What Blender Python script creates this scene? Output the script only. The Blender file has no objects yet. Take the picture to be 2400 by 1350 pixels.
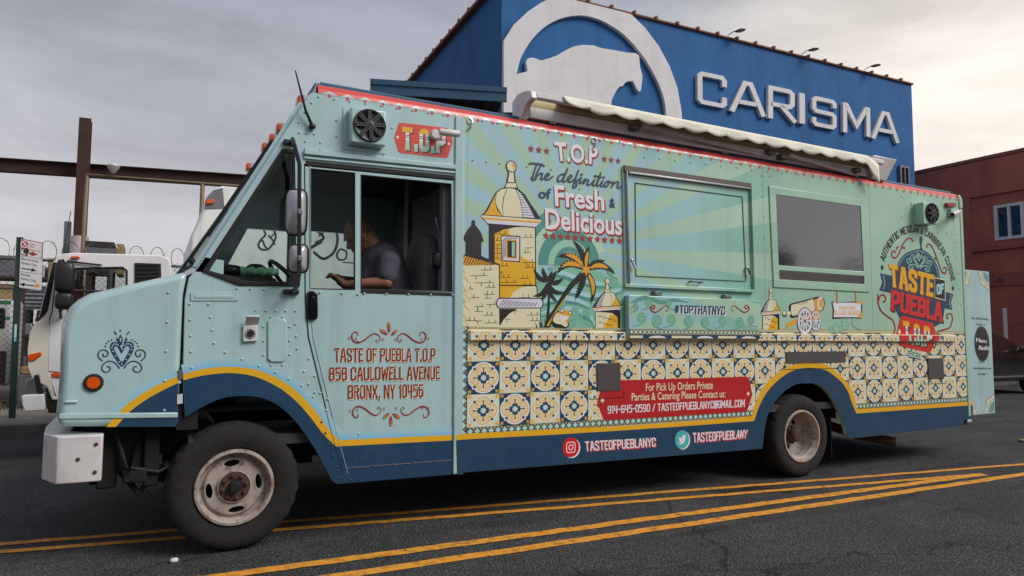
import bpy, bmesh, math, random
import numpy as np
from mathutils import Vector, Matrix, geometry
rnd = random.Random(7)
sc = bpy.context.scene
col = sc.collection
rad = math.radians

# ------------------------------------------------------------------ camera
FL = 1600.0                                    # focal length in pixels of a 2400 wide frame (24 mm on 36 mm)
YAW, PITCH, ROLL = 0.4817, 0.0713, 0.0052
CAM = np.array([-2.0495, -4.34325, 1.2595])
_d = np.array([math.sin(YAW)*math.cos(PITCH), math.cos(YAW)*math.cos(PITCH), math.sin(PITCH)])
_r = np.array([math.cos(YAW), -math.sin(YAW), 0.0]); _u = np.cross(_r, _d)
_R = math.cos(ROLL)*_r + math.sin(ROLL)*_u; _U = -math.sin(ROLL)*_r + math.cos(ROLL)*_u
cd = bpy.data.cameras.new('camera'); cam = bpy.data.objects.new('camera', cd); col.objects.link(cam)
cd.sensor_width = 36.0; cd.lens = 24.0; cd.clip_start = 0.05; cd.clip_end = 2000
cam.matrix_world = Matrix(((_R[0], _U[0], -_d[0], CAM[0]), (_R[1], _U[1], -_d[1], CAM[1]), (_R[2], _U[2], -_d[2], CAM[2]), (0, 0, 0, 1)))
sc.camera = cam

# ------------------------------------------------------------------ sky, sun, exposure
SUN_EL, SUN_AZ = rad(42), rad(138)             # azimuth from +Y towards +X
w = bpy.data.worlds.new('World'); sc.world = w; w.use_nodes = True
nt = w.node_tree; nt.nodes.clear(); N = nt.nodes.new; L = nt.links.new
out = N('ShaderNodeOutputWorld'); bg = N('ShaderNodeBackground'); L(bg.outputs[0], out.inputs[0]); bg.inputs[1].default_value = 0.1
sky = N('ShaderNodeTexSky'); sky.sky_type = 'NISHITA'; sky.sun_disc = False; sky.sun_elevation = SUN_EL; sky.sun_rotation = SUN_AZ
sky.dust_density = 3.0; sky.air_density = 1.0
tc = N('ShaderNodeTexCoord')
mp = N('ShaderNodeMapping'); mp.inputs['Scale'].default_value = (1.1, 1.1, 4.2); L(tc.outputs['Generated'], mp.inputs[0])
n1 = N('ShaderNodeTexNoise'); n1.inputs['Scale'].default_value = 2.6; n1.inputs['Detail'].default_value = 8; n1.inputs['Roughness'].default_value = .56; n1.inputs['Distortion'].default_value = .4
L(mp.outputs[0], n1.inputs['Vector'])
sep = N('ShaderNodeSeparateXYZ'); L(tc.outputs['Generated'], sep.inputs[0])
# cloud deck: grey lilac overhead, thinner and warm towards the horizon
hz = N('ShaderNodeMapRange'); hz.inputs[1].default_value = 0.0; hz.inputs[2].default_value = .62; L(sep.outputs[2], hz.inputs[0])
cr = N('ShaderNodeValToRGB'); L(hz.outputs[0], cr.inputs[0])
e = cr.color_ramp.elements
e[0].position = 0; e[0].color = (4.2, 3.95, 3.95, 1); e[1].position = 1; e[1].color = (2.35, 2.5, 2.95, 1)
k = e.new(.30); k.color = (3.75, 3.65, 3.85, 1)
k = e.new(.60); k.color = (3.0, 3.08, 3.45, 1)
# brighter where the low sun stands behind the deck, down the street
dot = N('ShaderNodeVectorMath'); dot.operation = 'DOT_PRODUCT'; L(tc.outputs['Generated'], dot.inputs[0]); dot.inputs[1].default_value = (math.sin(rad(66)), math.cos(rad(66)), .13)
gm = N('ShaderNodeMapRange'); gm.inputs[1].default_value = .84; gm.inputs[2].default_value = 1.0; gm.interpolation_type = 'SMOOTHSTEP'; L(dot.outputs['Value'], gm.inputs[0])
glow = N('ShaderNodeMix'); glow.data_type = 'RGBA'; L(gm.outputs[0], glow.inputs[0]); L(cr.outputs[0], glow.inputs[6]); glow.inputs[7].default_value = (6.9, 6.3, 5.6, 1)
ns = N('ShaderNodeMapRange'); ns.inputs[1].default_value = .3; ns.inputs[2].default_value = .72; ns.inputs[3].default_value = .72; ns.inputs[4].default_value = 1.12; L(n1.outputs[0], ns.inputs[0])
ml = N('ShaderNodeMix'); ml.data_type = 'RGBA'; ml.blend_type = 'MULTIPLY'; ml.inputs[0].default_value = 1; L(glow.outputs[2], ml.inputs[6])
cb = N('ShaderNodeCombineXYZ'); [L(ns.outputs[0], cb.inputs[i]) for i in range(3)]; L(cb.outputs[0], ml.inputs[7])
fin = N('ShaderNodeMix'); fin.data_type = 'RGBA'; fin.inputs[0].default_value = .93; L(sky.outputs[0], fin.inputs[6]); L(ml.outputs[2], fin.inputs[7])
L(fin.outputs[2], bg.inputs[0])
sl = bpy.data.lights.new('sun', 'SUN'); sl.energy = 1.75; sl.angle = rad(30); sl.color = (1, .96, .9)
so = bpy.data.objects.new('sun', sl); col.objects.link(so)
sd = Vector((math.sin(SUN_AZ)*math.cos(SUN_EL), math.cos(SUN_AZ)*math.cos(SUN_EL), math.sin(SUN_EL)))
so.rotation_euler = sd.to_track_quat('Z', 'Y').to_euler(); so.location = (0, 0, 30)
vs = sc.view_settings; vs.view_transform = 'Standard'; vs.look = 'None'; vs.gamma = 1; vs.exposure = 0.72; vs.use_curve_mapping = False

# ------------------------------------------------------------------ measuring helpers (photo pixel -> point on a real plane)
def ray(px, py): return FL*_d + (px-1200)*_R - (py-675)*_U
def onY(px, py, y=0.0):
    v = ray(px, py); return CAM + v*((y-CAM[1])/v[1])
def onX(px, py, x):
    v = ray(px, py); return CAM + v*((x-CAM[0])/v[0])
def onZ(px, py, z=0.0):
    v = ray(px, py); return CAM + v*((z-CAM[2])/v[2])
def S(px, py, y=0.0):
    p = onY(px, py, y); return (float(p[0]), float(p[2]))
def Zm(ox, oy, s): return lambda pts: [(ox+x/s, oy+y/s) for x, y in pts]

# ------------------------------------------------------------------ materials
def lin(c):
    f = lambda v: v/12.92 if v <= .04045 else ((v+.055)/1.055)**2.4
    return tuple(f(v/255.0) for v in c)
KB = 1.0
def add_streak(nt, g, src, amt, sc_):
    """rain runs: thin vertical stains, broken up by a larger noise"""
    N = nt.nodes.new; L = nt.links.new
    mp_ = N('ShaderNodeMapping'); mp_.inputs['Scale'].default_value = (sc_, sc_, sc_*.05); L(g.outputs['Position'], mp_.inputs[0])
    n = N('ShaderNodeTexNoise'); n.inputs['Scale'].default_value = 1.0; n.inputs['Detail'].default_value = 6; n.inputs['Roughness'].default_value = .7; L(mp_.outputs[0], n.inputs['Vector'])
    r = N('ShaderNodeMapRange'); r.inputs[1].default_value = .50; r.inputs[2].default_value = .78; r.inputs[3].default_value = 1.0; r.inputs[4].default_value = 1-amt; L(n.outputs[0], r.inputs[0])
    m = N('ShaderNodeVectorMath'); m.operation = 'SCALE'; L(src, m.inputs[0]); L(r.outputs[0], m.inputs['Scale']); return m.outputs[0]
MATS = {}
def mat(name, rgb, rough=.5, metal=0.0, var=.06, vscale=6.0, bump=0.0, bscale=80.0, coat=0.0, spec=.5, dirt=0.0, dirtcol=(70, 60, 50), dscale=3.0, streak=0.0, sscale=7.0):
    if name in MATS: return MATS[name]
    m = bpy.data.materials.new(name); MATS[name] = m; m.use_nodes = True
    nt = m.node_tree; b = nt.nodes['Principled BSDF']; N = nt.nodes.new; L = nt.links.new
    c = [min(.9, v*KB) for v in lin(rgb)]
    b.inputs['Roughness'].default_value = rough; b.inputs['Metallic'].default_value = metal
    b.inputs['Coat Weight'].default_value = coat; b.inputs['Specular IOR Level'].default_value = spec
    b.inputs['Coat Roughness'].default_value = .12
    g = N('ShaderNodeNewGeometry')
    n = N('ShaderNodeTexNoise'); n.inputs['Scale'].default_value = vscale; n.inputs['Detail'].default_value = 5; L(g.outputs['Position'], n.inputs['Vector'])
    mr = N('ShaderNodeMapRange'); mr.inputs[1].default_value = .3; mr.inputs[2].default_value = .7; mr.inputs[3].default_value = 1-var; mr.inputs[4].default_value = 1+var; L(n.outputs[0], mr.inputs[0])
    mx = N('ShaderNodeVectorMath'); mx.operation = 'SCALE'; mx.inputs[0].default_value = c; L(mr.outputs[0], mx.inputs['Scale'])
    src = mx.outputs[0]
    if streak: src = add_streak(nt, g, src, streak, sscale)
    if dirt:
        n2 = N('ShaderNodeTexNoise'); n2.inputs['Scale'].default_value = dscale; n2.inputs['Detail'].default_value = 9; n2.inputs['Roughness'].default_value = .68; L(g.outputs['Position'], n2.inputs['Vector'])
        r2 = N('ShaderNodeMapRange'); r2.inputs[1].default_value = .5; r2.inputs[2].default_value = .72; r2.inputs[3].default_value = 0; r2.inputs[4].default_value = dirt; L(n2.outputs[0], r2.inputs[0])
        mm = N('ShaderNodeMix'); mm.data_type = 'RGBA'; L(r2.outputs[0], mm.inputs[0]); L(src, mm.inputs[6]); mm.inputs[7].default_value = (*lin(dirtcol), 1); src = mm.outputs[2]
    L(src, b.inputs['Base Color'])
    if bump:
        n3 = N('ShaderNodeTexNoise'); n3.inputs['Scale'].default_value = bscale; n3.inputs['Detail'].default_value = 4; L(g.outputs['Position'], n3.inputs['Vector'])
        bp = N('ShaderNodeBump'); bp.inputs['Strength'].default_value = bump; bp.inputs['Distance'].default_value = .01; L(n3.outputs[0], bp.inputs['Height']); L(bp.outputs[0], b.inputs['Normal'])
    return m
def P(name, rgb): return mat('print_'+name, rgb, rough=.38, var=.025, vscale=9, coat=.15)
CAB = (166, 196, 198)
mat('cab_paint', CAB, rough=.30, var=.045, vscale=2.2, coat=.45, dirt=.16, dirtcol=(128, 140, 138), dscale=3.2, bump=.22, bscale=2.4, streak=.17, sscale=9)
mat('white_paint', (206, 203, 205), rough=.45, var=.04, coat=.15, dirt=.4, dirtcol=(150, 142, 132), dscale=7, bump=.1, bscale=6)
mat('black_rubber', (24, 23, 24), rough=.75, var=.2, bump=.3, bscale=120)
mat('black_plastic', (26, 26, 28), rough=.42, var=.1)
mat('black_gloss', (12, 12, 14), rough=.15, coat=.5)
mat('under_black', (20, 19, 19), rough=.9, var=.3)
mat('interior_dark', (50, 48, 50), rough=.85, var=.25)
mat('seat_cloth', (112, 109, 109), rough=.95, var=.2, vscale=40, bump=.4, bscale=300)
mat('aluminium', (178, 178, 180), rough=.3, metal=.85, var=.06)
mat('steel_grey', (120, 120, 122), rough=.45, metal=.6, var=.1)
mat('chrome', (215, 215, 218), rough=.12, metal=1)
mat('amber', (214, 82, 14), rough=.2, var=.12, vscale=60, coat=.4)
mat('red_lens', (150, 16, 24), rough=.2, coat=.4)
mat('mirror_back', (176, 176, 178), rough=.4, metal=.35, var=.05)
mat('roof_navy', (52, 84, 112), rough=.5, var=.08)
mat('rim_white', (160, 150, 142), rough=.6, var=.14, vscale=12, dirt=1.0, dirtcol=(86, 54, 38), dscale=14)
mat('hub_rust', (72, 50, 42), rough=.85, var=.25, vscale=40, bump=.5, dirt=.5, dirtcol=(40, 30, 26), dscale=20)
mat('tyre', (27, 25, 25), rough=.9, var=.25, vscale=22, bump=.35, bscale=70, dirt=.45, dirtcol=(50, 43, 38), dscale=6)
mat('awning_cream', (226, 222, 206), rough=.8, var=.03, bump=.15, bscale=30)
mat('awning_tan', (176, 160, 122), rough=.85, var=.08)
mat('skin', (150, 102, 80), rough=.55, var=.06, vscale=30)
mat('tshirt', (78, 78, 90), rough=.95, var=.06, vscale=14, bump=.35, bscale=40)
mat('green_cloth', (150, 202, 166), rough=.9, var=.15, vscale=20)
mat('asphalt_dark', (40, 40, 41), rough=.95)

def glass(name, tint, rough=.03, refl=.8):
    m = bpy.data.materials.new(name); MATS[name] = m; m.use_nodes = True
    nt = m.node_tree; nt.nodes.clear(); N = nt.nodes.new; L = nt.links.new
    o = N('ShaderNodeOutputMaterial'); t = N('ShaderNodeBsdfTransparent'); t.inputs[0].default_value = (*lin(tint), 1)
    g = N('ShaderNodeBsdfGlossy'); g.inputs['Roughness'].default_value = rough
    f = N('ShaderNodeFresnel'); f.inputs[0].default_value = 1.5
    a = N('ShaderNodeMath'); a.operation = 'MULTIPLY_ADD'; a.inputs[1].default_value = refl; a.inputs[2].default_value = .0; L(f.outputs[0], a.inputs[0])
    mx = N('ShaderNodeMixShader'); L(a.outputs[0], mx.inputs[0]); L(t.outputs[0], mx.inputs[1]); L(g.outputs[0], mx.inputs[2]); L(mx.outputs[0], o.inputs[0])
    return m
glass('clear_glass', (232, 238, 236), refl=.45); glass('tint_glass', (120, 130, 128)); glass('cab_glass', (222, 230, 228), refl=.3)
mat('dark_glass', (16, 17, 20), rough=.04, spec=1.0, coat=1.0, var=.02)
mat('tinted_pane', (46, 49, 54), rough=.05, spec=1.0, coat=1.0, var=.03).node_tree.nodes['Principled BSDF'].inputs['IOR'].default_value = 1.75

# ------------------------------------------------------------------ mesh helpers
def root_of(o):
    while o.parent: o = o.parent
    return o
class MB:
    def __init__(s): s.v = []; s.f = []; s.m = []
    def add(s, verts, faces, mi=0):
        b = len(s.v); s.v += [tuple(map(float, p)) for p in verts]; s.f += [tuple(i+b for i in f) for f in faces]; s.m += [mi]*len(faces); return s
    def box(s, x0, x1, y0, y1, z0, z1, mi=0):
        v = [(x, y, z) for z in (z0, z1) for y in (y0, y1) for x in (x0, x1)]
        return s.add(v, [(0, 2, 3, 1), (4, 5, 7, 6), (0, 1, 5, 4), (2, 6, 7, 3), (0, 4, 6, 2), (1, 3, 7, 5)], mi)
    def hexa(s, a, b, mi=0):           # two quads a (4 pts), b (4 pts)
        return s.add(list(a)+list(b), [(3, 2, 1, 0), (4, 5, 6, 7), (0, 1, 5, 4), (1, 2, 6, 5), (2, 3, 7, 6), (3, 0, 4, 7)], mi)
    def bar(s, p0, p1, wd, ht, mi=0, up=(0, 0, 1)):
        p0, p1 = Vector(p0), Vector(p1); d = (p1-p0).normalized(); u = Vector(up)
        if abs(d.dot(u)) > .98: u = Vector((0, 1, 0))
        a = d.cross(u).normalized()*wd/2; b = a.cross(d).normalized()*ht/2
        q = lambda p: [p-a-b, p+a-b, p+a+b, p-a+b]
        return s.hexa(q(p0), q(p1), mi)
    def tube(s, path, r, n=8, mi=0, cap=True):
        path = [Vector(p) for p in path]; rs = r if isinstance(r, (list, tuple)) else [r]*len(path)
        rings = []; pu = None
        for i, p in enumerate(path):
            d = (path[min(i+1, len(path)-1)]-path[max(i-1, 0)]).normalized()
            u = pu if pu is not None else (Vector((0, 0, 1)) if abs(d.z) < .9 else Vector((1, 0, 0)))
            a = d.cross(u).normalized(); b = a.cross(d).normalized(); pu = b
            rings.append([p+(a*math.cos(t*2*math.pi/n)+b*math.sin(t*2*math.pi/n))*rs[i] for t in range(n)])
        v = [q for rg in rings for q in rg]; f = []
        for i in range(len(path)-1):
            for t in range(n): f.append((i*n+t, i*n+(t+1) % n, (i+1)*n+(t+1) % n, (i+1)*n+t))
        if cap: f += [tuple(range(n-1, -1, -1)), tuple((len(path)-1)*n+t for t in range(n))]
        return s.add(v, f, mi)
    def lathe(s, c, axis, prof, n=48, mi=0, mod=None):
        # prof: (r, h) along axis
        c = Vector(c); ax = Vector(axis).normalized(); u = Vector((0, 0, 1)) if abs(ax.z) < .9 else Vector((1, 0, 0))
        a = ax.cross(u).normalized(); b = ax.cross(a).normalized(); v = []; f = []
        for i, (r, h) in enumerate(prof):
            for t in range(n):
                rr = r if mod is None else mod(i, t, r); an = t*2*math.pi/n
                v.append(c+ax*h+(a*math.cos(an)+b*math.sin(an))*rr)
        for i in range(len(prof)-1):
            for t in range(n): f.append((i*n+t, i*n+(t+1) % n, (i+1)*n+(t+1) % n, (i+1)*n+t))
        return s.add(v, f, mi)
    def ball(s, c, r, n=12, m=8, mi=0, sc3=(1, 1, 1)):
        v = []; f = []
        for i in range(m+1):
            th = math.pi*i/m
            for t in range(n):
                an = 2*math.pi*t/n; v.append((c[0]+r*sc3[0]*math.sin(th)*math.cos(an), c[1]+r*sc3[1]*math.sin(th)*math.sin(an), c[2]+r*sc3[2]*math.cos(th)))
        for i in range(m):
            for t in range(n): f.append((i*n+t, (i+1)*n+t, (i+1)*n+(t+1) % n, i*n+(t+1) % n))
        return s.add(v, f, mi)
    def plate(s, outer, holes, fn, thick, mi=0):
        """outer/holes: 2D point lists; fn(p2, t) -> 3D with t=0 front, t=1 back"""
        loops = [outer]+list(holes); flat = [p for lp in loops for p in lp]; n = len(flat)
        if len(loops) == 1: tri = geometry.tessellate_polygon([[Vector((p[0], p[1], 0)) for p in outer]])
        else:
            ed = []; b0_ = 0
            for lp in loops: ed += [(b0_+i, b0_+(i+1) % len(lp)) for i in range(len(lp))]; b0_ += len(lp)
            rv_ = geometry.delaunay_2d_cdt([Vector(p) for p in flat], ed, [], 0, 1e-7)
            back = [o_[0] if o_ else -1 for o_ in rv_[3]]; tri = []
            for f_ in rv_[2]:
                t = tuple(back[i] for i in f_)
                if -1 in t or len(set(t)) < 3: continue
                cx = sum(flat[i][0] for i in t)/3; cy = sum(flat[i][1] for i in t)/3; ins_ = False
                for a_, b_ in ed:
                    (x0, y0), (x1, y1) = flat[a_], flat[b_]
                    if (y0 > cy) != (y1 > cy) and cx < x0+(cy-y0)*(x1-x0)/(y1-y0): ins_ = not ins_
                if ins_: tri.append(t)
        v = [fn(p, 0) for p in flat]; f = [tuple(t) for t in tri]
        if thick:
            v += [fn(p, 1) for p in flat]; f += [(t[2]+n, t[1]+n, t[0]+n) for t in tri]; b = 0
            for lp in loops:
                k = len(lp)
                for i in range(k): f.append((b+i, b+(i+1) % k, b+(i+1) % k+n, b+i+n))
                b += k
        return s.add(v, f, mi)
    def side(s, outer, holes=(), y0=0.0, y1=.03, mi=0):     # plate parallel to the truck side, points are (x, z)
        return s.plate(outer, holes, lambda p, t: (p[0], y0 if t == 0 else y1, p[1]), True, mi)
    def build(s, name, mats, parent=None, bevel=0, seg=2, smooth=35, kind=None):
        me = bpy.data.meshes.new(name)
        off = root_of(parent).location if parent else Vector((0, 0, 0))
        me.from_pydata([(p[0]-off[0], p[1]-off[1], p[2]-off[2]) for p in s.v], [], s.f)
        if not isinstance(mats, (list, tuple)): mats = [mats]
        for m in mats: me.materials.append(MATS[m] if isinstance(m, str) else m)
        if len(mats) > 1: me.polygons.foreach_set('material_index', s.m)
        me.validate()
        bm = bmesh.new(); bm.from_mesh(me); bmesh.ops.recalc_face_normals(bm, faces=bm.faces); bm.to_mesh(me); bm.free()
        if smooth:
            me.polygons.foreach_set('use_smooth', [True]*len(me.polygons)); me.set_sharp_from_angle(angle=rad(smooth))
        o = bpy.data.objects.new(name, me); col.objects.link(o)
        if parent: o.parent = parent
        if bevel:
            b = o.modifiers.new('bevel', 'BEVEL'); b.width = bevel; b.segments = seg; b.limit_method = 'ANGLE'; b.angle_limit = rad(40)
        if kind: o['kind'] = kind
        return o
def tag(o, label, cat, group=None, kind=None):
    o['label'] = label; o['category'] = cat
    if group: o['group'] = group
    return o
def thing(name, loc, label, cat, group=None):
    o = bpy.data.objects.new(name, None); o.empty_display_size = .2; o.location = loc; col.objects.link(o); return tag(o, label, cat, group)
def part_empty(name, parent):
    o = bpy.data.objects.new(name, None); o.empty_display_size = .1; col.objects.link(o); o.parent = parent; return o
def crv(pts, n=6, closed=False):
    """Catmull-Rom through 2D/3D points"""
    P_ = [np.array(p, float) for p in pts]; m = len(P_); r = []
    rng = range(m if closed else m-1)
    for i in rng:
        a = P_[(i-1) % m] if closed or i > 0 else 2*P_[0]-P_[1]
        b, c = P_[i], P_[(i+1) % m]
        d = P_[(i+2) % m] if closed or i+2 < m else 2*P_[-1]-P_[-2]
        for k_ in range(n):
            t = k_/n; r.append(tuple(.5*((2*b)+(c-a)*t+(2*a-5*b+4*c-d)*t*t+(3*b-a-3*c+d)*t**3)))
    if not closed: r.append(tuple(P_[-1]))
    return r

# ------------------------------------------------------------------ flat print on panels
def strip(path, wd, closed=False):
    """polyline -> list of quads of given width (wd number or list), mitred"""
    p = [Vector(q[:2]) for q in path]; n = len(p); L_, R_ = [], []
    for i in range(n):
        a = p[i-1] if (i > 0 or closed) else None; c = p[(i+1) % n] if (i < n-1 or closed) else None
        d1 = (p[i]-a).normalized() if a is not None and (p[i]-a).length > 1e-9 else None
        d2 = (c-p[i]).normalized() if c is not None and (c-p[i]).length > 1e-9 else None
        if d1 is None: d1 = d2
        if d2 is None: d2 = d1
        if d1 is None: d1 = d2 = Vector((1, 0))
        n1_ = Vector((-d1.y, d1.x)); n2_ = Vector((-d2.y, d2.x)); m = n1_+n2_
        m = m.normalized() if m.length > 1e-6 else n1_
        k_ = min(2.0, 1/max(.35, m.dot(n1_))); h = (wd[i] if isinstance(wd, (list, tuple)) else wd)/2
        L_.append(p[i]+m*h*k_); R_.append(p[i]-m*h*k_)
    return [[L_[i], L_[(i+1) % n], R_[(i+1) % n], R_[i]] for i in range(n if closed else n-1)]
def circ(cx, cy, rx, ry=None, n=20, a0=0, a1=2*math.pi):
    ry = rx if ry is None else ry
    return [(cx+rx*math.cos(a0+(a1-a0)*i/n), cy+ry*math.sin(a0+(a1-a0)*i/n)) for i in range(n if abs(a1-a0) > 6.28 else n+1)]
def star(cx, cy, r, k_=5, q=.4, rot=math.pi/2): return [(cx+(r if i % 2 == 0 else r*q)*math.cos(rot+i*math.pi/k_), cy+(r if i % 2 == 0 else r*q)*math.sin(rot+i*math.pi/k_)) for i in range(2*k_)]
def clip_v(poly, lo, hi, ax=1):
    for sgn, lim in ((1, lo), (-1, hi)):
        o = []
        for i in range(len(poly)):
            a, b = poly[i], poly[(i+1) % len(poly)]; da, db = sgn*(a[ax]-lim), sgn*(b[ax]-lim)
            if da >= 0: o.append(a)
            if da*db < 0: t = da/(da-db); o.append(tuple(a[j]+(b[j]-a[j])*t for j in (0, 1)))
        poly = o
        if len(poly) < 3: return []
    return poly
class Print:
    """flat ink shapes lying a fraction of a millimetre in front of a panel at depth y"""
    def __init__(s, y=0.0, base=.0010, step=.0002, fn=None): s.y = y; s.base = base; s.step = step; s.mb = MB(); s.mats = []; s.fn = fn
    def mi(s, c):
        m = MATS[c] if c in MATS else MATS['print_'+c]
        if m not in s.mats: s.mats.append(m)
        return s.mats.index(m)
    def poly(s, pts, c, layer=0, holes=()):          # plane coordinates
        if len(pts) < 3: return
        s.cnt = (getattr(s, 'cnt', 0)+1) % 23; y = s.y-s.base-layer*s.step-s.cnt*1.5e-6
        f = s.fn or (lambda p, y: (p[0], y, p[1]))
        s.mb.plate([tuple(p) for p in pts], holes, lambda p, t: f(p, y), False, s.mi(c))
    def px(s, pts, c, layer=0): s.poly([S(*p, s.y) for p in pts], c, layer)
    def stroke(s, pts, wd, c, layer=0, closed=False, smooth=0):
        if smooth: pts = crv(pts, smooth, closed)
        if isinstance(wd, (list, tuple)) and len(wd) == 2 and len(pts) > 2: wd = [wd[0]+(wd[1]-wd[0])*i/(len(pts)-1) for i in range(len(pts))]
        for q in strip(pts, wd, closed): s.poly(q, c, layer)
    def spx(s, pts, wd, c, layer=0, closed=False, smooth=0): s.stroke([S(*p, s.y) for p in pts], wd, c, layer, closed, smooth)
    def quad(s, polys, quad_px, c, layer=0, bands=None, dx=0, dz=0, q3=None):
        """polys in unit box mapped into the quad TL,TR,BR,BL"""
        TL, TR, BR, BL = [np.array(S(*p, s.y)) for p in quad_px] if q3 is None else [np.array(p) for p in q3]
        def mp_(p): u, v = p[0], p[1]; return tuple((BL*(1-u)+BR*u)*(1-v)+(TL*(1-u)+TR*u)*v+np.array((dx, dz)))
        for pl in polys:
            pl = [tuple(p[:2]) for p in pl]
            if bands:
                for lo, hi, bc in bands:
                    q = clip_v(pl, lo, hi)
                    if q: s.poly([mp_(p) for p in q], bc, layer)
            else: s.poly([mp_(p) for p in pl], c, layer)
    def build(s, name, parent): return s.mb.build(name, s.mats, parent, smooth=0)

# stroke lettering: centre lines in a 4 x 10 cell
G = {
 'A': (4.4, [[(0, 0), (1.7, 10), (2.7, 10), (4.4, 0)], [(.75, 3.4), (3.65, 3.4)]]),
 'B': (4, [[(0, 0), (0, 10), (3.2, 10), (3.9, 9), (3.9, 6.2), (3.2, 5.2), (0, 5.2)], [(3.2, 5.2), (4, 4.2), (4, 1), (3.2, 0), (0, 0)]]),
 'C': (4, [[(4, 7.2), (4, 9), (3.2, 10), (.8, 10), (0, 9), (0, 1), (.8, 0), (3.2, 0), (4, 1), (4, 2.8)]]),
 'D': (4, [[(0, 0), (0, 10), (3, 10), (4, 9), (4, 1), (3, 0), (0, 0)]]),
 'E': (3.2, [[(3.2, 10), (0, 10), (0, 0), (3.2, 0)], [(0, 5), (2.5, 5.3)]]),
 'F': (3.2, [[(3.2, 10), (0, 10), (0, 0)], [(0, 5), (2.5, 5.3)]]),
 'G': (4, [[(4, 7.4), (4, 9), (3.2, 10), (.8, 10), (0, 9), (0, 1), (.8, 0), (3.2, 0), (4, 1), (4, 4.6), (2.2, 4.6)]]),
 'H': (4, [[(0, 0), (0, 10)], [(4, 0), (4, 10)], [(0, 5), (4, 5)]]),
 'I': (.6, [[(.3, 0), (.3, 10)]]),
 'L': (3.0, [[(0, 10), (0, 0), (3.0, 0)]]),
 'M': (5.2, [[(0, 0), (0, 10)], [(.3, 9.6), (2.6, 3)], [(2.6, 3), (4.9, 9.6)], [(5.2, 10), (5.2, 0)]]),
 'N': (4.2, [[(0, 0), (0, 10)], [(.35, 9.6), (3.85, .4)], [(4.2, 0), (4.2, 10)]]),
 'O': (4, [[(.8, 0), (0, 1), (0, 9), (.8, 10), (3.2, 10), (4, 9), (4, 1), (3.2, 0), (.8, 0)]]),
 'P': (4, [[(0, 0), (0, 10), (3, 10), (4, 9), (4, 5.6), (3, 4.4), (0, 4)]]),
 'R': (4, [[(0, 0), (0, 10), (3, 10), (4, 9), (4, 6), (3, 5), (0, 5)], [(2, 5), (4, 0)]]),
 'S': (4, [[(4, 8.2), (4, 9), (3.2, 10), (.8, 10), (0, 9), (0, 6.6), (4, 3.6), (4, 1), (3.2, 0), (.8, 0), (0, 1), (0, 1.8)]]),
 'T': (4.2, [[(0, 10), (4.2, 10)], [(2.1, 10), (2.1, 0)]]),
 'U': (4, [[(0, 10), (0, 1), (.8, 0), (3.2, 0), (4, 1), (4, 10)]]),
 'V': (4.2, [[(0, 10), (1.9, 0), (2.3, 0), (4.2, 10)]]),
 'W': (5.8, [[(0, 10), (1.4, .3)], [(1.5, .3), (2.9, 8)], [(2.9, 8), (4.3, .3)], [(4.4, .3), (5.8, 10)]]),
 'X': (4.2, [[(0, 0), (4.2, 10)], [(0, 10), (4.2, 0)]]),
 'Y': (4.2, [[(0, 10), (2.1, 4.6), (4.2, 10)], [(2.1, 4.6), (2.1, 0)]]),
 '0': (3.8, [[(.8, 0), (0, 1), (0, 9), (.8, 10), (3, 10), (3.8, 9), (3.8, 1), (3, 0), (.8, 0)]]),
 '1': (1.6, [[(0, 8.6), (1.2, 10), (1.2, 0)]]),
 '2': (3.8, [[(0, 7.6), (0, 9), (.8, 10), (3, 10), (3.8, 9), (3.8, 6), (0, 2), (0, 0), (3.8, 0)]]),
 '4': (3.8, [[(0, 10), (0, 4.2), (3.8, 4.2)], [(3.4, 10), (3.4, 0)]]),
 '5': (3.8, [[(3.8, 10), (0, 10), (0, 6), (3, 6), (3.8, 5), (3.8, 1), (3, 0), (0, 0)]]),
 '6': (3.8, [[(3.6, 10), (.8, 10), (0, 9), (0, 1), (.8, 0), (3, 0), (3.8, 1), (3.8, 5), (3, 5.8), (0, 5.8)]]),
 '8': (3.8, [[(.8, 5.2), (.2, 6), (.2, 9), (.8, 10), (3, 10), (3.6, 9), (3.6, 6), (3, 5.2), (.8, 5.2), (0, 4.2), (0, 1), (.8, 0), (3, 0), (3.8, 1), (3.8, 4.2), (3, 5.2)]]),
 '9': (3.8, [[(.2, 0), (3, 0), (3.8, 1), (3.8, 9), (3, 10), (.8, 10), (0, 9), (0, 5), (.8, 4.2), (3.8, 4.2)]]),
 '.': (.8, [[(.4, -.4), (.4, .9)]]), ',': (1, [[(.5, 1), (.5, 0), (0, -1.8)]]), '-': (2.4, [[(0, 5), (2.4, 5)]]), '/': (3.4, [[(.2, 0), (3.2, 10)]]),
 '@': (5, [[(3.4, 3), (1.6, 3), (1.6, 7), (3.4, 7), (3.4, 2.4), (5, 2.4), (5, 10), (0, 10), (0, 0), (4.4, 0)]]),
 '#': (4.4, [[(1, 0), (1.7, 10)], [(2.9, 0), (3.6, 10)], [(0, 3.2), (4.2, 3.2)], [(.3, 6.8), (4.5, 6.8)]]),
 ' ': (1.9, []),
}
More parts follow.
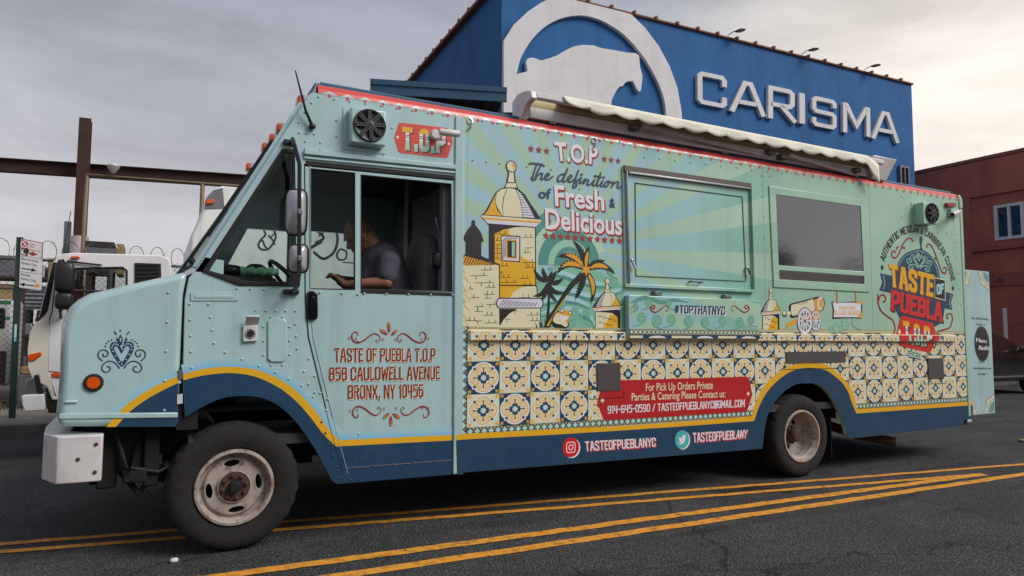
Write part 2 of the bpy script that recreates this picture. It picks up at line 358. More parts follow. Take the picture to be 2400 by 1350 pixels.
SERIF = {'A': [(0, 0), (4.4, 0)], 'T': [(2.1, 0)], 'I': [(.3, 0), (.3, 10)], 'P': [(0, 0), (0, 10)], 'F': [(0, 0)], 'H': [(0, 0), (4, 0), (0, 10), (4, 10)], 'N': [(0, 0), (4.2, 10), (0, 10)], 'M': [(0, 0), (5, 0)], 'R': [(0, 0), (4, 0), (0, 10)], 'U': [(0, 10), (4, 10)], 'L': [(0, 10)], 'Y': [(2.1, 0), (0, 10), (4.2, 10)], 'B': [(0, 0), (0, 10)], 'E': [(0, 10), (0, 0)], 'X': [(0, 0), (4.2, 0), (0, 10), (4.2, 10)], 'V': [(0, 10), (4.2, 10)], 'W': [(0, 10), (5.6, 10)], 'D': [(0, 0), (0, 10)]}
def letters(txt, t=1.35, gap=1.7, serif=.7):
    x = 0; polys = []
    for ch in txt:
        wd, st = G[ch]
        for pl in st:
            k_ = (10-t)/10
            pts = [(x+p[0]+t/2, t/2+p[1]*k_) for p in pl]
            a, b = pts[0], pts[-1]
            if a != b:                       # square caps
                def ext(p, q):
                    d = math.hypot(p[0]-q[0], p[1]-q[1]); return (p[0]+(p[0]-q[0])/d*t*.5, p[1]+(p[1]-q[1])/d*t*.5)
                pts = [ext(pts[0], pts[1])]+pts[1:-1]+[ext(pts[-1], pts[-2])]
                polys += strip(pts, t)
            else: polys += strip(pts[:-1], t, True)
        if serif:
            for sx, sy in SERIF.get(ch, []):
                yy = t*.42 if sy == 0 else 10-t*.42; xx = x+sx+t/2
                polys.append([(xx-t*serif-.25, yy-t*.42), (xx+t*serif+.25, yy-t*.42), (xx+t*serif+.05, yy+t*.42), (xx-t*serif-.05, yy+t*.42)])
        x += wd+t+gap-1.0 if ch != ' ' else wd+1
    W = x-(gap-1.0)
    return [[(p[0]/W, p[1]/10) for p in pl] for pl in polys]
_tc = {}
def bftext(txt, bold=0.0, shear=0.0, spacing=1.0):
    """built-in font -> triangles in a box with width 1 and cap height 1"""
    key = (txt, bold, shear, spacing)
    if key in _tc: return _tc[key]
    cu = bpy.data.curves.new('lettering', 'FONT'); cu.body = txt; cu.offset = bold; cu.shear = shear; cu.space_character = spacing; cu.resolution_u = 3
    o = bpy.data.objects.new('lettering', cu); me = bpy.data.meshes.new_from_object(o)
    v = [tuple(p.co) for p in me.vertices]; f = [tuple(p.vertices) for p in me.polygons]
    x0 = min(p[0] for p in v); x1 = max(p[0] for p in v); H = .682
    r = [[((v[i][0]-x0)/(x1-x0), v[i][1]/H) for i in q] for q in f]
    bpy.data.objects.remove(o); bpy.data.curves.remove(cu); bpy.data.meshes.remove(me)
    _tc[key] = r; return r
# ------------------------------------------------------------------ ground, road markings, pavement
def ground_mat():
    m = bpy.data.materials.new('asphalt'); MATS['asphalt'] = m; m.use_nodes = True
    nt = m.node_tree; b = nt.nodes['Principled BSDF']; N = nt.nodes.new; L = nt.links.new
    g = N('ShaderNodeNewGeometry'); b.inputs['Roughness'].default_value = .85; b.inputs['Specular IOR Level'].default_value = .35
    def noise(s, d=5, r=.6):
        n = N('ShaderNodeTexNoise'); n.inputs['Scale'].default_value = s; n.inputs['Detail'].default_value = d; n.inputs['Roughness'].default_value = r; L(g.outputs['Position'], n.inputs['Vector']); return n
    fine = noise(70, 4, .8); mid = noise(14, 5); big = noise(.9, 6, .65)
    v = N('ShaderNodeTexVoronoi'); v.inputs['Scale'].default_value = 95; L(g.outputs['Position'], v.inputs['Vector'])
    r1 = N('ShaderNodeValToRGB'); L(fine.outputs[0], r1.inputs[0]); e = r1.color_ramp.elements
    e[0].position = .34; e[0].color = (.006, .006, .0065, 1); e[1].position = .70; e[1].color = (.24, .238, .238, 1)
    k = e.new(.52); k.color = (.042, .042, .043, 1)
    mr = N('ShaderNodeMapRange'); mr.inputs[1].default_value = .3; mr.inputs[2].default_value = .7; mr.inputs[3].default_value = .62; mr.inputs[4].default_value = 1.3; L(big.outputs[0], mr.inputs[0])
    m2 = N('ShaderNodeMapRange'); m2.inputs[1].default_value = .3; m2.inputs[2].default_value = .7; m2.inputs[3].default_value = .7; m2.inputs[4].default_value = 1.3; L(mid.outputs[0], m2.inputs[0])
    mu = N('ShaderNodeMath'); mu.operation = 'MULTIPLY'; L(mr.outputs[0], mu.inputs[0]); L(m2.outputs[0], mu.inputs[1])
    sc_ = N('ShaderNodeVectorMath'); sc_.operation = 'SCALE'; L(r1.outputs[0], sc_.inputs[0]); L(mu.outputs[0], sc_.inputs['Scale'])
    # long oil and tyre streaks along the street
    mp2 = N('ShaderNodeMapping'); mp2.inputs['Scale'].default_value = (.45, 2.2, 1); mp2.inputs['Rotation'].default_value = (0, 0, .12); L(g.outputs['Position'], mp2.inputs[0])
    st = N('ShaderNodeTexNoise'); st.inputs['Scale'].default_value = 1.4; st.inputs['Detail'].default_value = 7; L(mp2.outputs[0], st.inputs['Vector'])
    sr = N('ShaderNodeMapRange'); sr.inputs[1].default_value = .56; sr.inputs[2].default_value = .72; sr.inputs[3].default_value = 1; sr.inputs[4].default_value = .38; L(st.outputs[0], sr.inputs[0])
    s3 = N('ShaderNodeVectorMath'); s3.operation = 'SCALE'; L(sc_.outputs[0], s3.inputs[0]); L(sr.outputs[0], s3.inputs['Scale']); 
    nd = noise(1.7, 4); vm = N('ShaderNodeVectorMath'); vm.operation = 'MULTIPLY_ADD'; vm.inputs[1].default_value = (.9, .9, 0); L(nd.outputs['Color'], vm.inputs[0]); L(g.outputs['Position'], vm.inputs[2])
    ck = N('ShaderNodeTexVoronoi'); ck.feature = 'DISTANCE_TO_EDGE'; ck.inputs['Scale'].default_value = .42; L(vm.outputs[0], ck.inputs['Vector'])
    c2 = N('ShaderNodeMapRange'); c2.inputs[1].default_value = .0015; c2.inputs[2].default_value = .006; c2.inputs[3].default_value = .35; c2.inputs[4].default_value = 1; L(ck.outputs['Distance'], c2.inputs[0])
    s4 = N('ShaderNodeVectorMath'); s4.operation = 'SCALE'; L(s3.outputs[0], s4.inputs[0]); L(c2.outputs[0], s4.inputs['Scale']); L(s4.outputs[0], b.inputs['Base Color'])
    bp = N('ShaderNodeBump'); bp.inputs['Strength'].default_value = .9; bp.inputs['Distance'].default_value = .012; L(v.outputs['Distance'], bp.inputs['Height']); L(bp.outputs[0], b.inputs['Normal'])
ground_mat()
mat('road_yellow', (214, 146, 42), rough=.8, var=.10, vscale=25, bump=.4, bscale=150, dirt=1.0, dirtcol=(58, 54, 48), dscale=15)
mat('concrete', (128, 122, 114), rough=.95, var=.15, vscale=4, bump=.3, bscale=50, dirt=.6, dirtcol=(70, 66, 60), dscale=1.4)
mat('kerb_stone', (104, 100, 95), rough=.95, var=.2, vscale=5, bump=.3, dirt=.6, dirtcol=(50, 48, 45))
mat('dirt', (92, 84, 72), rough=1, var=.25, vscale=2, bump=.5, bscale=12)
g = MB().add([(-400, -400, 0), (600, -400, 0), (600, 600, 0), (-400, 600, 0)], [(0, 1, 2, 3)]).build('road', 'asphalt', smooth=0); g['kind'] = 'structure'
def gp(px, py): p = onZ(px, py, .004); return (float(p[0]), float(p[1]))
def mark(name, a_px, b_px, wd, ext0=0, ext1=0, z=.004):
    a, b = Vector(gp(*a_px)), Vector(gp(*b_px)); d = (b-a).normalized(); a = a-d*ext0; b = b+d*ext1
    n = 260; m = MB(); nr = Vector((-d.y, d.x)); vv = []
    for i in range(n+1):
        p = a+(b-a)*i/n; j = rnd.uniform(-.0065, .0065); vv += [(p.x+nr.x*(wd/2+j), p.y+nr.y*(wd/2+j), z), (p.x-nr.x*(wd/2-j), p.y-nr.y*(wd/2-j), z)]
    m.add(vv, [(2*i, 2*i+1, 2*i+3, 2*i+2) for i in range(n)])
    o = m.build(name, 'road_yellow', smooth=0); o['kind'] = 'structure'; return o
lw_ = .07
mark('road_marking', (0, 1274.5), (2400, 1087.5), lw_, 12, 16)
mark('road_marking', (0, 1293), (2305, 1111), lw_, 12, 0, .0045)
mark('road_marking', (515, 1350), (2305, 1111.5), lw_*1.3, 14, 0, .005)
mark('road_marking', (787, 1350), (2400, 1111), lw_*1.3, 14, 20)
PV = 6.15
ks = MB()
pav = MB().box(-60, 25.9, PV+.16, 8.6, -.05, .125).build('pavement', 'concrete'); pav['kind'] = 'structure'
kb_root = MB().box(-60, 25.9, PV+.02, PV+.155, -.05, .12).build('kerb', 'kerb_stone'); kb_root['kind'] = 'structure'
x = -9.0
for i in range(14):
    MB().box(x+.008, x+1.19, PV, PV+.158, -.04, .131).build('kerb_stone', 'kerb_stone', kb_root, bevel=.015); x += 1.2
for i in range(12):
    MB().box(-9+i*1.5+.01, -9+i*1.5+1.49, PV+.165, 8.55, .1, .133).build('paving_slab', 'concrete', pav, bevel=.006)
yard = MB().add([(-60, 8.6, .03), (6, 8.6, .03), (6, 60, .03), (-60, 60, .03)], [(0, 1, 2, 3)]).build('yard_ground', 'dirt', smooth=0); yard['kind'] = 'structure'

# ------------------------------------------------------------------ FOOD TRUCK
T = thing('food_truck', (1.7, 1.1, 0), 'mint and sky blue step van food truck wrapped in printed tiles with yellow stripes', 'food truck')
W = 2.26                                   # body width
def px2(pts, y=0.0): return [S(*p, y) for p in pts]

# wrap material: two tone rays over a blue to mint fade, printed on vinyl
def wrap_mat():
    m = bpy.data.materials.new('wrap'); MATS['wrap'] = m; m.use_nodes = True
    nt = m.node_tree; b = nt.nodes['Principled BSDF']; N = nt.nodes.new; L = nt.links.new
    b.inputs['Roughness'].default_value = .30; b.inputs['Coat Weight'].default_value = .4; b.inputs['Coat Roughness'].default_value = .1
    g = N('ShaderNodeNewGeometry'); sp = N('ShaderNodeSeparateXYZ'); L(g.outputs['Position'], sp.inputs[0])
    cx, cz = S(1345, 580)
    def M(op, a, b_=None):
        n = N('ShaderNodeMath'); n.operation = op
        for i, v in ((0, a), (1, b_)):
            if v is None: continue
            if isinstance(v, (int, float)): n.inputs[i].default_value = v
            else: L(v, n.inputs[i])
        return n.outputs[0]
    dx = M('SUBTRACT', sp.outputs[0], cx); dz = M('SUBTRACT', sp.outputs[2], cz)
    an = M('ARCTAN2', dz, dx); fr = M('FRACT', M('ADD', M('MULTIPLY', an, 26/(2*math.pi)), .3)); ray_ = M('LESS_THAN', fr, .46)
    def ramp(stops):
        mr = N('ShaderNodeMapRange'); mr.inputs[1].default_value = -.3; mr.inputs[2].default_value = 4.2; L(sp.outputs[0], mr.inputs[0])
        r = N('ShaderNodeValToRGB'); L(mr.outputs[0], r.inputs[0]); e = r.color_ramp.elements
        for i, (p, c) in enumerate(stops):
            k = e[i] if i < 2 else e.new(p)
            k.position = p; k.color = (*[v*KB for v in lin(c)], 1)
        return r.outputs[0]
    A = ramp([(0, (156, 192, 200)), (1, (158, 194, 170)), (.30, (154, 192, 202)), (.50, (150, 192, 192)), (.62, (134, 182, 164)), (.75, (152, 191, 169))])
    B = ramp([(0, (162, 194, 168)), (1, (158, 194, 170)), (.35, (162, 195, 170)), (.62, (168, 200, 178)), (.78, (156, 193, 170))])
    mx = N('ShaderNodeMix'); mx.data_type = 'RGBA'; L(ray_, mx.inputs[0]); L(A, mx.inputs[6]); L(B, mx.inputs[7])
    n = N('ShaderNodeTexNoise'); n.inputs['Scale'].default_value = 2.2; n.inputs['Detail'].default_value = 6; L(g.outputs['Position'], n.inputs['Vector'])
    mr = N('ShaderNodeMapRange'); mr.inputs[1].default_value = .3; mr.inputs[2].default_value = .7; mr.inputs[3].default_value = .95; mr.inputs[4].default_value = 1.04; L(n.outputs[0], mr.inputs[0])
    s3 = N('ShaderNodeVectorMath'); s3.operation = 'SCALE'; L(mx.outputs[2], s3.inputs[0]); L(mr.outputs[0], s3.inputs['Scale']); L(add_streak(nt, g, s3.outputs[0], .13, 8), b.inputs['Base Color'])
    n4 = N('ShaderNodeTexNoise'); n4.inputs['Scale'].default_value = 1.6; n4.inputs['Detail'].default_value = 2; L(g.outputs['Position'], n4.inputs['Vector'])
    bp = N('ShaderNodeBump'); bp.inputs['Strength'].default_value = .45; bp.inputs['Distance'].default_value = .02; L(n4.outputs[0], bp.inputs['Height']); L(bp.outputs[0], b.inputs['Normal'])
wrap_mat()
mat('print_navy', (26, 62, 90), rough=.4, var=.06, vscale=5, coat=.15, dirt=.30, dirtcol=(66, 88, 104), dscale=4.5, streak=.12)
for n_, c_ in dict(yellow=(222, 168, 30), orange=(224, 158, 34), cream=(218, 212, 178), red=(176, 30, 34), rust=(142, 34, 28), white=(222, 220, 226), lilac=(212, 210, 224), black=(34, 30, 30), mint=(150, 196, 172), paleblue=(160, 204, 208), teal=(78, 142, 134), seagreen=(124, 182, 156), seadark=(92, 150, 138), gold=(222, 160, 40), skyglow=(128, 186, 220), skyglow2=(148, 193, 208), halo=(157, 195, 203), tilered=(150, 30, 30), palegreen=(176, 208, 184), brightred=(206, 36, 32), insta=(206, 18, 22), twitter=(78, 172, 176), redband=(206, 66, 54), stripe=(52, 84, 112), letterred=(150, 38, 34), greytext=(58, 66, 72), slate=(46, 62, 80)).items(): P(n_, c_)

# --- side panels -------------------------------------------------------
zq = Zm(400, 150, 2.454)
QW_OUT = zq([(178, 1195), (640, 487), (715, 490), (725, 1280), (390, 1275)])
QW_IN = zq([(222, 1188), (652, 512), (700, 516), (690, 1252), (440, 1248)])
DOOR = [(714, 384), (1064, 420), (1073, 1092), (806, 1114), (777, 1010), (722, 790), (715, 700)]
ARCH_F = [(790, 1135), (781, 1130), (766, 1100), (741, 1055), (702, 998), (662, 957), (622, 935), (580, 928), (525, 932), (475, 953), (434, 978)]
CABP = [(434, 978), (428, 880), (433, 700), (442, 652), (463, 627), (714, 238), (727, 219), (742, 205)]
z_roof = 2.80; z_top = 2.882
cab_out = [(x_, min(z_, z_roof+.002)) for x_, z_ in px2(CABP[:-1]+[(738, 212)])] + [(-.215, z_roof+.005)] + px2([(1068, 420), (1074, 700), (1081, 1111)]) + px2(crv(ARCH_F[1:], 3)[::1])
cab_out = cab_out[:-1]
m = MB().side(cab_out, [px2(QW_IN), px2(DOOR)], 0, .035); m.build('cab_side_panel', 'cab_paint', T, bevel=.004, seg=1)
BODY_X0 = S(1076, 700)[0]; BODY_X1 = 5.86
ARCH_R = [(1785, 1052), (1789, 1030), (1793.5, 995.6), (1803, 963), (1822, 934), (1843.6, 912.8), (1868.6, 899.5), (1889, 898.5), (1911, 899), (1934, 912.8), (1953, 936), (1967, 963), (1978.5, 995.6), (1984, 1020), (1990, 1028)]
body_out = [(BODY_X0+.02, .335)] + px2([(1785, 1052)]) + px2(crv(ARCH_R[1:-1], 2)) + px2([(1992, 1028), (2255, 1000), (2260, 983), (2279, 981)]) + [(BODY_X1, z_roof), (BODY_X0+.02, z_roof+.005)]
MB().side(body_out, [], 0, .035).build('body_side_panel', 'wrap', T, bevel=.003, seg=1)
# corner post between cab and body
MB().side([(BODY_X0-.035, .33), (BODY_X0+.035, .33), (BODY_X0+.02, z_roof), (BODY_X0-.045, z_roof)], [], -.014, .03).build('corner_post', 'cab_paint', T, bevel=.006)
# far side, floor, roof, rear, bulkhead
FX0 = S(441, 645)[0]
far = [(FX0+.02, .40), (BODY_X1, .36), (BODY_X1, z_roof), (-1.2, z_roof), (FX0+.02, 1.62)]
fh = [[(-1.62, 1.60), (-.98, 1.60), (-.98, 2.23), (-1.33, 2.23)], [(-.90, 1.20), (-.30, 1.20), (-.30, 2.25), (-.90, 2.25)]]
MB().side(far, fh, W-.035, W).build('far_side_panel', 'cab_paint', T)
MB().box(-1.85, BODY_X1-.04, .04, W-.04, .60, .66).build('floor', 'interior_dark', T)
MB().box(BODY_X1-.035, BODY_X1, .03, W-.03, .40, z_roof).build('rear_wall', 'wrap', T)
MB().box(.06, .10, .04, W-.04, .66, z_roof-.02).build('bulkhead', 'interior_dark', T)
# roof with rounded cove edge
def cove(x0, x1, name, mt, a0=0, a1=math.pi/2, r=.080, cx=.080, zc=z_roof, far_=False, flare=0):
    m = MB(); n = 8; pr = [(cx-r*math.cos(a0+(a1-a0)*i/n), zc+r*math.sin(a0+(a1-a0)*i/n)) for i in range(n+1)]
    if far_: pr = [(W-y, z) for y, z in pr]
    v = [(x_, y, z) for x_ in (x0, x1) for y, z in pr]; k = n+1
    m.add(v, [(i, i+1, k+i+1, k+i) for i in range(n)]); return m.build(name, mt, T, smooth=60)
mat('band_red', (206, 66, 54), rough=.35, var=.05, coat=.3)
cove(-1.18, BODY_X1-.03, 'roof_edge', 'band_red')
cove(-1.18, BODY_X1-.03, 'roof_edge', 'cab_paint', far_=True)
MB().box(-1.19, BODY_X1-.03, .072, W-.072, z_roof+.02, z_top+.012).build('roof', 'roof_navy', T, bevel=.006)
MB().tube([(-1.15, .095, z_top+.016), (BODY_X1-.05, .095, z_top+.016)], .014, 6).build('drip_rail', 'roof_navy', T)
# rear corner cap
MB().side([(BODY_X1-.06, z_roof-.10), (BODY_X1+.012, z_roof-.10), (BODY_X1+.012, z_roof+.01), (BODY_X1-.02, z_roof+.055), (BODY_X1-.06, z_roof+.06)], [], -.012, .08).build('corner_cap', 'wrap', T, bevel=.015)
MB().side([(BODY_X1-.04, .42), (BODY_X1+.01, .42), (BODY_X1+.01, z_roof-.1), (BODY_X1-.04, z_roof-.1)], [], -.008, .03).build('rear_post', 'wrap', T, bevel=.008)

# --- front cap, windscreen ---------------------------------------------
apx, apz = S(463, 628); tpx, tpz = S(714, 238)
mid = W/2; bow = .10
def wsp(t, y):                              # point on the windscreen surface, t 0 bottom .. 1 top
    b_ = (bow*(1-t)+.03*t)*(1-abs(y-mid)/mid); return (apx+(tpx-apx)*t-b_, y, apz+(tpz-apz)*t)
for sgn, nm in ((0, 'windscreen'), (1, 'windscreen')):
    ya, yb = (.06, mid-.03) if sgn == 0 else (mid+.03, W-.06)
    q = [wsp(.05, ya), wsp(.05, yb), wsp(.86, yb), wsp(.86, ya)]
    q2 = [(p[0]+.006, p[1], p[2]-.004) for p in q]
    MB().hexa(q, q2).build(nm, 'clear_glass', T, smooth=0)
    mg = MB()
    for a_, b_ in ((0, 1), (1, 2), (2, 3), (3, 0)): mg.tube([q[a_], q[b_]], .014, 6)
    mg.build('windscreen_gasket', 'black_rubber', T)
mc = MB(); mc.bar(wsp(0, mid), wsp(1, mid), .05, .03); mc.build('windscreen_post', 'cab_paint', T)
for ya in (.067, W-.067): MB().bar(wsp(0, ya), wsp(1.0, ya), .06, .05).build('windscreen_pillar', 'cab_paint', T, bevel=.008)
hd = MB(); ys = [.037, .25, .6, mid, W-.6, W-.25, W-.037]
sec = lambda y: [Vector(wsp(.86, y)), Vector(wsp(1.0, y)), Vector(wsp(1.0, y))+Vector((.06, 0, .05)), Vector((-1.185, y, z_top-.004)), Vector((-1.185, y, z_roof-.16))]
vv = [p for y in ys for p in sec(y)]; ff = [(i*5+j, i*5+(j+1) % 5, (i+1)*5+(j+1) % 5, (i+1)*5+j) for i in range(len(ys)-1) for j in range(5)]+[(0, 1, 2, 3, 4), tuple(len(vv)-5+j for j in range(5))]
hd.add(vv, ff).build('front_cap', 'cab_paint', T, smooth=30)
cw = MB(); cw.hexa([wsp(-.02, 0), wsp(.06, 0), wsp(.06, mid), wsp(-.02, mid)], [(-1.7, 0, 1.62), (-1.7, 0, 1.70), (-1.7, mid, 1.7), (-1.7, mid, 1.62)])
cw.hexa([wsp(-.02, mid), wsp(.06, mid), wsp(.06, W), wsp(-.02, W)], [(-1.7, mid, 1.62), (-1.7, mid, 1.70), (-1.7, W, 1.7), (-1.7, W, 1.62)]); cw.build('cowl', 'cab_paint', T)
for (px_, py_, y_) in ((706, 240, .10), (656, 303, .85), (639, 327, 1.1), (622, 347, 1.35), (584, 393, 2.1)):
    c = onY(px_, py_, y_); b_ = MB().box(c[0]-.03, c[0]+.03, c[1]-.055, c[1]+.055, c[2]-.035, c[2]+.035).build('marker_lamp', 'amber', T, bevel=.018, seg=3)
    MB().box(c[0]-.0, c[0]+.09, c[1]-.06, c[1]+.06, c[2]-.045, c[2]+.035).build('lamp_base', 'mirror_back', b_, bevel=.008)
wp = MB(); a_ = Vector(wsp(.06, .35))+Vector((-.03, 0, .02)); b_ = Vector(wsp(.62, .30))+Vector((-.03, 0, .02)); wp.tube([a_, b_], .008, 6); wp.bar(Vector(wsp(.2, .32))+Vector((-.025, 0, .015)), Vector(wsp(.8, .28))+Vector((-.025, 0, .015)), .012, .02); wp.tube([a_+Vector((.03, 0, -.05)), a_], .02, 8)
wp.build('wiper', 'black_plastic', T)

# --- hood ------------------------------------------------------------
HF = [(140, 1001), (136, 985), (141, 940), (146, 880), (148, 800), (150, 775), (157, 750), (170, 728), (190, 709), (220, 693), (300, 671), (440, 640), (430, 690), (421, 890), (417, 985), (412, 1000)]
hp = [S(*p) for p in HF]
hood = MB()
ysec = [0, .06, .16, .34, W/2, W-.34, W-.16, W-.06, W]; pull = [0, -.004, -.02, -.045, -.07, -.045, -.02, -.004, 0]; lift = [0, .010, .020, .028, .036, .028, .020, .010, 0]
vv = []
for y_, p_, l_ in zip(ysec, pull, lift):
    for i, (x_, z_) in enumerate(hp):
        vv.append((x_+(p_ if i < 10 else 0), y_, z_+(l_ if 5 <= i <= 11 else 0)))
k = len(hp); ff = [(i*k+j, i*k+(j+1) % k, (i+1)*k+(j+1) % k, (i+1)*k+j) for i in range(len(ysec)-1) for j in range(k)]
tri = geometry.tessellate_polygon([[Vector((p[0], p[1], 0)) for p in hp]])
ff += [tuple(t) for t in tri] + [tuple(i+k*(len(ysec)-1) for i in t) for t in tri]
hood_o = hood.add(vv, ff).build('hood', 'cab_paint', T, bevel=.03, seg=4, smooth=50)
# ridges pressed in the hood skin
zz = Zm(0, 500, 2.454)
a0, a1 = S(*zz([(340, 1168)])[0]), S(*zz([(1022, 1160)])[0])
MB().bar((a0[0], -.002, a0[1]), (a1[0], -.002, a1[1]), .010, .03).build('hood_ridge', 'cab_paint', hood_o, bevel=.006)
a0, a1 = S(*zz([(372, 1085)])[0]), S(*zz([(445, 1083)])[0])
MB().bar((a0[0], -.002, a0[1]), (a1[0], -.002, a1[1]), .014, .014).build('hood_ridge', 'cab_paint', hood_o, bevel=.005)
# gap behind hood: dark firewall, latch straps
gx0, gx1 = S(417, 900)[0]-.01, S(436, 900)[0]+.02
MB().box(gx0+.01, gx1+.05, .02, W-.02, .72, 1.6).build('firewall', 'under_black', T)
q = px2([(417, 868), (428, 866), (428, 888), (418, 890)]); MB().side(q, [], -.006, .02).build('hood_latch', 'steel_grey', T)
q = px2([(415, 925), (428, 923), (428, 945), (415, 947)]); MB().side(q, [], -.006, .02).build('hood_latch', 'white_paint', T)
# headlight sliver and side lamp
c = onY(219, 897, 0); cl = MB(); cl.lathe((c[0], .004, c[2]), (0, -1, 0), [(0, .018), (.030, .018), (.034, .014), (.036, .0)], 24); sm = cl.build('side_marker', 'amber', T)
MB().lathe((c[0], .004, c[2]), (0, -1, 0), [(.034, .0), (.034, .018), (.045, .016), (.05, .0)], 24).build('lamp_ring', 'black_rubber', sm)
hl = onY(152, 800, .05)
MB().box(hl[0]-.02, hl[0]+.02, .12, .42, hl[2]-.11, hl[2]+.11).build('headlight', 'chrome', T, bevel=.02); MB().box(hl[0]-.05, hl[0]-.02, W-.42, W-.12, hl[2]-.11, hl[2]+.11).build('headlight', 'chrome', T, bevel=.02)
MB().box(hl[0]-.06, hl[0]-.02, .5, W-.5, hl[2]-.14, hl[2]+.1).build('grille', 'black_plastic', T, bevel=.01)
# bumper
bz0, bz1 = S(180, 1130)[1], S(180, 1020)[1]
xb = S(240, 1070)[0]; xn = S(133, 1070)[0]; xf = onY(108, 1070, .12)[0]
plan = [(xb, -.03), (xn+.02, -.03), (xn, -.022), (xf, .12), (xf-.02, .16), (xf-.05, .5), (xf-.06, W/2), (xf-.05, W-.5), (xf-.02, W-.16), (xf, W-.12), (xn, W+.02), (xb, W+.03), (xb, W-.05), (xf+.1, W-.2), (xf+.08, W/2), (xf+.1, .2), (xb, .05)]
m = MB(); m.plate(plan, [], lambda p, t: (p[0], p[1], bz1 if t == 0 else bz0), True); m.build('bumper', 'white_paint', T, bevel=.018, seg=3)
for (bx_, bz_) in ((xb-.03, bz0+.05), (xb-.03, bz1-.05), (xb-.11, (bz0+bz1)/2)): MB().lathe((bx_, -.029, bz_), (0, -1, 0), [(.011, 0), (.010, .006), (.004, .008), (0, .008)], 8).build('bumper_bolt', 'hub_rust', T)
MB().box(xf+.12, -1.7, .3, W-.3, .55, .70).build('chassis_front', 'under_black', T)

# --- door ---------------------------------------------------------------
zd = Zm(660, 360, 3.75); yd = .002
G1 = zd([(258, 130), (645, 168), (645, 1198), (250, 1190)]); G2 = zd([(697, 185), (1492, 266), (1500, 1214), (697, 1195)])
dz0 = [S(715, 389), S(1064, 423.5), S(1073, 1078), S(812, 1098), S(777, 1010), S(724, 790), S(716, 700)]
door = MB().side(dz0, [px2(G1), px2(G2)], yd, yd+.03).build('sliding_door', 'cab_paint', T, bevel=.003, seg=1)
MB().side(px2(G1), [], yd+.012, yd+.018).build('door_pane', 'cab_glass', door, smooth=0)
for (gq, nm) in ((G1, 'window_gasket'), (G2, 'window_gasket')):
    mg = MB(); q = px2(gq)
    for i in range(4): a_, b_ = q[i], q[(i+1) % 4]; mg.tube([(a_[0], yd+.006, a_[1]), (b_[0], yd+.006, b_[1])], .007, 6)
    mg.build(nm, 'black_rubber', door)
# door surround: header rails, black track, sill
def railpx(a, b, h, y0, y1, name, mt, par=T, bev=.004):
    p, q = S(*a), S(*b); m = MB().side([(p[0], p[1]-h/2), (q[0], q[1]-h/2), (q[0], q[1]+h/2), (p[0], p[1]+h/2)], [], y0, y1); return m.build(name, mt, par, bevel=bev)
railpx((712, 357), (1066, 393), .032, -.022, .01, 'header_rail', 'cab_paint')
railpx((712, 370), (1066, 405), .016, -.012, .01, 'header_rail', 'cab_paint')
railpx((716, 382), (1064, 416.5), .032, -.003, .05, 'door_track', 'black_rubber')
railpx((846, 682.5), (1059, 689.5), .022, -.004, .02, 'window_seal', 'black_rubber')
railpx((806, 1103), (1072, 1080), .045, .006, .04, 'door_sill', 'print_navy')
railpx((812, 1112), (1072, 1089), .012, .004, .02, 'sill_gap', 'under_black', bev=0)
railpx((812, 1097), (1072, 1077), .006, -.004, .02, 'sill_trim', 'aluminium', bev=0)
# seams along the door front edge
for dxp in (0, 12):
    MB().tube([(S(714+dxp, 384)[0], .0, S(714, 384)[1]), (S(715+dxp, 700)[0], .0, S(715, 700)[1]), (S(722+dxp, 790)[0], .0, S(722, 790)[1]), (S(776+dxp, 1010)[0], .0, S(776, 1010)[1]), (S(803+dxp, 1110)[0], .0, S(803, 1110)[1])], .003, 4).build('door_seam', 'under_black' if dxp == 0 else 'cab_paint', T)
# quarter window gasket and pane
MB().side(px2(QW_OUT), [px2(QW_IN)], -.010, .025).build('quarter_window_gasket', 'black_rubber', T, bevel=.006)
MB().side(px2(QW_IN), [], .008, .013).build('quarter_window_pane', 'clear_glass', T, smooth=0)
# handle
q = Zm(400, 650, 2.7)([(860, 110), (868, 88), (915, 88), (928, 110), (930, 250), (918, 270), (872, 270), (858, 250)])
hnd = MB().side(px2(q), [], -.018, .03).build('door_handle', 'black_gloss', T, bevel=.008, seg=3)
q = Zm(400, 650, 2.7)([(885, 120), (905, 120), (905, 235), (885, 235)]); MB().side(px2(q), [], -.034, -.016).build('handle_grip', 'black_gloss', hnd, bevel=.007)
# shore power socket
q = Zm(400, 650, 2.7)([(455, 305), (548, 302), (548, 405), (455, 410)]); sk = MB().side(px2(q), [], -.02, .005).build('power_inlet', 'white_paint', T, bevel=.006)
c = onY(400+503/2.7, 650+358/2.7, -.02); MB().lathe((c[0], c[1], c[2]), (0, -1, 0), [(.0, -.012), (.022, -.012), (.024, .004), (.028, .004), (.03, 0)], 20).build('socket_ring', 'steel_grey', sk); MB().lathe((c[0], c[1]-.001, c[2]), (0, -1, 0), [(0, .002), (.02, .002)], 16).build('socket_face', 'black_plastic', sk)
q = Zm(400, 650, 2.7)([(470, 240), (558, 240), (555, 300), (470, 300)]); p4 = px2(q); MB().hexa([(p4[3][0], -.01, p4[3][1]), (p4[2][0], -.01, p4[2][1]), (p4[2][0], -.006, p4[2][1]+.01), (p4[3][0], -.006, p4[3][1]+.01)], [(p4[0][0], -.06, p4[0][1]-.01), (p4[1][0], -.06, p4[1][1]-.01), (p4[1][0], -.055, p4[1][1]), (p4[0][0], -.055, p4[0][1])]).build('socket_flap', 'white_paint', sk, bevel=.003)
q = Zm(400, 650, 2.7)([(612, 280), (630, 262), (715, 262), (732, 280), (732, 515), (715, 533), (630, 533), (612, 515)]); MB().side(px2(q), [], -.012, .005).build('filler_door', 'cab_paint', T, bevel=.006, seg=3)
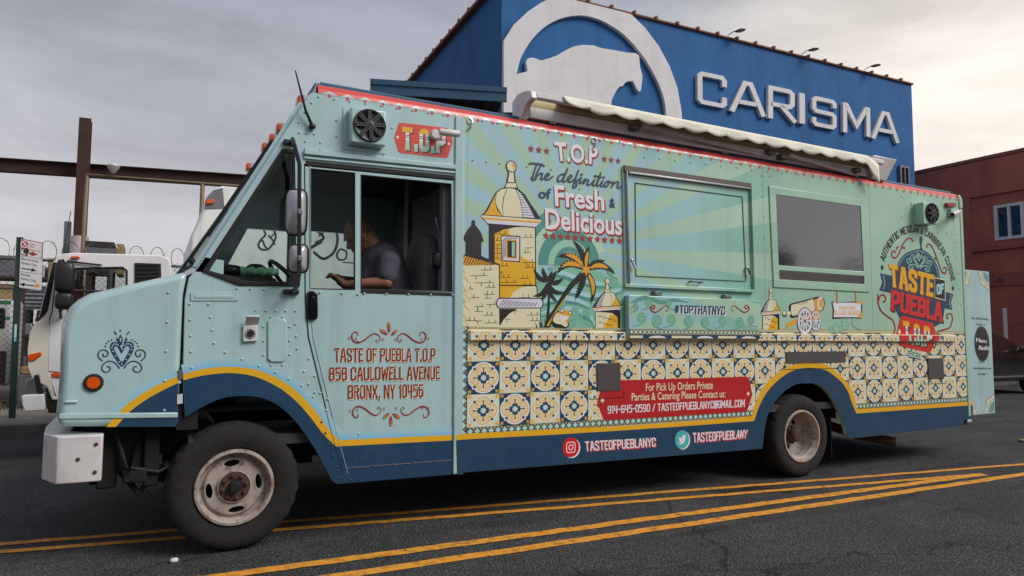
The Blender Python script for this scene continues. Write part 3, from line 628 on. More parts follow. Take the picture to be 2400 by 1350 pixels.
q = Zm(400, 650, 2.7)([(125, 98), (425, 98), (425, 148), (125, 148)]); pl = MB().side(px2(q), [], -.006, .002).build('name_plate', 'cab_paint', T, bevel=.003)
q = Zm(400, 650, 2.7)([(150, 112), (395, 112), (395, 132), (150, 132)]); MB().side(px2(q), [], -.009, -.005).build('plate_bar', 'cab_paint', pl, bevel=.002)

# --- mirrors --------------------------------------------------------------
ya = -.20
arm = MB(); pth = [onY(683, 335, -.01), onY(686, 326, ya*.7), onY(690, 340, ya), onY(702, 385, ya), onY(701, 640, ya), onY(698, 668, ya), onY(690, 680, ya*.6), onY(684, 682, 0)]
arm.tube(pth, .013, 8); arm_o = arm.build('mirror_arm', 'black_plastic', T)
def mirror(c_px, wpx, hpx, yy):
    zb = Zm(0, 0, 1); c = onY(*c_px, yy); e0 = onY(c_px[0]-wpx/2, c_px[1], yy); e1 = onY(c_px[0]+wpx/2, c_px[1], yy); h = abs(onY(c_px[0], c_px[1]-hpx/2, yy)[2]-onY(c_px[0], c_px[1]+hpx/2, yy)[2])/2
    wd = abs(e1[0]-e0[0])/2
    m = MB(); n = 28; rings = [(1, -.022), (1.0, .0), (.97, .018), (.85, .034), (.5, .046), (.02, .05)]; vv = []
    sup = lambda a: (math.copysign(abs(math.cos(a))**.42, math.cos(a)), math.copysign(abs(math.sin(a))**.42, math.sin(a)))
    ax = Vector((-.42, -.9, 0)).normalized(); sd_ = Vector((.9, -.42, 0)).normalized()
    for s_, d_ in rings:
        for t in range(n):
            u_, v_ = sup(2*math.pi*t/n); p = Vector(c)+sd_*(u_*wd*1.05*s_)+Vector((0, 0, v_*h*s_))+ax*d_; vv.append(p)
    ff = [(i*n+t, i*n+(t+1) % n, (i+1)*n+(t+1) % n, (i+1)*n+t) for i in range(len(rings)-1) for t in range(n)]+[tuple((len(rings)-1)*n+t for t in range(n))]
    o = m.add(vv, ff).build('mirror', 'mirror_back', T, smooth=50)
    r = MB(); r.tube([Vector(c)+sd_*(sup(2*math.pi*t/n)[0]*wd*1.06)+Vector((0, 0, sup(2*math.pi*t/n)[1]*h*1.01))+ax*-.01 for t in range(n+1)], .010, 6); r.build('mirror_rim', 'black_plastic', o)
    MB().add([Vector(c)+sd_*(sup(2*math.pi*t/n)[0]*wd*1.02)+Vector((0, 0, sup(2*math.pi*t/n)[1]*h))+ax*-.018 for t in range(n)], [tuple(range(n))]).build('mirror_glass', 'chrome', o, smooth=0)
    cl_ = onY(702, c_px[1], ya); MB().box(cl_[0]-.014, cl_[0]+.014, cl_[1]-.018, cl_[1]+.02, cl_[2]-.018, cl_[2]+.018).build('mirror_clamp', 'steel_grey', o, bevel=.006)
mirror((694, 497), 44, 104, ya+.085); mirror((699, 606), 40, 62, ya+.085)
mk = MB(); p = onY(684, 682, -.01); mk.box(p[0]-.05, p[0]+.04, -.03, .0, p[2]-.02, p[2]+.01); mk.build('mirror_bracket', 'black_plastic', T, bevel=.004); mk = MB(); p = onY(676, 334, -.01); mk.box(p[0]-.03, p[0]+.04, -.03, .0, p[2]-.015, p[2]+.015); mk.build('mirror_bracket', 'black_plastic', T, bevel=.004)
# antenna
b0 = onY(732, 296, -.02); t0 = onY(692, 165, -.10); md = onY(716, 258, -.04)
an_ = MB(); an_.tube([b0, md, t0], [.011, .0085, .004], 8); an_.ball(b0, .022); an_.build('antenna', 'black_plastic', T)

# --- speakers ----------------------------------------------------------------
def speaker(quad_px, c_px, yf, mt, R):
    q = [S(*p, yf) for p in quad_px]
    bx = MB().side(q, [], yf, .005).build('speaker_box', mt, T, bevel=.012, seg=3)
    fl = [(q[0][0]-.03, q[0][1]+.01), (q[1][0]+.02, q[1][1]+.01), (q[2][0]+.02, q[2][1]-.03), (q[3][0]-.03, q[3][1]-.03)]
    MB().side(fl, [], -.006, .003).build('mounting_flange', mt, bx, bevel=.002)
    c = onY(*c_px, yf); sp = MB(); cc = (c[0], yf, c[2])
    sp.lathe(cc, (0, -1, 0), [(R, 0), (R, .010), (R*.96, .018), (R*.86, .016), (R*.84, .008), (R*.5, .001), (R*.22, .004), (0, .006)], 40); so_ = sp.build('speaker_cone', 'black_plastic', bx)
    gr = MB()
    for k_ in range(8):
        for o_ in (-.13, .13):
            a = k_*math.pi/4+.1; ca, sa = math.cos(a), math.sin(a); ox, oz = -sa*R*o_*.5, ca*R*o_*.5
            gr.bar((c[0]+ca*R*.18+ox, yf-.02, c[2]+sa*R*.18+oz), (c[0]+ca*R*.88+ox, yf-.02, c[2]+sa*R*.88+oz), .009, .01, up=(0, 1, 0))
    gr.lathe((c[0], yf-.012, c[2]), (0, -1, 0), [(R*.24, 0), (R*.24, .014), (R*.1, .016), (R*.1, .01), (0, .012)], 24)
    gr.build('speaker_grille', 'speaker_grey', bx)
mat('speaker_grey', (58, 58, 60), rough=.35, var=.05)
z1 = Zm(680, 180, 4.5); z3 = Zm(1940, 420, 4.5)
speaker(z1([(640, 310), (1018, 360), (1012, 735), (640, 688)]), z1([(838, 515)])[0], -.085, 'cab_paint', .107)
speaker(z3([(1008, 236), (1172, 262), (1170, 478), (1012, 472)]), z3([(1096, 358)])[0], -.11, 'wrap', .107)
# cameras
def bullet(px0, px1, y0, y1, r, dark_first=False):
    a, b = onY(*px0, y0), onY(*px1, y1); m = MB(); a = Vector(a); b = Vector(b); d = (b-a)
    m.tube([a, a+d*.05, b-d*.05, b], [r*.9, r, r, r*.9], 20); o = m.build('security_camera', 'white_paint', T, smooth=50)
    e_ = a if dark_first else b; dd = d.normalized()*(-1 if dark_first else 1)
    MB().lathe(e_+dd*.001, dd, [(0, .002), (r*.8, .002), (r*.82, -.004)], 18).build('lens', 'black_gloss', o)
    at_ = b if dark_first else a
    MB().lathe((at_.x, -.001, at_.z), (0, -1, 0), [(0, .03), (.03, .03), (.036, .02), (.04, 0)], 18).build('camera_base', 'white_paint', o)
    return o
bullet((1030, 309), (1076, 314), -.09, -.10, .024); bullet((2232, 503), (2246, 497), -.13, -.07, .026, True)
q = px2(z3([(1228, 252), (1322, 254), (1326, 300), (1232, 296)])); MB().side(q, [], -.035, .003).build('rear_marker_lamp', 'red_lens', T, bevel=.008)
q = px2(z3([(1262, 318), (1345, 322), (1345, 405), (1268, 398)])); MB().side(q, [], -.04, .003).build('camera_mount', 'wrap', T, bevel=.006)
for hx in ((1100, 288), (1391, 334)):
    c = onY(*hx, -.01); m = MB(); m.tube([(c[0], -.012, c[2]+.035), (c[0]+.02, -.014, c[2]+.02), (c[0]+.022, -.016, c[2]-.01), (c[0]+.008, -.018, c[2]-.035), (c[0]-.004, -.016, c[2]-.04)], .007, 8); m.lathe((c[0]+.006, 0, c[2]+.015), (0, -1, 0), [(0, .01), (.02, .01), (.024, 0)], 16); m.build('awning_hook', 'chrome', T)
# --- service hatch ---------------------------------------------------------------
z5 = Zm(1440, 350, 3.0)
def frame(outer, inner, y0, y1, name, mt, par=T, bev=.004): return MB().side(px2(outer), [px2(inner)], y0, y1).build(name, mt, par, bevel=bev)
HO = z5([(50, 125), (950, 250), (972, 1008), (66, 968)]); HI = z5([(82, 160), (938, 282), (960, 985), (95, 940)])
hat = frame(HO, HI, -.015, .004, 'hatch_frame', 'wrap')
MB().side(px2(HI), [], -.009, .004).build('hatch_leaf', 'wrap', hat, bevel=.004)
def railp(a, b, h, y0, y1, name, mt, par, bev=.003): return railpx(z5([a])[0], z5([b])[0], h, y0, y1, name, mt, par, bev)
railp((56, 138), (946, 262), .050, -.03, 0, 'hinge_channel', 'hatch_brown', hat) if mat('hatch_brown', (92, 84, 78), rough=.5, metal=.3) else 0
railp((86, 168), (938, 280), .016, -.036, 0, 'hinge_rod', 'aluminium', hat)
a_, b_ = S(*z5([(70, 160)])[0]), S(*z5([(90, 945)])[0]); MB().bar((a_[0], -.03, a_[1]), (b_[0], -.03, b_[1]), .012, .02).build('edge_trim', 'aluminium', hat, bevel=.003)
a_, b_ = S(*z5([(945, 262)])[0]), S(*z5([(966, 985)])[0]); MB().bar((a_[0], -.026, a_[1]), (b_[0], -.026, b_[1]), .01, .02).build('edge_trim', 'wrap', hat, bevel=.003)
ins = px2(z5([(140, 238), (892, 335), (918, 928), (145, 890)]))
mg = MB()
for i in range(4): p, q = ins[i], ins[(i+1) % 4]; mg.tube([(p[0], -.012, p[1]), (q[0], -.012, q[1])], .005, 4)
mg.build('panel_groove', 'groove', hat) if mat('groove', (88, 122, 112), rough=.6) else 0
railp((66, 958), (970, 998), .026, -.03, 0, 'hatch_ledge', 'wrap', hat)
for p in ((125, 800), (935, 850)):
    c = onY(*z5([p])[0], -.02); m = MB(); m.ball((c[0]-.012, -.03, c[2]+.02), .014, 8, 6); m.bar((c[0]-.01, -.035, c[2]+.015), (c[0]+.02, -.035, c[2]-.04), .016, .014); m.build('hatch_latch', 'chrome', hat)
p, q = S(*z5([(518, 932)])[0]), S(*z5([(595, 936)])[0]); MB().tube([(p[0], -.012, p[1]), (p[0], -.045, p[1]), (q[0], -.045, q[1]), (q[0], -.012, q[1])], .007, 6).build('hatch_handle', 'black_plastic', hat)
# --- second window ----------------------------------------------------------------
WO = z5([(1082, 258), (1755, 360), (1790, 1005), (1115, 970)]); W1 = z5([(1130, 318), (1724, 402), (1748, 860), (1150, 815)]); W2 = z5([(1152, 850), (1750, 892), (1752, 950), (1155, 915)])
wn = MB().side(px2(WO), [px2(W1), px2(W2)], -.011, .004).build('window_frame', 'wrap', T, bevel=.004)
MB().side(px2(W1), [], -.004, .002).build('window_pane', 'tinted_pane', wn, smooth=0)
mat('blind', (128, 122, 124), rough=.6, var=.05)
p = px2(W2); MB().side(p, [], -.003, .001).build('blind', 'blind', wn, smooth=0)
ml_ = MB()
for i in range(1, 7):
    t = i/7; a_ = np.array(p[0])*(1-t)+np.array(p[3])*t; b_ = np.array(p[1])*(1-t)+np.array(p[2])*t; ml_.bar((a_[0], -.006, a_[1]), (b_[0], -.006, b_[1]), .004, .004)
ml_.build('blind_slats', 'hatch_brown', wn, kind='stuff')
# --- folded counter shelf -------------------------------------------------------------
yS = -.055
SH = [S(*p, yS) for p in z5([(100, 1020), (1020, 1058), (1020, 1325), (92, 1345)])]
sz0 = S(*z5([(500, 1330)])[0], yS)[1]-.004; sz1 = S(*z5([(500, 1040)])[0], yS)[1]; sx0 = SH[0][0]; sx1 = SH[1][0]
SHO = MB().box(sx0, sx1, yS, -.004, sz0, sz1).build('counter_shelf', 'wrap', T, bevel=.006, seg=3)
for p in ((300, 1016), (790, 1040)):
    c = onY(*z5([p])[0], -.03); MB().box(c[0]-.035, c[0]+.035, -.05, 0, c[2]-.015, c[2]+.02).build('shelf_hinge', 'steel_grey', SHO, bevel=.004)
# --- rub rail ----------------------------------------------------------------------
yR = -.030; rz0, rz1 = 1.232, 1.302; rx0, rx1 = S(1099, 790)[0], 5.62
MB().plate([(0, rz0), (yR+.006, rz0), (yR, rz0+.008), (yR, rz1-.006), (yR+.006, rz1), (0, rz1)], [], lambda p, t: (rx0 if t == 0 else rx1, p[0], p[1]), True).build('rub_rail', 'print_cream', T, bevel=.004)
# --- vents -------------------------------------------------------------------------
mat('vent_grey', (78, 72, 74), rough=.75, var=.15, vscale=300, bump=.6, bscale=700)
for q in ([(1397, 852), (1452, 850), (1454, 914), (1399, 916)], [(1840, 825), (1979, 823), (1981, 848), (1842, 851)], [(2173, 840), (2209, 839), (2211, 887), (2175, 887)]):
    MB().side(px2(q), [], -.010, .002).build('vent_mesh', 'vent_grey', T, bevel=.002)
# --- rivets --------------------------------------------------------------------------
rv = {'cab_paint': [], 'wrap': [], 'print_navy': []}
def rl(a, b, n, mt='cab_paint', z=None):
    for i in range(n):
        t = i/max(1, n-1); rv[mt].append(S(a[0]+(b[0]-a[0])*t, a[1]+(b[1]-a[1])*t))
z2 = Zm(400, 650, 2.7)
def rz(f, a, b, n, mt='cab_paint'): a, b = f([a])[0], f([b])[0]; rl(a, b, n, mt)
rz(z2, (945, 97), (1785, 112), 7); rz(z2, (590, 75), (420, 70), 3); rz(z2, (540, 210), (790, 212), 5); rz(z2, (588, 312), (588, 490), 3); rz(z2, (753, 312), (753, 488), 3); rz(z2, (790, 295), (800, 450), 3); rz(z2, (240, 170), (275, 415), 4); rz(z2, (120, 168), (132, 570), 5)
rz(z2, (665, 600), (995, 770), 5); rz(z2, (845, 595), (900, 755), 3); rz(z2, (875, 515), (985, 840), 4); rz(z2, (1185, 108), (1192, 990), 4); rz(z2, (345, 475), (560, 560), 3); rz(z2, (635, 250), (708, 250), 2); rz(z2, (635, 555), (708, 553), 2)
rz(z2, (955, 915), (1075, 1270), 6, 'print_navy'); rz(z2, (1090, 1150), (1200, 1143), 2, 'print_navy'); rz(z2, (1145, 1200), (1790, 1152), 6, 'print_navy'); rz(z2, (1140, 1283), (1195, 1280), 2, 'print_navy')
rz(z1, (300, 212), (1620, 402), 9); rz(z1, (490, 458), (490, 790), 3); rz(z1, (320, 690), (320, 770), 2); rz(z1, (160, 680), (160, 755), 2); rz(z1, (95, 590), (255, 603), 3); rz(z1, (665, 808), (1620, 915), 7); rz(z1, (1075, 540), (1075, 540), 1); rz(z1, (225, 275), (90, 480), 3)
zh = Zm(0, 500, 2.454)
for p in ((968, 455), (962, 625), (955, 793), (948, 962), (945, 1133)): rz(zh, p, p, 1)
z4 = Zm(1060, 250, 2.5477)
rz(z4, (180, 85), (1090, 222), 11, 'wrap'); rz(z4, (122, 318), (445, 358), 5, 'wrap'); rz(z4, (590, 375), (760, 490), 2, 'wrap')
rz(z5, (210, 55), (1830, 240), 16, 'wrap'); rz(z5, (1035, 185), (1065, 765), 5, 'wrap'); rz(z5, (1095, 190), (1130, 955), 7, 'wrap'); rz(z5, (1200, 285), (1690, 350), 4, 'wrap'); rz(z5, (1758, 298), (1795, 975), 8, 'wrap'); rz(z5, (1180, 955), (1700, 985), 5, 'wrap')
rz(z5, (405, 290), (420, 865), 4, 'wrap'); rz(z5, (652, 325), (676, 880), 4, 'wrap')
rz(z3, (1335, 500), (1400, 1320), 6, 'wrap'); rz(z3, (780, 180), (780, 400), 2, 'wrap'); rz(z3, (1160, 560), (1345, 585), 3, 'wrap')
z6 = Zm(1060, 740, 3.2432)
rz(z6, (155, 1170), (1300, 1085), 9, 'print_navy'); rz(Zm(1940, 740, 4.5), (20, 640), (170, 1025), 7, 'print_navy'); rz(Zm(1940, 740, 4.5), (1440, 960), (1440, 1030), 3, 'print_navy')
for mt_, lst in rv.items():
    m = MB()
    for (x_, z_) in lst:
        r_ = .0085; n = 8; v = [(x_+r_*math.cos(i*2*math.pi/n), .001, z_+r_*math.sin(i*2*math.pi/n)) for i in range(n)]+[(x_+r_*.7*math.cos(i*2*math.pi/n), -.0055, z_+r_*.7*math.sin(i*2*math.pi/n)) for i in range(n)]+[(x_, -.0075, z_)]
        m.add(v, [(i, (i+1) % n, n+(i+1) % n, n+i) for i in range(n)]+[(n+i, n+(i+1) % n, 2*n) for i in range(n)])
    m.build('rivets', mt_, T, smooth=80, kind='stuff')

# --- wheels ---------------------------------------------------------------------------
def tyre_mesh(cx, yo, cz, R, wd, rin, nlug=60):
    # outer face at y=yo, going to yo+wd
    m = MB(); n = nlug*2
    pr = [(rin, .025), (rin+.012, .006), (rin+.03, -.004), (R*.80, -.012), (R*.90, -.004), (R*.955, .012), (R*.985, .03), (R, .05), (R, wd*.32), (R-.01, wd*.33), (R-.01, wd*.36), (R, wd*.37), (R, wd*.63), (R-.01, wd*.64), (R-.01, wd*.67), (R, wd*.68), (R, wd-.05), (R*.95, wd-.012), (R*.8, wd+.01), (rin, wd-.02)]
    m.lathe((cx, yo, cz), (0, 1, 0), pr, n, mod=lambda i, t, r: r-(.007 if (t//2) % 2 == 0 and i in (6, 7, 8, 15, 16) else 0))
    return m
def slot(cx, cz, r, a, rx, ry, n=16):
    ca, sa = math.cos(a), math.sin(a); o = []
    for i in range(n):
        u_, v_ = rx*math.cos(2*math.pi*i/n), ry*math.sin(2*math.pi*i/n); o.append((cx+ca*(r+v_)-sa*u_, cz+sa*(r+v_)+ca*u_))
    return o
def front_wheel(cx, cz, R, yo, sgn=1):
    wh = part_empty('wheel', T); wd = .21; rin = R*.555
    tyre_mesh(cx, yo, cz, R, wd, rin).build('tyre', 'tyre', wh, smooth=40)
    m = MB(); m.lathe((cx, yo, cz), (0, 1, 0), [(rin-.004, .03), (rin+.014, .0), (rin+.010, -.012), (rin-.004, -.014), (rin-.012, -.004), (rin-.018, .03), (rin-.024, .05), (rin-.034, .05), (rin-.04, .034), (rin-.045, .030)], 64)
    r1 = rin-.04; outer = circ(cx, cz, r1, n=56); holes = [slot(cx, cz, r1*.82, math.pi/4*0+k_*math.pi/2+.12, .044, .0185) for k_ in range(4)]
    m.plate(outer, holes, lambda p, t: (p[0], yo+.036-.05*max(0, 1-math.hypot(p[0]-cx, p[1]-cz)/r1)*.4+t*.012, p[1]), True)
    m.build('rim', 'rim_white', wh, smooth=40)
    MB().lathe((cx, yo+.03, cz), (0, 1, 0), [(0, .06), (r1*.9, .06)], 32).build('brake_drum', 'under_black', wh)
    h = MB(); h.lathe((cx, yo, cz), (0, 1, 0), [(.088, .03), (.086, .016), (.075, .014), (.046, .016)], 40)
    for k_ in range(8): a = k_*math.pi/4+.2; h.lathe((cx+.066*math.cos(a), yo+.016, cz+.066*math.sin(a)), (0, -1, 0), [(.012, 0), (.011, .014), (.006, .018), (0, .018)], 8)
    h.build('hub_plate', 'hub_rust', wh)
    MB().lathe((cx, yo, cz), (0, 1, 0), [(0, -.03), (.026, -.028), (.034, -.015), (.04, .016)], 28).build('hub_cap', 'under_black', wh)
    MB().lathe((cx, yo, cz), (0, 1, 0), [(.094, .028), (.094, .018), (.088, .016), (.088, .03)], 48).build('hub_ring', 'rim_white', wh)
    return wh
def rear_wheel(cx, cz, R, yo):
    wh = part_empty('wheel', T); wd = .21; rin = R*.60; dp = .125
    tyre_mesh(cx, yo, cz, R, wd, rin).build('tyre', 'tyre', wh, smooth=40)
    tyre_mesh(cx, yo+wd+.04, cz, R, wd, rin).build('tyre', 'tyre', wh, smooth=40)
    m = MB(); m.lathe((cx, yo, cz), (0, 1, 0), [(rin-.004, .03), (rin+.014, .0), (rin+.010, -.010), (rin-.004, -.010), (rin-.014, .006), (rin-.022, .03), (rin-.03, .035), (rin-.036, dp-.02), (rin-.05, dp)], 64)
    r1 = rin-.048; m.plate(circ(cx, cz, r1, n=48), [circ(cx+r1*.66*math.cos(a), cz+r1*.66*math.sin(a), .026, n=14) for a in [k_*math.pi/2-.35 for k_ in range(4)]], lambda p, t: (p[0], yo+dp+t*.01, p[1]), True)
    m.build('rim', 'rim_white', wh, smooth=40)
    MB().lathe((cx, yo+dp+.06, cz), (0, 1, 0), [(0, 0), (r1, 0)], 32).build('brake_drum', 'under_black', wh)
    h = MB(); h.lathe((cx, yo+dp, cz), (0, -1, 0), [(.085, -.002), (.08, .012), (.062, .02), (.06, .07), (.048, .085), (0, .088)], 36)
    for k_ in range(8): a = k_*math.pi/4; h.lathe((cx+.071*math.cos(a), yo+dp-.012, cz+.071*math.sin(a)), (0, -1, 0), [(.010, 0), (.009, .02), (0, .02)], 6)
    h.build('hub', 'hub_rust', wh)
fx = S(551, 1142)[0]; RF = .372
front_wheel(fx, RF, RF, .015); front_wheel(fx, RF, RF, W-.225)
rx_ = onY(1874, 1033, .03)[0]; RR = .372
rear_wheel(rx_, RR, RR, .004); rear_wheel(rx_, RR, RR, W-.5)
# --- underbody -------------------------------------------------------------------------
ub = MB(); ub.box(-2.2, 5.6, .75, .87, .52, .64); ub.box(-2.2, 5.6, W-.87, W-.75, .52, .64); ub.build('chassis_rail', 'under_black', T)
MB().tube([(fx, .2, .36), (fx, W-.2, .36)], .05, 10).build('front_axle', 'under_black', T); ra = MB(); ra.tube([(rx_, .2, .36), (rx_, W-.2, .36)], .07, 10); ra.ball((rx_, W/2, .36), .18, 14, 10); ra.build('rear_axle', 'under_black', T)
MB().box(fx-.1, fx+1.1, .7, W-.7, .4, .66).build('engine_sump', 'under_black', T, bevel=.04)
MB().box(fx-.62, fx-.47, .14, .4, .47, .72).build('steering_box', 'under_black', T, bevel=.03)
tr = MB(); tr.tube([(fx-.5, .3, .42), (fx-.1, .28, .36)], .02, 8); tr.tube([(fx-.62, .2, .52), (fx-.5, .16, .36), (fx-.38, .2, .5)], .022, 8); tr.build('steering_linkage', 'under_black', T)
for (dx_, dy_, dz_, sx_, sy_, sz_, mt_) in ((-.66, .2, .56, .05, .06, .16, 'under_black'), (-.44, .16, .60, .04, .05, .2, 'under_black'), (-.52, .12, .47, .06, .04, .04, 'under_black'), (-.36, .3, .50, .02, .15, .02, 'under_black'), (-.30, .3, .42, .16, .02, .02, 'hub_rust'), (-.72, .3, .5, .03, .03, .1, 'under_black')): MB().box(fx+dx_-sx_, fx+dx_+sx_, dy_-sy_, dy_+sy_, dz_-sz_, dz_+sz_).build('chassis_bracket', mt_, T, bevel=.012)
MB().tube([(fx-.62, .12, .70), (fx-.56, .08, .52), (fx-.40, .10, .48), (fx-.2, .14, .58)], .011, 6).build('brake_hose', 'black_rubber', T)
ls = MB()
for i in range(4): ls.bar((fx-.6, .34, .47-i*.012), (fx+.5, .34, .47-i*.012), .06, .01)
ls.build('leaf_spring', 'under_black', T)
for xx in (fx-.02, rx_): # wheel wells
    n = 14; rr = .52; v = [(xx+rr*math.cos(math.pi*i/n), y_, .50+(rr-.05)*math.sin(math.pi*i/n)) for y_ in (.035, .62) for i in range(n+1)]
    MB().add(v, [(i, i+1, n+2+i, n+1+i) for i in range(n)]).build('wheel_arch_liner', 'under_black', T)
MB().box(1.3, 2.2, .45, 1.1, .26, .6).build('fuel_tank', 'under_black', T, bevel=.04)
MB().box(-.9, 1.2, .3, .36, .34, .6).build('step_frame', 'under_black', T)
mf = [S(*p, .12) for p in ((1950, 1010), (2000, 1005), (2006, 1078), (1998, 1084), (1950, 1080))]; MB().plate([(.10, .12), (.62, .12), (.62, .6), (.10, .6)], [], lambda p, t: (rx_+.52+t*.012, p[0], p[1]), True).build('mud_flap', 'black_rubber', T, bevel=.004)
e0, e1 = onY(2010, 1020, .35), onY(2098, 1036, .10); ex = MB(); ex.tube([(e0[0]-.5, .6, .45), tuple(e0), tuple(e1)], .048, 16, cap=False); ex.tube([tuple(e0), tuple(e1-(e1-e0)*.03)], .042, 16); ex.build('exhaust_pipe', 'hub_rust', T)
MB().box(BODY_X1-.05, BODY_X1+.18, .08, W-.08, .34, .42).build('rear_step', 'white_paint', T, bevel=.01)
MB().box(5.68, BODY_X1, .03, W-.03, .33, .5).build('rear_cross_member', 'under_black', T)
# --- open rear door ------------------------------------------------------------------------
yB = .05; RD = [S(*p, yB) for p in ((2258, 631), (2318, 637), (2333, 968), (2272, 975))]
rdx1 = (RD[1][0]+RD[2][0])/2; rdz0 = (RD[2][1]+RD[3][1])/2; rdz1 = (RD[0][1]+RD[1][1])/2
rd = MB().box(BODY_X1+.004, rdx1, yB, yB+.035, rdz0, rdz1).build('rear_door', 'cab_paint', T, bevel=.006)
for z_ in (.7, 1.3, 1.8): MB().tube([(BODY_X1+.012, yB-.006, z_-.05), (BODY_X1+.012, yB-.006, z_+.05)], .010, 8).build('door_hinge', 'aluminium', rd)
# --- awning -----------------------------------------------------------------------------
A = MB
axl, axr = S(1236, 240, 0)[0], S(2055, 400, 0)[0]
bk = A().box(axl+.05, axr, .045, .085, 2.90, 2.985).build('awning_back_bar', 'white_paint', T, bevel=.006)
for x_ in (axl+.25, (axl+axr)/2, axr-.25): MB().box(x_-.03, x_+.03, .05, .2, 2.885, 2.93).build('mounting_bracket', 'steel_grey', bk)
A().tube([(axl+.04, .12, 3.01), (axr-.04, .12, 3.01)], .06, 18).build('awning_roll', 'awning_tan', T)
fbz = 2.995
A().box(axl+.02, axr-.02, -.10, -.05, fbz+.005, fbz+.055).build('awning_front_bar', 'white_paint', T, bevel=.012)
fab = A(); n = 40
fab.add([(axl+.30+(axr-axl-.34)*i/n, y_, z_+rnd.uniform(-.004, .004)) for y_, z_ in ((.12, 3.075), (0, 3.045), (-.06, 3.058)) for i in range(n+1)], [(r*(n+1)+i, r*(n+1)+i+1, (r+1)*(n+1)+i+1, (r+1)*(n+1)+i) for r in range(2) for i in range(n)]).build('awning_fabric', 'awning_cream', T, smooth=60)
# valance with a waved hem, hanging from the front bar
va = A(); n = 180; vx0, vx1 = axl+.24, axr-.12; vv = []
for i in range(n+1):
    x_ = vx0+(vx1-vx0)*i/n; ph = (x_-vx0)/.235; fl = .012*math.sin(ph*2*math.pi*.5+.6)
    hem = .070+.026*abs(math.sin(ph*math.pi)) - (.02 if i < 12 else 0)
    if x_ > axr-.34: hem += (x_-axr+.34)*.5
    tz = fbz+.062-(max(0, x_-axr+.28)*.45)
    for t in (0, .3, .65, 1): vv.append((x_+(.03*t if i < 12 else 0), -.104-fl*t-.010*t, tz-hem*t))
k = 4
va.add(vv, [(i*k+j, (i+1)*k+j, (i+1)*k+j+1, i*k+j+1) for i in range(n) for j in range(k-1)]); vo = va.build('awning_valance', 'awning_cream', T, smooth=80); sm_ = vo.modifiers.new('thick', 'SOLIDIFY'); sm_.thickness = .004
# folded arms
for (xa, xb_, z_) in ((axl+1.05, axl+2.55, 2.955), (axl+2.75, axr-.3, 2.93)):
    am = A(); am.bar((xa, -.02, z_+.02), (xb_, .05, z_-.03), .034, .034); ao = am.build('awning_arm', 'white_paint', T, bevel=.008)
    for x_ in (xa-.05, xb_): MB().box(x_-.04, x_+.04, -.02, .06, z_-.02, z_+.025).build('arm_joint', 'steel_grey', ao, bevel=.01)
ec = A(); ec.plate([(.19, 2.87), (.19, 3.05), (.10, 3.085), (-.02, 3.075), (-.10, 3.05), (-.115, 2.99), (-.03, 2.97), (.04, 2.87)], [], lambda p, t: (axl-.03+t*.05, p[0], p[1]), True); ec.build('awning_end_cap', 'white_paint', T, bevel=.008)
vh = [S(*p, -.02) for p in ((2047, 357), (2094, 372), (2080, 413), (2040, 400))]
hx0, hx1 = vh[0][0], vh[1][0]
mat('galvanised', (196, 190, 188), rough=.5, metal=.4, var=.08, vscale=4)
MB().hexa([(hx0-.0, .0, 2.87), (hx1-.10, .0, 2.87), (hx1-.10, .5, 2.87), (hx0, .5, 2.87)], [(hx0-.02, -.04, 3.105), (hx1+.03, -.04, 3.105), (hx1+.03, .54, 3.105), (hx0-.02, .54, 3.105)]).build('roof_vent_hood', 'galvanised', T, bevel=.008)
# --- cab interior ---------------------------------------------------------------------------
sy = .55
st = MB(); bx_, bz_ = onY(985, 690, sy)[0], onY(985, 690, sy)[2]
def rbox(m, c, s, e=.35, n=20, mm=12):
    v = []; f = []
    se = lambda q: math.copysign(abs(q)**e, q)
    for i in range(mm+1):
        th = -math.pi/2+math.pi*i/mm
        for t in range(n):
            a = 2*math.pi*t/n; v.append((c[0]+s[0]*se(math.cos(th))*se(math.cos(a)), c[1]+s[1]*se(math.cos(th))*se(math.sin(a)), c[2]+s[2]*se(math.sin(th))))
    for i in range(mm):
        for t in range(n): f.append((i*n+t, i*n+(t+1) % n, (i+1)*n+(t+1) % n, (i+1)*n+t))
    return m.add(v, f)
hb = onY(967, 540, sy)
m = rbox(MB(), (hb[0]+.03, sy, 1.52), (.075, .24, .50), .45)
m.v = [(p[0]+(p[2]-1.1)*.06, p[1], p[2]) for p in m.v]; seat = m.build('driver_seat', 'seat_cloth', T, smooth=60)
rbox(MB(), (hb[0]-.26, sy, 1.06), (.28, .25, .08), .45).build('seat_cushion', 'seat_cloth', seat, smooth=60)
MB().box(hb[0]-.45, hb[0]-.05, sy-.2, sy+.2, .66, 1.0).build('seat_base', 'interior_dark', seat, bevel=.02)
MB().box(-.30, -.20, .05, .12, .7, 2.7).build('belt_post', 'interior_grey', T, bevel=.01) if mat('interior_grey', (104, 102, 108), rough=.6, var=.1) else 0
q = onY(1040, 610, .1); rbox(MB(), (q[0]-.02, .12, q[2]), (.06, .05, .06), .5).build('belt_retractor', 'black_plastic', T)
bl = MB(); q0, q1 = onY(1020, 510, .12), onY(1045, 610, .1); bl.bar(tuple(q0), tuple(q1), .04, .004); bl.build('seat_belt', 'interior_grey', T)
MB().box(-.16, -.12, 1.2, 1.3, .66, 2.75).build('interior_post', 'interior_grey', T)
MB().box(.02, .05, .9, W-.1, .7, 2.5).build('bulkhead_shelf', 'interior_grey', T)
MB().box(-1.15, .05, .05, W-.05, 2.62, 2.66).build('cab_ceiling', 'interior_dark', T)
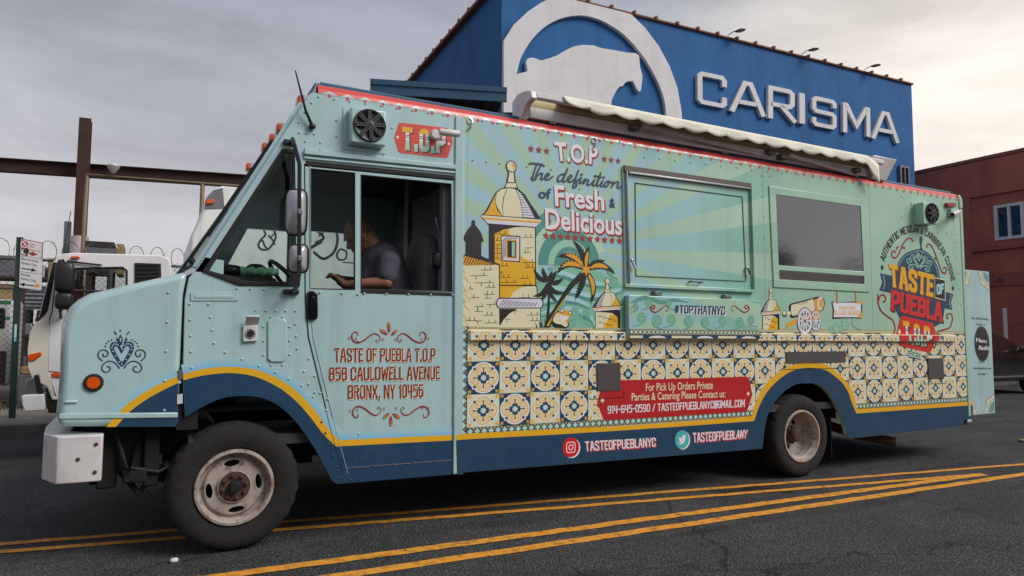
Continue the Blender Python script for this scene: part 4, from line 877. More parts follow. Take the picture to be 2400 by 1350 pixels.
ds = MB(); ds.plate([(FX0+.06, 1.25), (FX0+.55, 1.25), (FX0+.52, 1.52), (FX0+.40, 1.61), (FX0+.1, 1.63)], [], lambda p, t: (p[0], .05 if t == 0 else W-.05, p[1]), True); ds.build('dashboard', 'interior_dark', T, bevel=.02)
swc = onY(690, 690, sy); sw = MB(); axs = Vector((.75, 0, .66)).normalized(); u_ = Vector((0, 1, 0)); v_ = axs.cross(u_); cc = Vector((swc[0]-.02, sy, 1.60))
sw.tube([cc+(u_*math.cos(a)+v_*math.sin(a))*.22 for a in [2*math.pi*i/28 for i in range(29)]], .015, 8); sw.tube([cc-u_*.22, cc+u_*.22], .014, 6); sw.tube([cc, cc-axs*.35], .03, 10); sw.ball(cc, .05); sw.build('steering_wheel', 'black_plastic', T)
# things lying on the dash
c = onY(525, 628, .35); rbox(MB(), (c[0]+.02, .35, 1.665), (.10, .12, .045), .8).build('dash_tray', 'black_plastic', T)
gc = MB(); a_, b_ = onY(560, 650, .28), onY(650, 640, .34); a_[2] = max(a_[2], 1.665); b_[2] = a_[2]+.01; n = 12
gc.tube([tuple(a_+(b_-a_)*i/n) for i in range(n+1)], [.028+.008*math.sin(i*2.1) for i in range(n+1)], 10); cl_o = gc.build('rolled_cloth', 'green_cloth'); tag(cl_o, 'rolled pale green cloth lying on the truck dashboard', 'cloth')
hat_ = MB(); c = onY(600, 625, .8); hat_.lathe((c[0], .8, 1.64), (0, 0, 1), [(.15, 0), (.14, .02), (.09, .05), (.075, .10), (.04, .125), (0, .13)], 20); ho = hat_.build('cap', 'interior_dark'); tag(ho, 'dark soft cap lying on the truck dashboard', 'cap')

# ------------------------------------------------------------------ DRIVER
def capsule(m, a, b, ra, rb, n=14):
    a, b = Vector(a), Vector(b); d = (b-a); L_ = d.length; d = d.normalized() if L_ > 1e-6 else Vector((0, 0, 1)); pr = []
    for i in range(7): t = -math.pi/2+math.pi/2*i/6; pr.append((max(1e-4, ra*math.cos(t)), ra*math.sin(t)))
    for i in range(7): t = math.pi/2*i/6; pr.append((max(1e-4, rb*math.cos(t)), L_+rb*math.sin(t)))
    m.lathe(a, d, pr, n); k = len(m.v); return m
def fuse(o, vox, sm=4):
    r = o.modifiers.new('remesh', 'REMESH'); r.mode = 'VOXEL'; r.voxel_size = vox; r.use_smooth_shade = True
    s_ = o.modifiers.new('smooth', 'SMOOTH'); s_.factor = .5; s_.iterations = sm
def closed_ball(m, c, r, s3): m.ball(c, r, 18, 12, 0, s3)
PD = thing('person', (hb[0]-.2, sy, 1.14), 'seated driver in a charcoal t-shirt bent over with shaved head bowed', 'person')
hc = Vector(onY(838, 552, sy))                      # head centre
sh = Vector(onY(893, 612, sy)); hipc = Vector((hb[0]-.14, sy, 1.20))
bd = MB()
fd = Vector((-.80, 0, -.60)).normalized(); up_ = Vector((-.60, 0, .80)).normalized()
def headp(f_, u2, s_=0): return hc+fd*f_+up_*u2+Vector((0, s_, 0))
closed_ball(bd, headp(-.015, .02), .1, (.98, .78, 1.02)); closed_ball(bd, headp(.02, -.05), .08, (.95, .80, 1.05)); closed_ball(bd, headp(.05, -.09), .05, (.9, .95, .8))
capsule(bd, headp(.085, .0), headp(.108, -.035), .011, .016)           # nose
capsule(bd, headp(.075, .022, -.035), headp(.075, .022, .035), .016, .016)  # brow
capsule(bd, headp(.088, -.072, -.018), headp(.088, -.072, .018), .011, .011); capsule(bd, headp(.085, -.085, -.015), headp(.085, -.085, .015), .011, .011)
for s_ in (-1, 1): closed_ball(bd, headp(-.015, -.02, s_*.078), .032, (.75, .35, 1.0)); capsule(bd, headp(-.01, -.05, s_*.074), headp(.02, -.09, s_*.05), .02, .02)
capsule(bd, headp(-.05, -.05), sh+Vector((-.01, 0, .03)), .066, .082)
capsule(bd, sh+Vector((.02, 0, -.05)), hipc, .15, .17)
handpts = []
for s_, eb, wr, hd_ in ((-1, (905, 662), (808, 668), (772, 640)), (1, (870, 668), (800, 655), (775, 645))):
    yy = sy+s_*.19; shp = Vector((sh.x, yy, sh.z-.03)); E_ = Vector(onY(*eb, sy+s_*.24)); Wp = Vector(onY(*wr, sy+s_*.13)); H_ = Vector(onY(*hd_, sy+s_*.07))
    capsule(bd, sh, shp, .07, .065); capsule(bd, shp, E_, .058, .046); capsule(bd, E_, Wp, .047, .030)
    d = (H_-Wp).normalized(); sdv = Vector((0, 1, 0)); nn = d.cross(sdv)
    capsule(bd, Wp, Wp+d*.04, .029, .03)
    for k_, ln in enumerate((.075, .085, .08, .065)):
        o_ = sdv*((k_-1.5)*.021); kn = Wp+d*.085+o_; capsule(bd, Wp+d*.03+o_*.7, kn, .016, .0115); mid_ = kn+d*ln*.5-nn*.006*s_; capsule(bd, kn, mid_, .0105, .0095); capsule(bd, mid_, mid_+(d*.6+Vector((0, 0, -.7))).normalized()*ln*.45, .0095, .008)
    th = Wp+d*.03+sdv*(-s_*.035); capsule(bd, th, th+(d*.7+sdv*(-s_*.5)).normalized()*.05, .013, .011); capsule(bd, th+(d*.7+sdv*(-s_*.5)).normalized()*.05, th+d*.085+sdv*(-s_*.03), .011, .009)
    kn = hipc+Vector((-.42, s_*.12, -.02)); capsule(bd, hipc+Vector((0, s_*.1, -.03)), kn, .09, .065); capsule(bd, kn, kn+Vector((-.05, 0, -.38)), .06, .045); capsule(bd, kn+Vector((-.05, 0, -.40)), kn+Vector((-.22, 0, -.42)), .045, .035)
body = bd.build('body', 'skin', PD, smooth=180); fuse(body, .0075, 3)
ts = MB(); capsule(ts, sh+Vector((.01, 0, -.02)), hipc+Vector((.02, 0, 0)), .172, .20); closed_ball(ts, sh+Vector((-.03, 0, -.16)), .16, (1, 1.1, 1.1)); capsule(ts, sh+Vector((-.005, 0, .015)), sh+Vector((.02, 0, -.05)), .098, .16)
for s_, eb in ((-1, (905, 662)), (1, (870, 668))):
    shp = Vector((sh.x, sy+s_*.19, sh.z-.03)); E_ = Vector(onY(*eb, sy+s_*.24)); capsule(ts, sh+Vector((0, 0, -.02)), shp, .10, .088); capsule(ts, shp, shp+(E_-shp)*.62, .086, .078)
tso = ts.build('tshirt', 'tshirt', PD, smooth=180); fuse(tso, .011, 4)
tr_ = MB()
for s_ in (-1, 1):
    kn = hipc+Vector((-.42, s_*.12, -.02)); capsule(tr_, hipc+Vector((0, s_*.1, -.05)), kn, .12, .085); capsule(tr_, kn, kn+Vector((-.05, 0, -.33)), .08, .065)
tro = tr_.build('trousers', 'interior_dark', PD, smooth=180); fuse(tro, .013, 3)
hr = MB(); closed_ball(hr, headp(-.03, .028), .1, (.95, .80, 1.0)); 
hro = hr.build('hair_stubble', mat('stubble', (104, 72, 58), rough=.7, var=.2, vscale=200), PD, smooth=180)
er = MB(); closed_ball(er, headp(-.01, -.055, -.088), .007, (1, 1, 1)); er.build('earring', 'chrome', PD)
# ------------------------------------------------------------------ PRINTED WRAP GRAPHICS
P('hub', (120, 84, 40))
# --- stripes on hood, cab, door -----------------------------------------------------
c1 = Print(0)
HY_O = [(249, 1000.4), (290, 955), (330, 925), (370, 902), (418, 881)]; HY_I = [(271, 1000.4), (310, 960), (350, 932), (385, 913), (418, 897)]
ho_, hi_ = crv(HY_O, 5), crv(HY_I, 5)
c1.px(hi_+[(418, 985), (412, 1000)], 'navy', 1); c1.px(ho_+hi_[::-1], 'yellow', 2)
c1.spx(ho_[2:], .085, 'halo', -.4); c1.spx(ho_[2:], .055, 'skyglow2', 0)
CY_O = z2([(80, 611), (200, 580), (330, 567), (430, 568), (560, 590), (700, 650), (820, 740), (920, 850), (1000, 960), (1062, 1030)]); CY_I = z2([(80, 651), (200, 622), (330, 607), (420, 608), (540, 630), (680, 695), (790, 780), (880, 880), (960, 985), (1045, 1070)])
co, ci = crv(CY_O, 5)+[(1070, 1018.5)], crv(CY_I, 5)+[(1070, 1031.5)]
c1.px(ci+[(1081, 1110), (790, 1134)]+crv(ARCH_F[1:], 3)+[], 'navy', 1)
c1.px(co+ci[::-1], 'yellow', 2)
c1.spx(co, .105, 'halo', -.4); c1.spx(co, .070, 'skyglow2', 0); c1.stroke([S(*p) for p in co], .034, 'skyglow', .6)
# hood heart
def heart(pr, f, c, dots, lay=3, lw=.0065):
    o = f([(702, 882), (672, 848), (645, 806), (632, 770), (640, 746), (662, 740), (684, 750), (699, 778), (715, 748), (738, 738), (762, 744), (771, 770), (760, 806), (733, 848)])
    i_ = f([(701, 853), (678, 822), (660, 790), (657, 772), (668, 764), (683, 778), (699, 806), (716, 776), (732, 762), (745, 770), (742, 792), (724, 824)])
    oc, ic = [S(*p, pr.y) for p in crv(o, 4, True)], [S(*p, pr.y) for p in crv(i_, 4, True)]
    pr.poly(oc, c, lay, [ic])
    n = 18; m_ = [((a[0]+b[0])/2, (a[1]+b[1])/2) for a, b in zip(o, o)]
    oo, ii = crv(o, 4, True), crv(i_, 4, True)
    for k_ in range(n):
        a = oo[int(k_*len(oo)/n)]; b = min(ii, key=lambda q: (q[0]-a[0])**2+(q[1]-a[1])**2); s_ = S((a[0]+b[0])/2, (a[1]+b[1])/2, pr.y); pr.poly(circ(s_[0], s_[1], .0042*lw/.0065, n=8), dots, lay+1)
    for mir in (1, -1):
        mm = lambda pts: [(700+mir*(x_-700), y_) for x_, y_ in pts]
        for pts in ([(590, 850), (566, 825), (570, 795), (600, 785), (621, 802), (612, 823), (593, 820), (594, 805)], [(688, 893), (664, 862), (628, 850), (594, 868), (586, 898), (608, 914), (632, 903), (630, 883), (612, 882)]):
            pr.spx(f(mm(pts)), lw, c, lay, smooth=5)
        for d_ in ((606, 765), (612, 748), (625, 736), (641, 728)): s_ = S(*f(mm([d_]))[0], pr.y); pr.poly(circ(s_[0], s_[1], .0045*lw/.0065, n=8), c, lay)
        pr.spx(f(mm([(656, 680), (672, 698)])), lw, c, lay)
        pr.px(f(mm([(672, 708), (690, 745), (684, 748), (668, 730)])), c, lay)
    pr.spx(f([(692, 668), (692, 682)]), lw, c, lay); pr.px(f([(692, 694), (708, 725), (700, 758), (686, 758), (680, 725)]), c, lay); pr.px(f([(693, 712), (699, 727), (694, 742), (688, 727)]), dots, lay+1)
heart(c1, zh, 'navy', 'cab_paint')
# door lettering and flourishes
for txt, q in (('TASTE OF PUEBLA T.O.P', [(783.6, 816), (1021, 816.5), (1020, 847), (784, 848)]), ('858 CAULDWELL AVENUE', [(771.5, 861), (1031.5, 858.5), (1031.5, 889), (771.5, 892.6)]), ('BRONX, NY 10456', [(815.6, 903), (992.4, 900.4), (992.4, 931), (815.6, 935)])):
    L_ = letters(txt, 1.3, 1.7, .45); c1.quad(L_, q, 'cream', 3, dx=.0055, dz=-.0055); c1.quad(L_, q, 'rust', 4)
z8 = Zm(780, 740, 5.0)
def flourish(pr, f, pts, mirx, c, wd, lay=3):
    for mir in (0, 1):
        q = [((2*mirx-x_ if mir else x_), y_) for x_, y_ in pts]; pp = crv([S(*p, pr.y) for p in f(q)], 6); n = len(pp); w_ = [wd*(.55+.75*math.sin(math.pi*min(1, i/(n*.75)))) for i in range(n)]
        pr.stroke(pp, w_, c, lay)
flourish(c1, z8, [(292, 238), (290, 203), (255, 190), (224, 228), (238, 290), (295, 314), (370, 285), (440, 230), (492, 208), (540, 232), (556, 275), (535, 308), (510, 300), (512, 278), (530, 282)], 657, 'letterred', .007)
flourish(c1, z8, [(296, 1148), (292, 1186), (258, 1184), (232, 1140), (262, 1075), (325, 1064), (395, 1102), (455, 1148), (510, 1165), (556, 1130), (560, 1090), (535, 1068), (522, 1088), (540, 1096)], 680, 'letterred', .007)
def drop(pr, f, a, b, ra, c, dots, lay=4):
    pa, pb = Vector(S(*f([a])[0], pr.y)), Vector(S(*f([b])[0], pr.y)); d = (pb-pa); n_ = Vector((-d.y, d.x)).normalized(); o = []
    for i in range(9): t = i/8; o.append(pa+d*t+n_*ra*math.sin(math.pi*min(1, (t*.55+.0)**.6*1.0))*(1-t)**.35)
    for i in range(9): t = 1-i/8; o.append(pa+d*t-n_*ra*math.sin(math.pi*min(1, (t*.55)**.6))*(1-t)**.35)
    pr.poly([tuple(p) for p in o], c, lay)
    for t, r_ in ((.2, .45), (.42, .38), (.62, .28)): p = pa+d*t; pr.poly(circ(p.x, p.y, ra*r_, n=10), dots, lay+1)
for a, b in (((655, 72), (662, 198)), ((553, 160), (642, 222)), ((757, 162), (684, 230)), ((684, 1298), (678, 1172)), ((588, 1208), (660, 1138)), ((788, 1204), (700, 1142))): drop(c1, z8, a, b, .0125, 'letterred', 'gold')
# small arabesque marks
for p in ((195, 262), (1118, 268), (272, 268), (1045, 272), (592, 278), (738, 280), (205, 1115), (1125, 1085), (285, 1105), (1050, 1080), (600, 1088), (745, 1082)):
    s_ = S(*z8([p])[0]); c1.stroke(circ(s_[0], s_[1], .007, n=10, a0=.5, a1=5.8), .003, 'letterred', 3)
# T.O.P badge on the cab
BP = z1([(1145, 492), (1170, 484), (1655, 540), (1686, 556), (1713, 692), (1665, 846), (1640, 856), (1165, 803), (1140, 786), (1095, 640)])
c1.px(BP, 'redband', 3)
TOPB = [(-1, .14, 'mint'), (.14, .44, 'palegreen'), (.44, .55, 'white'), (.55, .585, 'slate'), (.585, .63, 'white'), (.63, .665, 'slate'), (.665, .76, 'white'), (.76, 2, 'yellow')]
def topword(pr, q, lay, bands=TOPB, sh='black', so=.007):
    L_ = letters('T.O.P', 2.3, 1.5, .55); pr.quad(L_, q, sh, lay, dx=so, dz=-so); pr.quad(L_, q, '', lay+1, bands=bands)
topword(c1, z1([(1180, 525), (1640, 578), (1640, 812), (1180, 772)]), 4)
for p in ((1132, 637), (1674, 706)): s_ = S(*z1([p])[0]); c1.poly([(s_[0], s_[1]+.012), (s_[0]+.011, s_[1]), (s_[0], s_[1]-.012), (s_[0]-.011, s_[1])], 'white', 4)
c1.build('cab_graphics', T)
cp = Print(-.014)
cp.px([(1069, 1019.5), (1085, 1017), (1085, 1030), (1069, 1032)], 'yellow', 1); cp.px([(1069, 1032), (1085, 1030), (1086, 1112), (1071, 1112)], 'navy', 0); cp.build('post_stripe', T)

# --- red scallops under the roof ----------------------------------------------------
sc_p = Print(0); x_ = -1.118; per = .1165
while x_ < BODY_X1-.05:
    c_ = 'cab_paint' if x_ < BODY_X0-.08 else 'wrap'
    sc_p.poly(circ(x_+per*.0+.01, 2.796, .0125, n=12), 'redband', 3); x_ += per
sc_p.build('scallop_dots', T)
# zig-zag: mint points rising over the curved red edge
def covept(x_, h):                      # h metres of arc above the edge
    a = h/.080; r_ = .0812; return (x_, .080-r_*math.cos(a), z_roof+r_*math.sin(a))
for nm, xa, xb_, mt_ in (('scallop_points', -1.165, BODY_X0-.02, 'cab_paint'), ('scallop_points', BODY_X0+.02, BODY_X1-.03, 'wrap')):
    m = MB(); x_ = xa
    while x_ < xb_-.02:
        e_ = min(x_+per, xb_); n = 5; md_ = (x_+e_)/2
        for i in range(n):
            h0, h1 = .027*i/n, .027*(i+1)/n; w0, w1 = (1-i/n)*(e_-x_)/2, (1-(i+1)/n)*(e_-x_)/2
            m.add([covept(md_-w0, h0), covept(md_+w0, h0), covept(md_+w1, h1), covept(md_-w1, h1)], [(0, 1, 2, 3)])
        x_ = e_
    m.build(nm, mt_, T, smooth=60)

# --- tiles -----------------------------------------------------------------------------
TX, TZ = .25, .2268
AR_I_ = [(1767, 986.7), (1780, 950), (1798, 918), (1822, 892), (1845, 875), (1866, 866), (1890, 862), (1912, 863), (1936, 868), (1958, 883), (1976, 900), (1989, 922), (1994, 938), (2006.7, 969), (2000, 1060), (1780, 1060)]
def tile_shapes(dark):
    o = []; ad = lambda p, c, l: o.append((p, c, l))
    ad([(-.5, -.5), (.5, -.5), (.5, .5), (-.5, .5)], 'seadark' if not dark else 'seadark', 0)
    ad([(-.493, -.493), (.493, -.493), (.493, .493), (-.493, .493)], 'navy' if dark else 'cream', 1)
    def quatre(r, k_): # four lobes with square shoulders
        pts = []
        for q in range(4):
            a = q*math.pi/2; ca, sa = math.cos(a), math.sin(a)
            loc = [(k_, -k_), (k_, -r*.62)]+[(k_-.06+ (r-k_+.06)*math.cos(t), r*.62*math.sin(t)) for t in [-1.25+2.5*i/8 for i in range(9)]]+[(k_, r*.62)]
            pts += [(ca*u-sa*v, sa*u+ca*v) for u, v in loc]
        return pts
    if not dark: ad(quatre(.492, .36), 'palegreen', 2)
    ad(quatre(.478, .348), 'white', 3)
    ad(quatre(.44, .308), 'cream', 4)
    for q in range(4):
        a = q*math.pi/2; ca, sa = math.cos(a), math.sin(a); R_ = lambda pts: [(ca*u-sa*v, sa*u+ca*v) for u, v in pts]
        for qd in strip(circ(.235, 0, .185, .2, n=16, a0=-2.2, a1=2.2), .022): ad(R_(qd), 'orange', 5)
        for s_ in (1, -1):
            for qd in strip(circ(.27, s_*.075, .052, n=8, a0=-1 if s_ > 0 else 1, a1=3.6 if s_ > 0 else -3.6), .016): ad(R_(qd), 'gold', 5)
        ad(R_([(.20, 0), (.27, .028), (.345, 0), (.27, -.028)]), 'tilered', 6)
        b = a+math.pi/4; cb_, sb = math.cos(b)*.385, math.sin(b)*.385
        ad([(cb_-.038, sb-.038), (cb_+.038, sb-.038), (cb_+.038, sb+.038), (cb_-.038, sb+.038)], 'navy', 6)
        sx, sz = (1 if math.cos(b) > 0 else -1), (1 if math.sin(b) > 0 else -1)
        for e_ in ((.47, .40), (.40, .47), (.47, .47)): ad([(sx*.37, sz*.39), (sx*.39, sz*.37), (sx*(e_[0]+.012), sz*(e_[1]-.012)), (sx*(e_[0]-.012), sz*(e_[1]+.012))], 'gold', 4.5)
    ad(star(0, 0, .20, 8, .66, math.pi/8), 'navy', 6); ad(star(0, 0, .235, 4, .45, 0), 'navy', 6.4)
    ad(star(0, 0, .105, 8, .72, 0), 'paleblue', 7); ad(circ(0, 0, .05, n=10), 'white', 7.5); ad(circ(0, 0, .024, n=8), 'orange', 8)
    return o
TS = {0: tile_shapes(False), 1: tile_shapes(True)}
tl = Print(0, base=.0006, step=.0001); rl_ = Print(yR, base=.0006, step=.0001); rec = []
ARP = [S(*p) for p in [((a[0]+b[0])/2, (a[1]+b[1])/2) for a, b in zip(crv(AR_I_, 3), crv(AR_I_, 3))]]; AXL, AXR = min(p[0] for p in ARP), max(p[0] for p in ARP)
def in_arch(x_, z_):
    ins_ = False
    for i in range(len(ARP)):
        (x0, y0), (x1, y1) = ARP[i], ARP[(i+1) % len(ARP)]
        if (y0 > z_) != (y1 > z_) and x_ < x0+(z_-y0)*(x1-x0)/(y1-y0): ins_ = not ins_
    return ins_
def carve(pr, q, c_, l_):
    """ink stops at the wheel arch"""
    if max(p[0] for p in q) < AXL-.02 or min(p[0] for p in q) > AXR+.02 or not any(in_arch(p[0], p[1]) for p in list(q)+[((q[0][0]+q[len(q)//2][0])/2, (q[0][1]+q[len(q)//2][1])/2)]):
        pr.poly(q, c_, l_); return
    pts = [Vector((p[0], p[1], 0)) for p in q]; stack_ = [tuple((pts[i].x, pts[i].y) for i in t) for t in geometry.tessellate_polygon([pts])]
    while stack_:
        a, b, c = stack_.pop(); k_ = [in_arch(*p) for p in (a, b, c)]
        if all(k_): continue
        if any(k_) and max(math.dist(a, b), math.dist(b, c), math.dist(c, a)) > .03:
            ab, bc, ca = [((u[0]+v[0])/2, (u[1]+v[1])/2) for u, v in ((a, b), (b, c), (c, a))]; stack_ += [(a, ab, ca), (ab, b, bc), (ca, bc, c), (ab, bc, ca)]
        else: pr.poly([a, b, c], c_, l_)
def border(pr, x0, x1, z0, z1, n=None, vertical=False):
    pr.poly([(x0, z0), (x1, z0), (x1, z1), (x0, z1)], 'navy', 0)
    ln = (z1-z0) if vertical else (x1-x0); hw = ((x1-x0) if vertical else (z1-z0))/2; n = n or int(round(ln/(hw*2.05)))
    for i in range(n):
        c_ = (i+.5)/n
        cx, cz = ((x0+x1)/2, z0+ln*c_) if vertical else (x0+ln*c_, (z0+z1)/2); r_ = ln/n/2*.86; rz_ = min(r_, hw*.92); rx2 = r_ if not vertical else min(r_, hw*.92); rz_ = rz_ if not vertical else r_
        D = lambda s_: [(cx-rx2*s_, cz), (cx, cz-rz_*s_), (cx+rx2*s_, cz), (cx, cz+rz_*s_)]
        pr.poly(D(1), 'palegreen', 1); pr.poly(D(.72), 'mint', 2); pr.poly(D(.48), 'paleblue', 2.5); pr.poly(D(.3), 'white', 3)
        ex, ez = (0, ln/n/2) if vertical else (ln/n/2, 0)
        for s_ in (1, -1):
            q = (cx+ex+(hw*.9*s_ if vertical else 0), cz+ez+(hw*.9*s_ if not vertical else 0)); pr.poly([(q[0]-.012, q[1]-(.0 if not vertical else .012)), (q[0]+(.012 if not vertical else -.014*s_), q[1]-(0 if not vertical else .0)+(0 if not vertical else 0)), (q[0]-(0 if not vertical else -.0), q[1]-(.014*s_ if not vertical else -.012))], 'gold', 1.5)
zb0 = .588; zt = 1.2+TZ/2
for r_ in range(3):
    for c_ in range(24):
        cx, cz = c_*TX, 1.2-r_*TZ
        if c_ == 23: cx -= .0
        for pts, cc_, l_ in TS[(c_+r_) % 2]:
            q = [(cx+u*TX, cz+v*TZ) for u, v in pts]
            if c_ == 23:
                q = clip_v(q, -9, 5.853, 0)
                if not q: continue
            carve(tl, q, cc_, l_)
            if r_ == 0 and rx0 <= cx+TX/2 and cx-TX/2 <= rx1:
                k_ = clip_v(clip_v(q, rz0+.004, rz1-.0065), rx0, rx1, 0)
                if k_: rl_.poly(k_, cc_, l_)
border(tl, -.178, -.125, zb0-.02, zt+.03, vertical=True)
border(tl, -.125, 5.853, zt, zt+.03); xa_ = S(1768, 985)[0]; xb3 = S(2005, 962)[0]; border(tl, -.125, xa_, 1.2-2.5*TZ-.052, 1.2-2.5*TZ); border(tl, xb3, 5.853, 1.2-2.5*TZ-.052, 1.2-2.5*TZ)
tl.build('tile_print', T)
st_ = Print(0, base=.0018)
BY_O = [(1085, 1016.7), (1300, 1005.6), (1460, 997.8), (1600, 988), (1761, 975.5)]; AR_O = [(1761, 975.5), (1773, 938), (1791, 904), (1818, 877), (1840, 863), (1861, 854), (1890, 850), (1915, 851), (1940, 857), (1962, 873), (1980, 891), (1993, 907), (2000, 925), (2009, 959)]; RY_O = [(2009, 959), (2279, 941)]
BY_I = [(1085, 1030), (1300, 1018.5), (1460, 1008.6), (1600, 999), (1767, 986.7)]; AR_I = [(1767, 986.7), (1780, 950), (1798, 918), (1822, 892), (1845, 875), (1866, 866), (1890, 862), (1912, 863), (1936, 868), (1958, 883), (1976, 900), (1989, 922), (1994, 938), (2006.7, 969)]; RY_I = [(2006.7, 969), (2280, 949.5)]
Y_O = BY_O[:-1]+crv(AR_O, 3)+RY_O[1:]; Y_I = BY_I[:-1]+crv(AR_I, 3)+RY_I[1:]
st_.px(Y_O+Y_I[::-1], 'yellow', 1)
# navy skirt, split in three simple shapes
bot = [(S(1790, 1051)[0], S(1786, 1051)[1]), (BODY_X0+.022, .337)]
iL = [S(*p) for p in BY_I]; st_.poly(iL+[S(1786.5, 1051.5)]+[bot[1]], 'navy', 0)
archp = crv(ARCH_R[1:-1], 2)
st_.px(crv(AR_I, 3)+[(1984, 1024), (1984, 1020)]+archp[::-1]+[(1786.5, 1051)], 'navy', 0)
st_.px([(2006.7, 969), (2280, 949.5), (2279, 982), (2260, 984), (2255, 999), (1990, 1027.5), (1984, 1021)], 'navy', .5)
# contact panel
PN = z6([(1125, 572), (1272, 570), (1272, 491), (2240, 462), (2258, 480), (2280, 600), (2240, 725), (2215, 731), (1165, 795), (1145, 780), (1100, 660)])
st_.px(PN, 'red', 2)
for p in ((1140, 643), (2248, 592)): s_ = S(*z6([p])[0]); st_.poly([(s_[0], s_[1]+.02), (s_[0]+.019, s_[1]), (s_[0], s_[1]-.02), (s_[0]-.019, s_[1])], 'cream', 3)
st_.quad(bftext('For Pick Up Orders Private', .012), z6([(1470, 515), (1980, 497), (1980, 555), (1470, 572)]), 'cream', 4)
st_.quad(bftext('Parties & Catering Please Contact us:', .012), z6([(1362, 590), (2075, 565), (2075, 618), (1362, 645)]), 'cream', 4)
st_.quad(letters('914-645-0590 / TASTEOFPUEBLANYC@GMAIL.COM', 1.45, 1.6, .2), z6([(1180, 685), (2222, 635), (2222, 693), (1180, 745)]), 'white', 4)
# social handles
def disc_px(pr, f, c, rx2, c_, lay, dx=0):
    a = S(*f([c])[0], pr.y); b = S(*f([(c[0]+rx2, c[1])])[0], pr.y); R_ = abs(b[0]-a[0]); pr.poly(circ(a[0]+dx, a[1]-dx*.6, R_, n=32), c_, lay); return a, R_
disc_px(st_, z6, (900, 1000), 62, 'white', 3, .012); (ia, iR) = disc_px(st_, z6, (900, 1000), 62, 'insta', 4)
sq = []
for q in range(4): sq += circ(ia[0]+(.26 if q in (0, 3) else -.26)*iR, ia[1]+(.26 if q < 2 else -.26)*iR, .26*iR, n=6, a0=q*math.pi/2, a1=(q+1)*math.pi/2)
st_.stroke(sq, .10*iR, 'white', 5, True); st_.stroke(circ(ia[0], ia[1], .25*iR, n=20), .10*iR, 'white', 5, True); st_.poly(circ(ia[0]+.3*iR, ia[1]+.3*iR, .06*iR, n=8), 'white', 5)
disc_px(st_, z6, (1745, 940), 53, 'white', 3, .012); (ta, tR) = disc_px(st_, z6, (1745, 940), 53, 'twitter', 4)
bird = [(-.55, .32), (-.42, .08), (-.52, .08), (-.36, -.12), (-.42, -.14), (-.2, -.3), (-.6, -.42), (-.1, -.52), (.3, -.36), (.46, -.02), (.47, .2), (.6, .38), (.42, .34), (.55, .5), (.36, .42), (.16, .48), (0, .34), (0, .16), (-.3, .2)]
st_.poly([(ta[0]+u*tR, ta[1]+v*tR) for u, v in bird], 'white', 5)
for txt, q in (('TASTEOFPUEBLANYC', [(1005, 955), (1545, 925), (1545, 995), (1010, 1030)]), ('TASTEOFPUEBLANY', [(1825, 890), (2245, 865), (2235, 930), (1830, 965)])):
    L_ = letters(txt, 1.5, 1.6, .3); st_.quad(L_, z6(q), 'brightred', 3, dx=.009, dz=-.009); st_.quad(L_, z6(q), 'white', 4)
st_.build('stripe_graphics', T)
# thin access-panel seams over the arch
sm2 = MB()
for q in ([(1838, 848), (1838, 866), (1972, 862), (1998, 859)], [(2165, 888), (2165, 900), (2218, 898)], [(1382, 930), (1382, 935), (1462, 931), (1462, 915)]): sm2.tube([(*[S(*p)[0]], -.004, S(*p)[1]) for p in q], .002, 4)
sm2.build('panel_seams', 'under_black', T)

# --- mural between post and hatch ----------------------------------------------------------
mu = Print(0, base=.0018, step=.0002); zM = Zm(1080, 540, 5.625); zN = z4
mcx, mcz = S(*zM([(1435, 450)])[0]); mr_ = abs(S(*zM([(1435+390, 450)])[0])[0]-mcx)
zlo = S(1200, 768)[1]
def ring(r0, r1, a0, a1, c_, l_):
    o = circ(mcx, mcz, r1, n=40, a0=a0, a1=a1); i_ = circ(mcx, mcz, r0, n=40, a0=a0, a1=a1); mu.poly(o+i_[::-1], c_, l_)
ring(mr_*1.28, mr_*1.62, 2.05, 3.3, 'teal', 1); ring(mr_*1.02, mr_*1.28, .35, 3.4, 'palegreen', .5); ring(mr_*.70, mr_*1.02, .1, 3.2, 'teal', 1); ring(mr_*.5, mr_*.70, 0, 3.2, 'mint', 1); mu.poly(circ(mcx, mcz, mr_*.5, n=30), 'teal', 1.2)
ring(mr_*.24, mr_*.36, .2, 2.2, 'mint', 1.4)
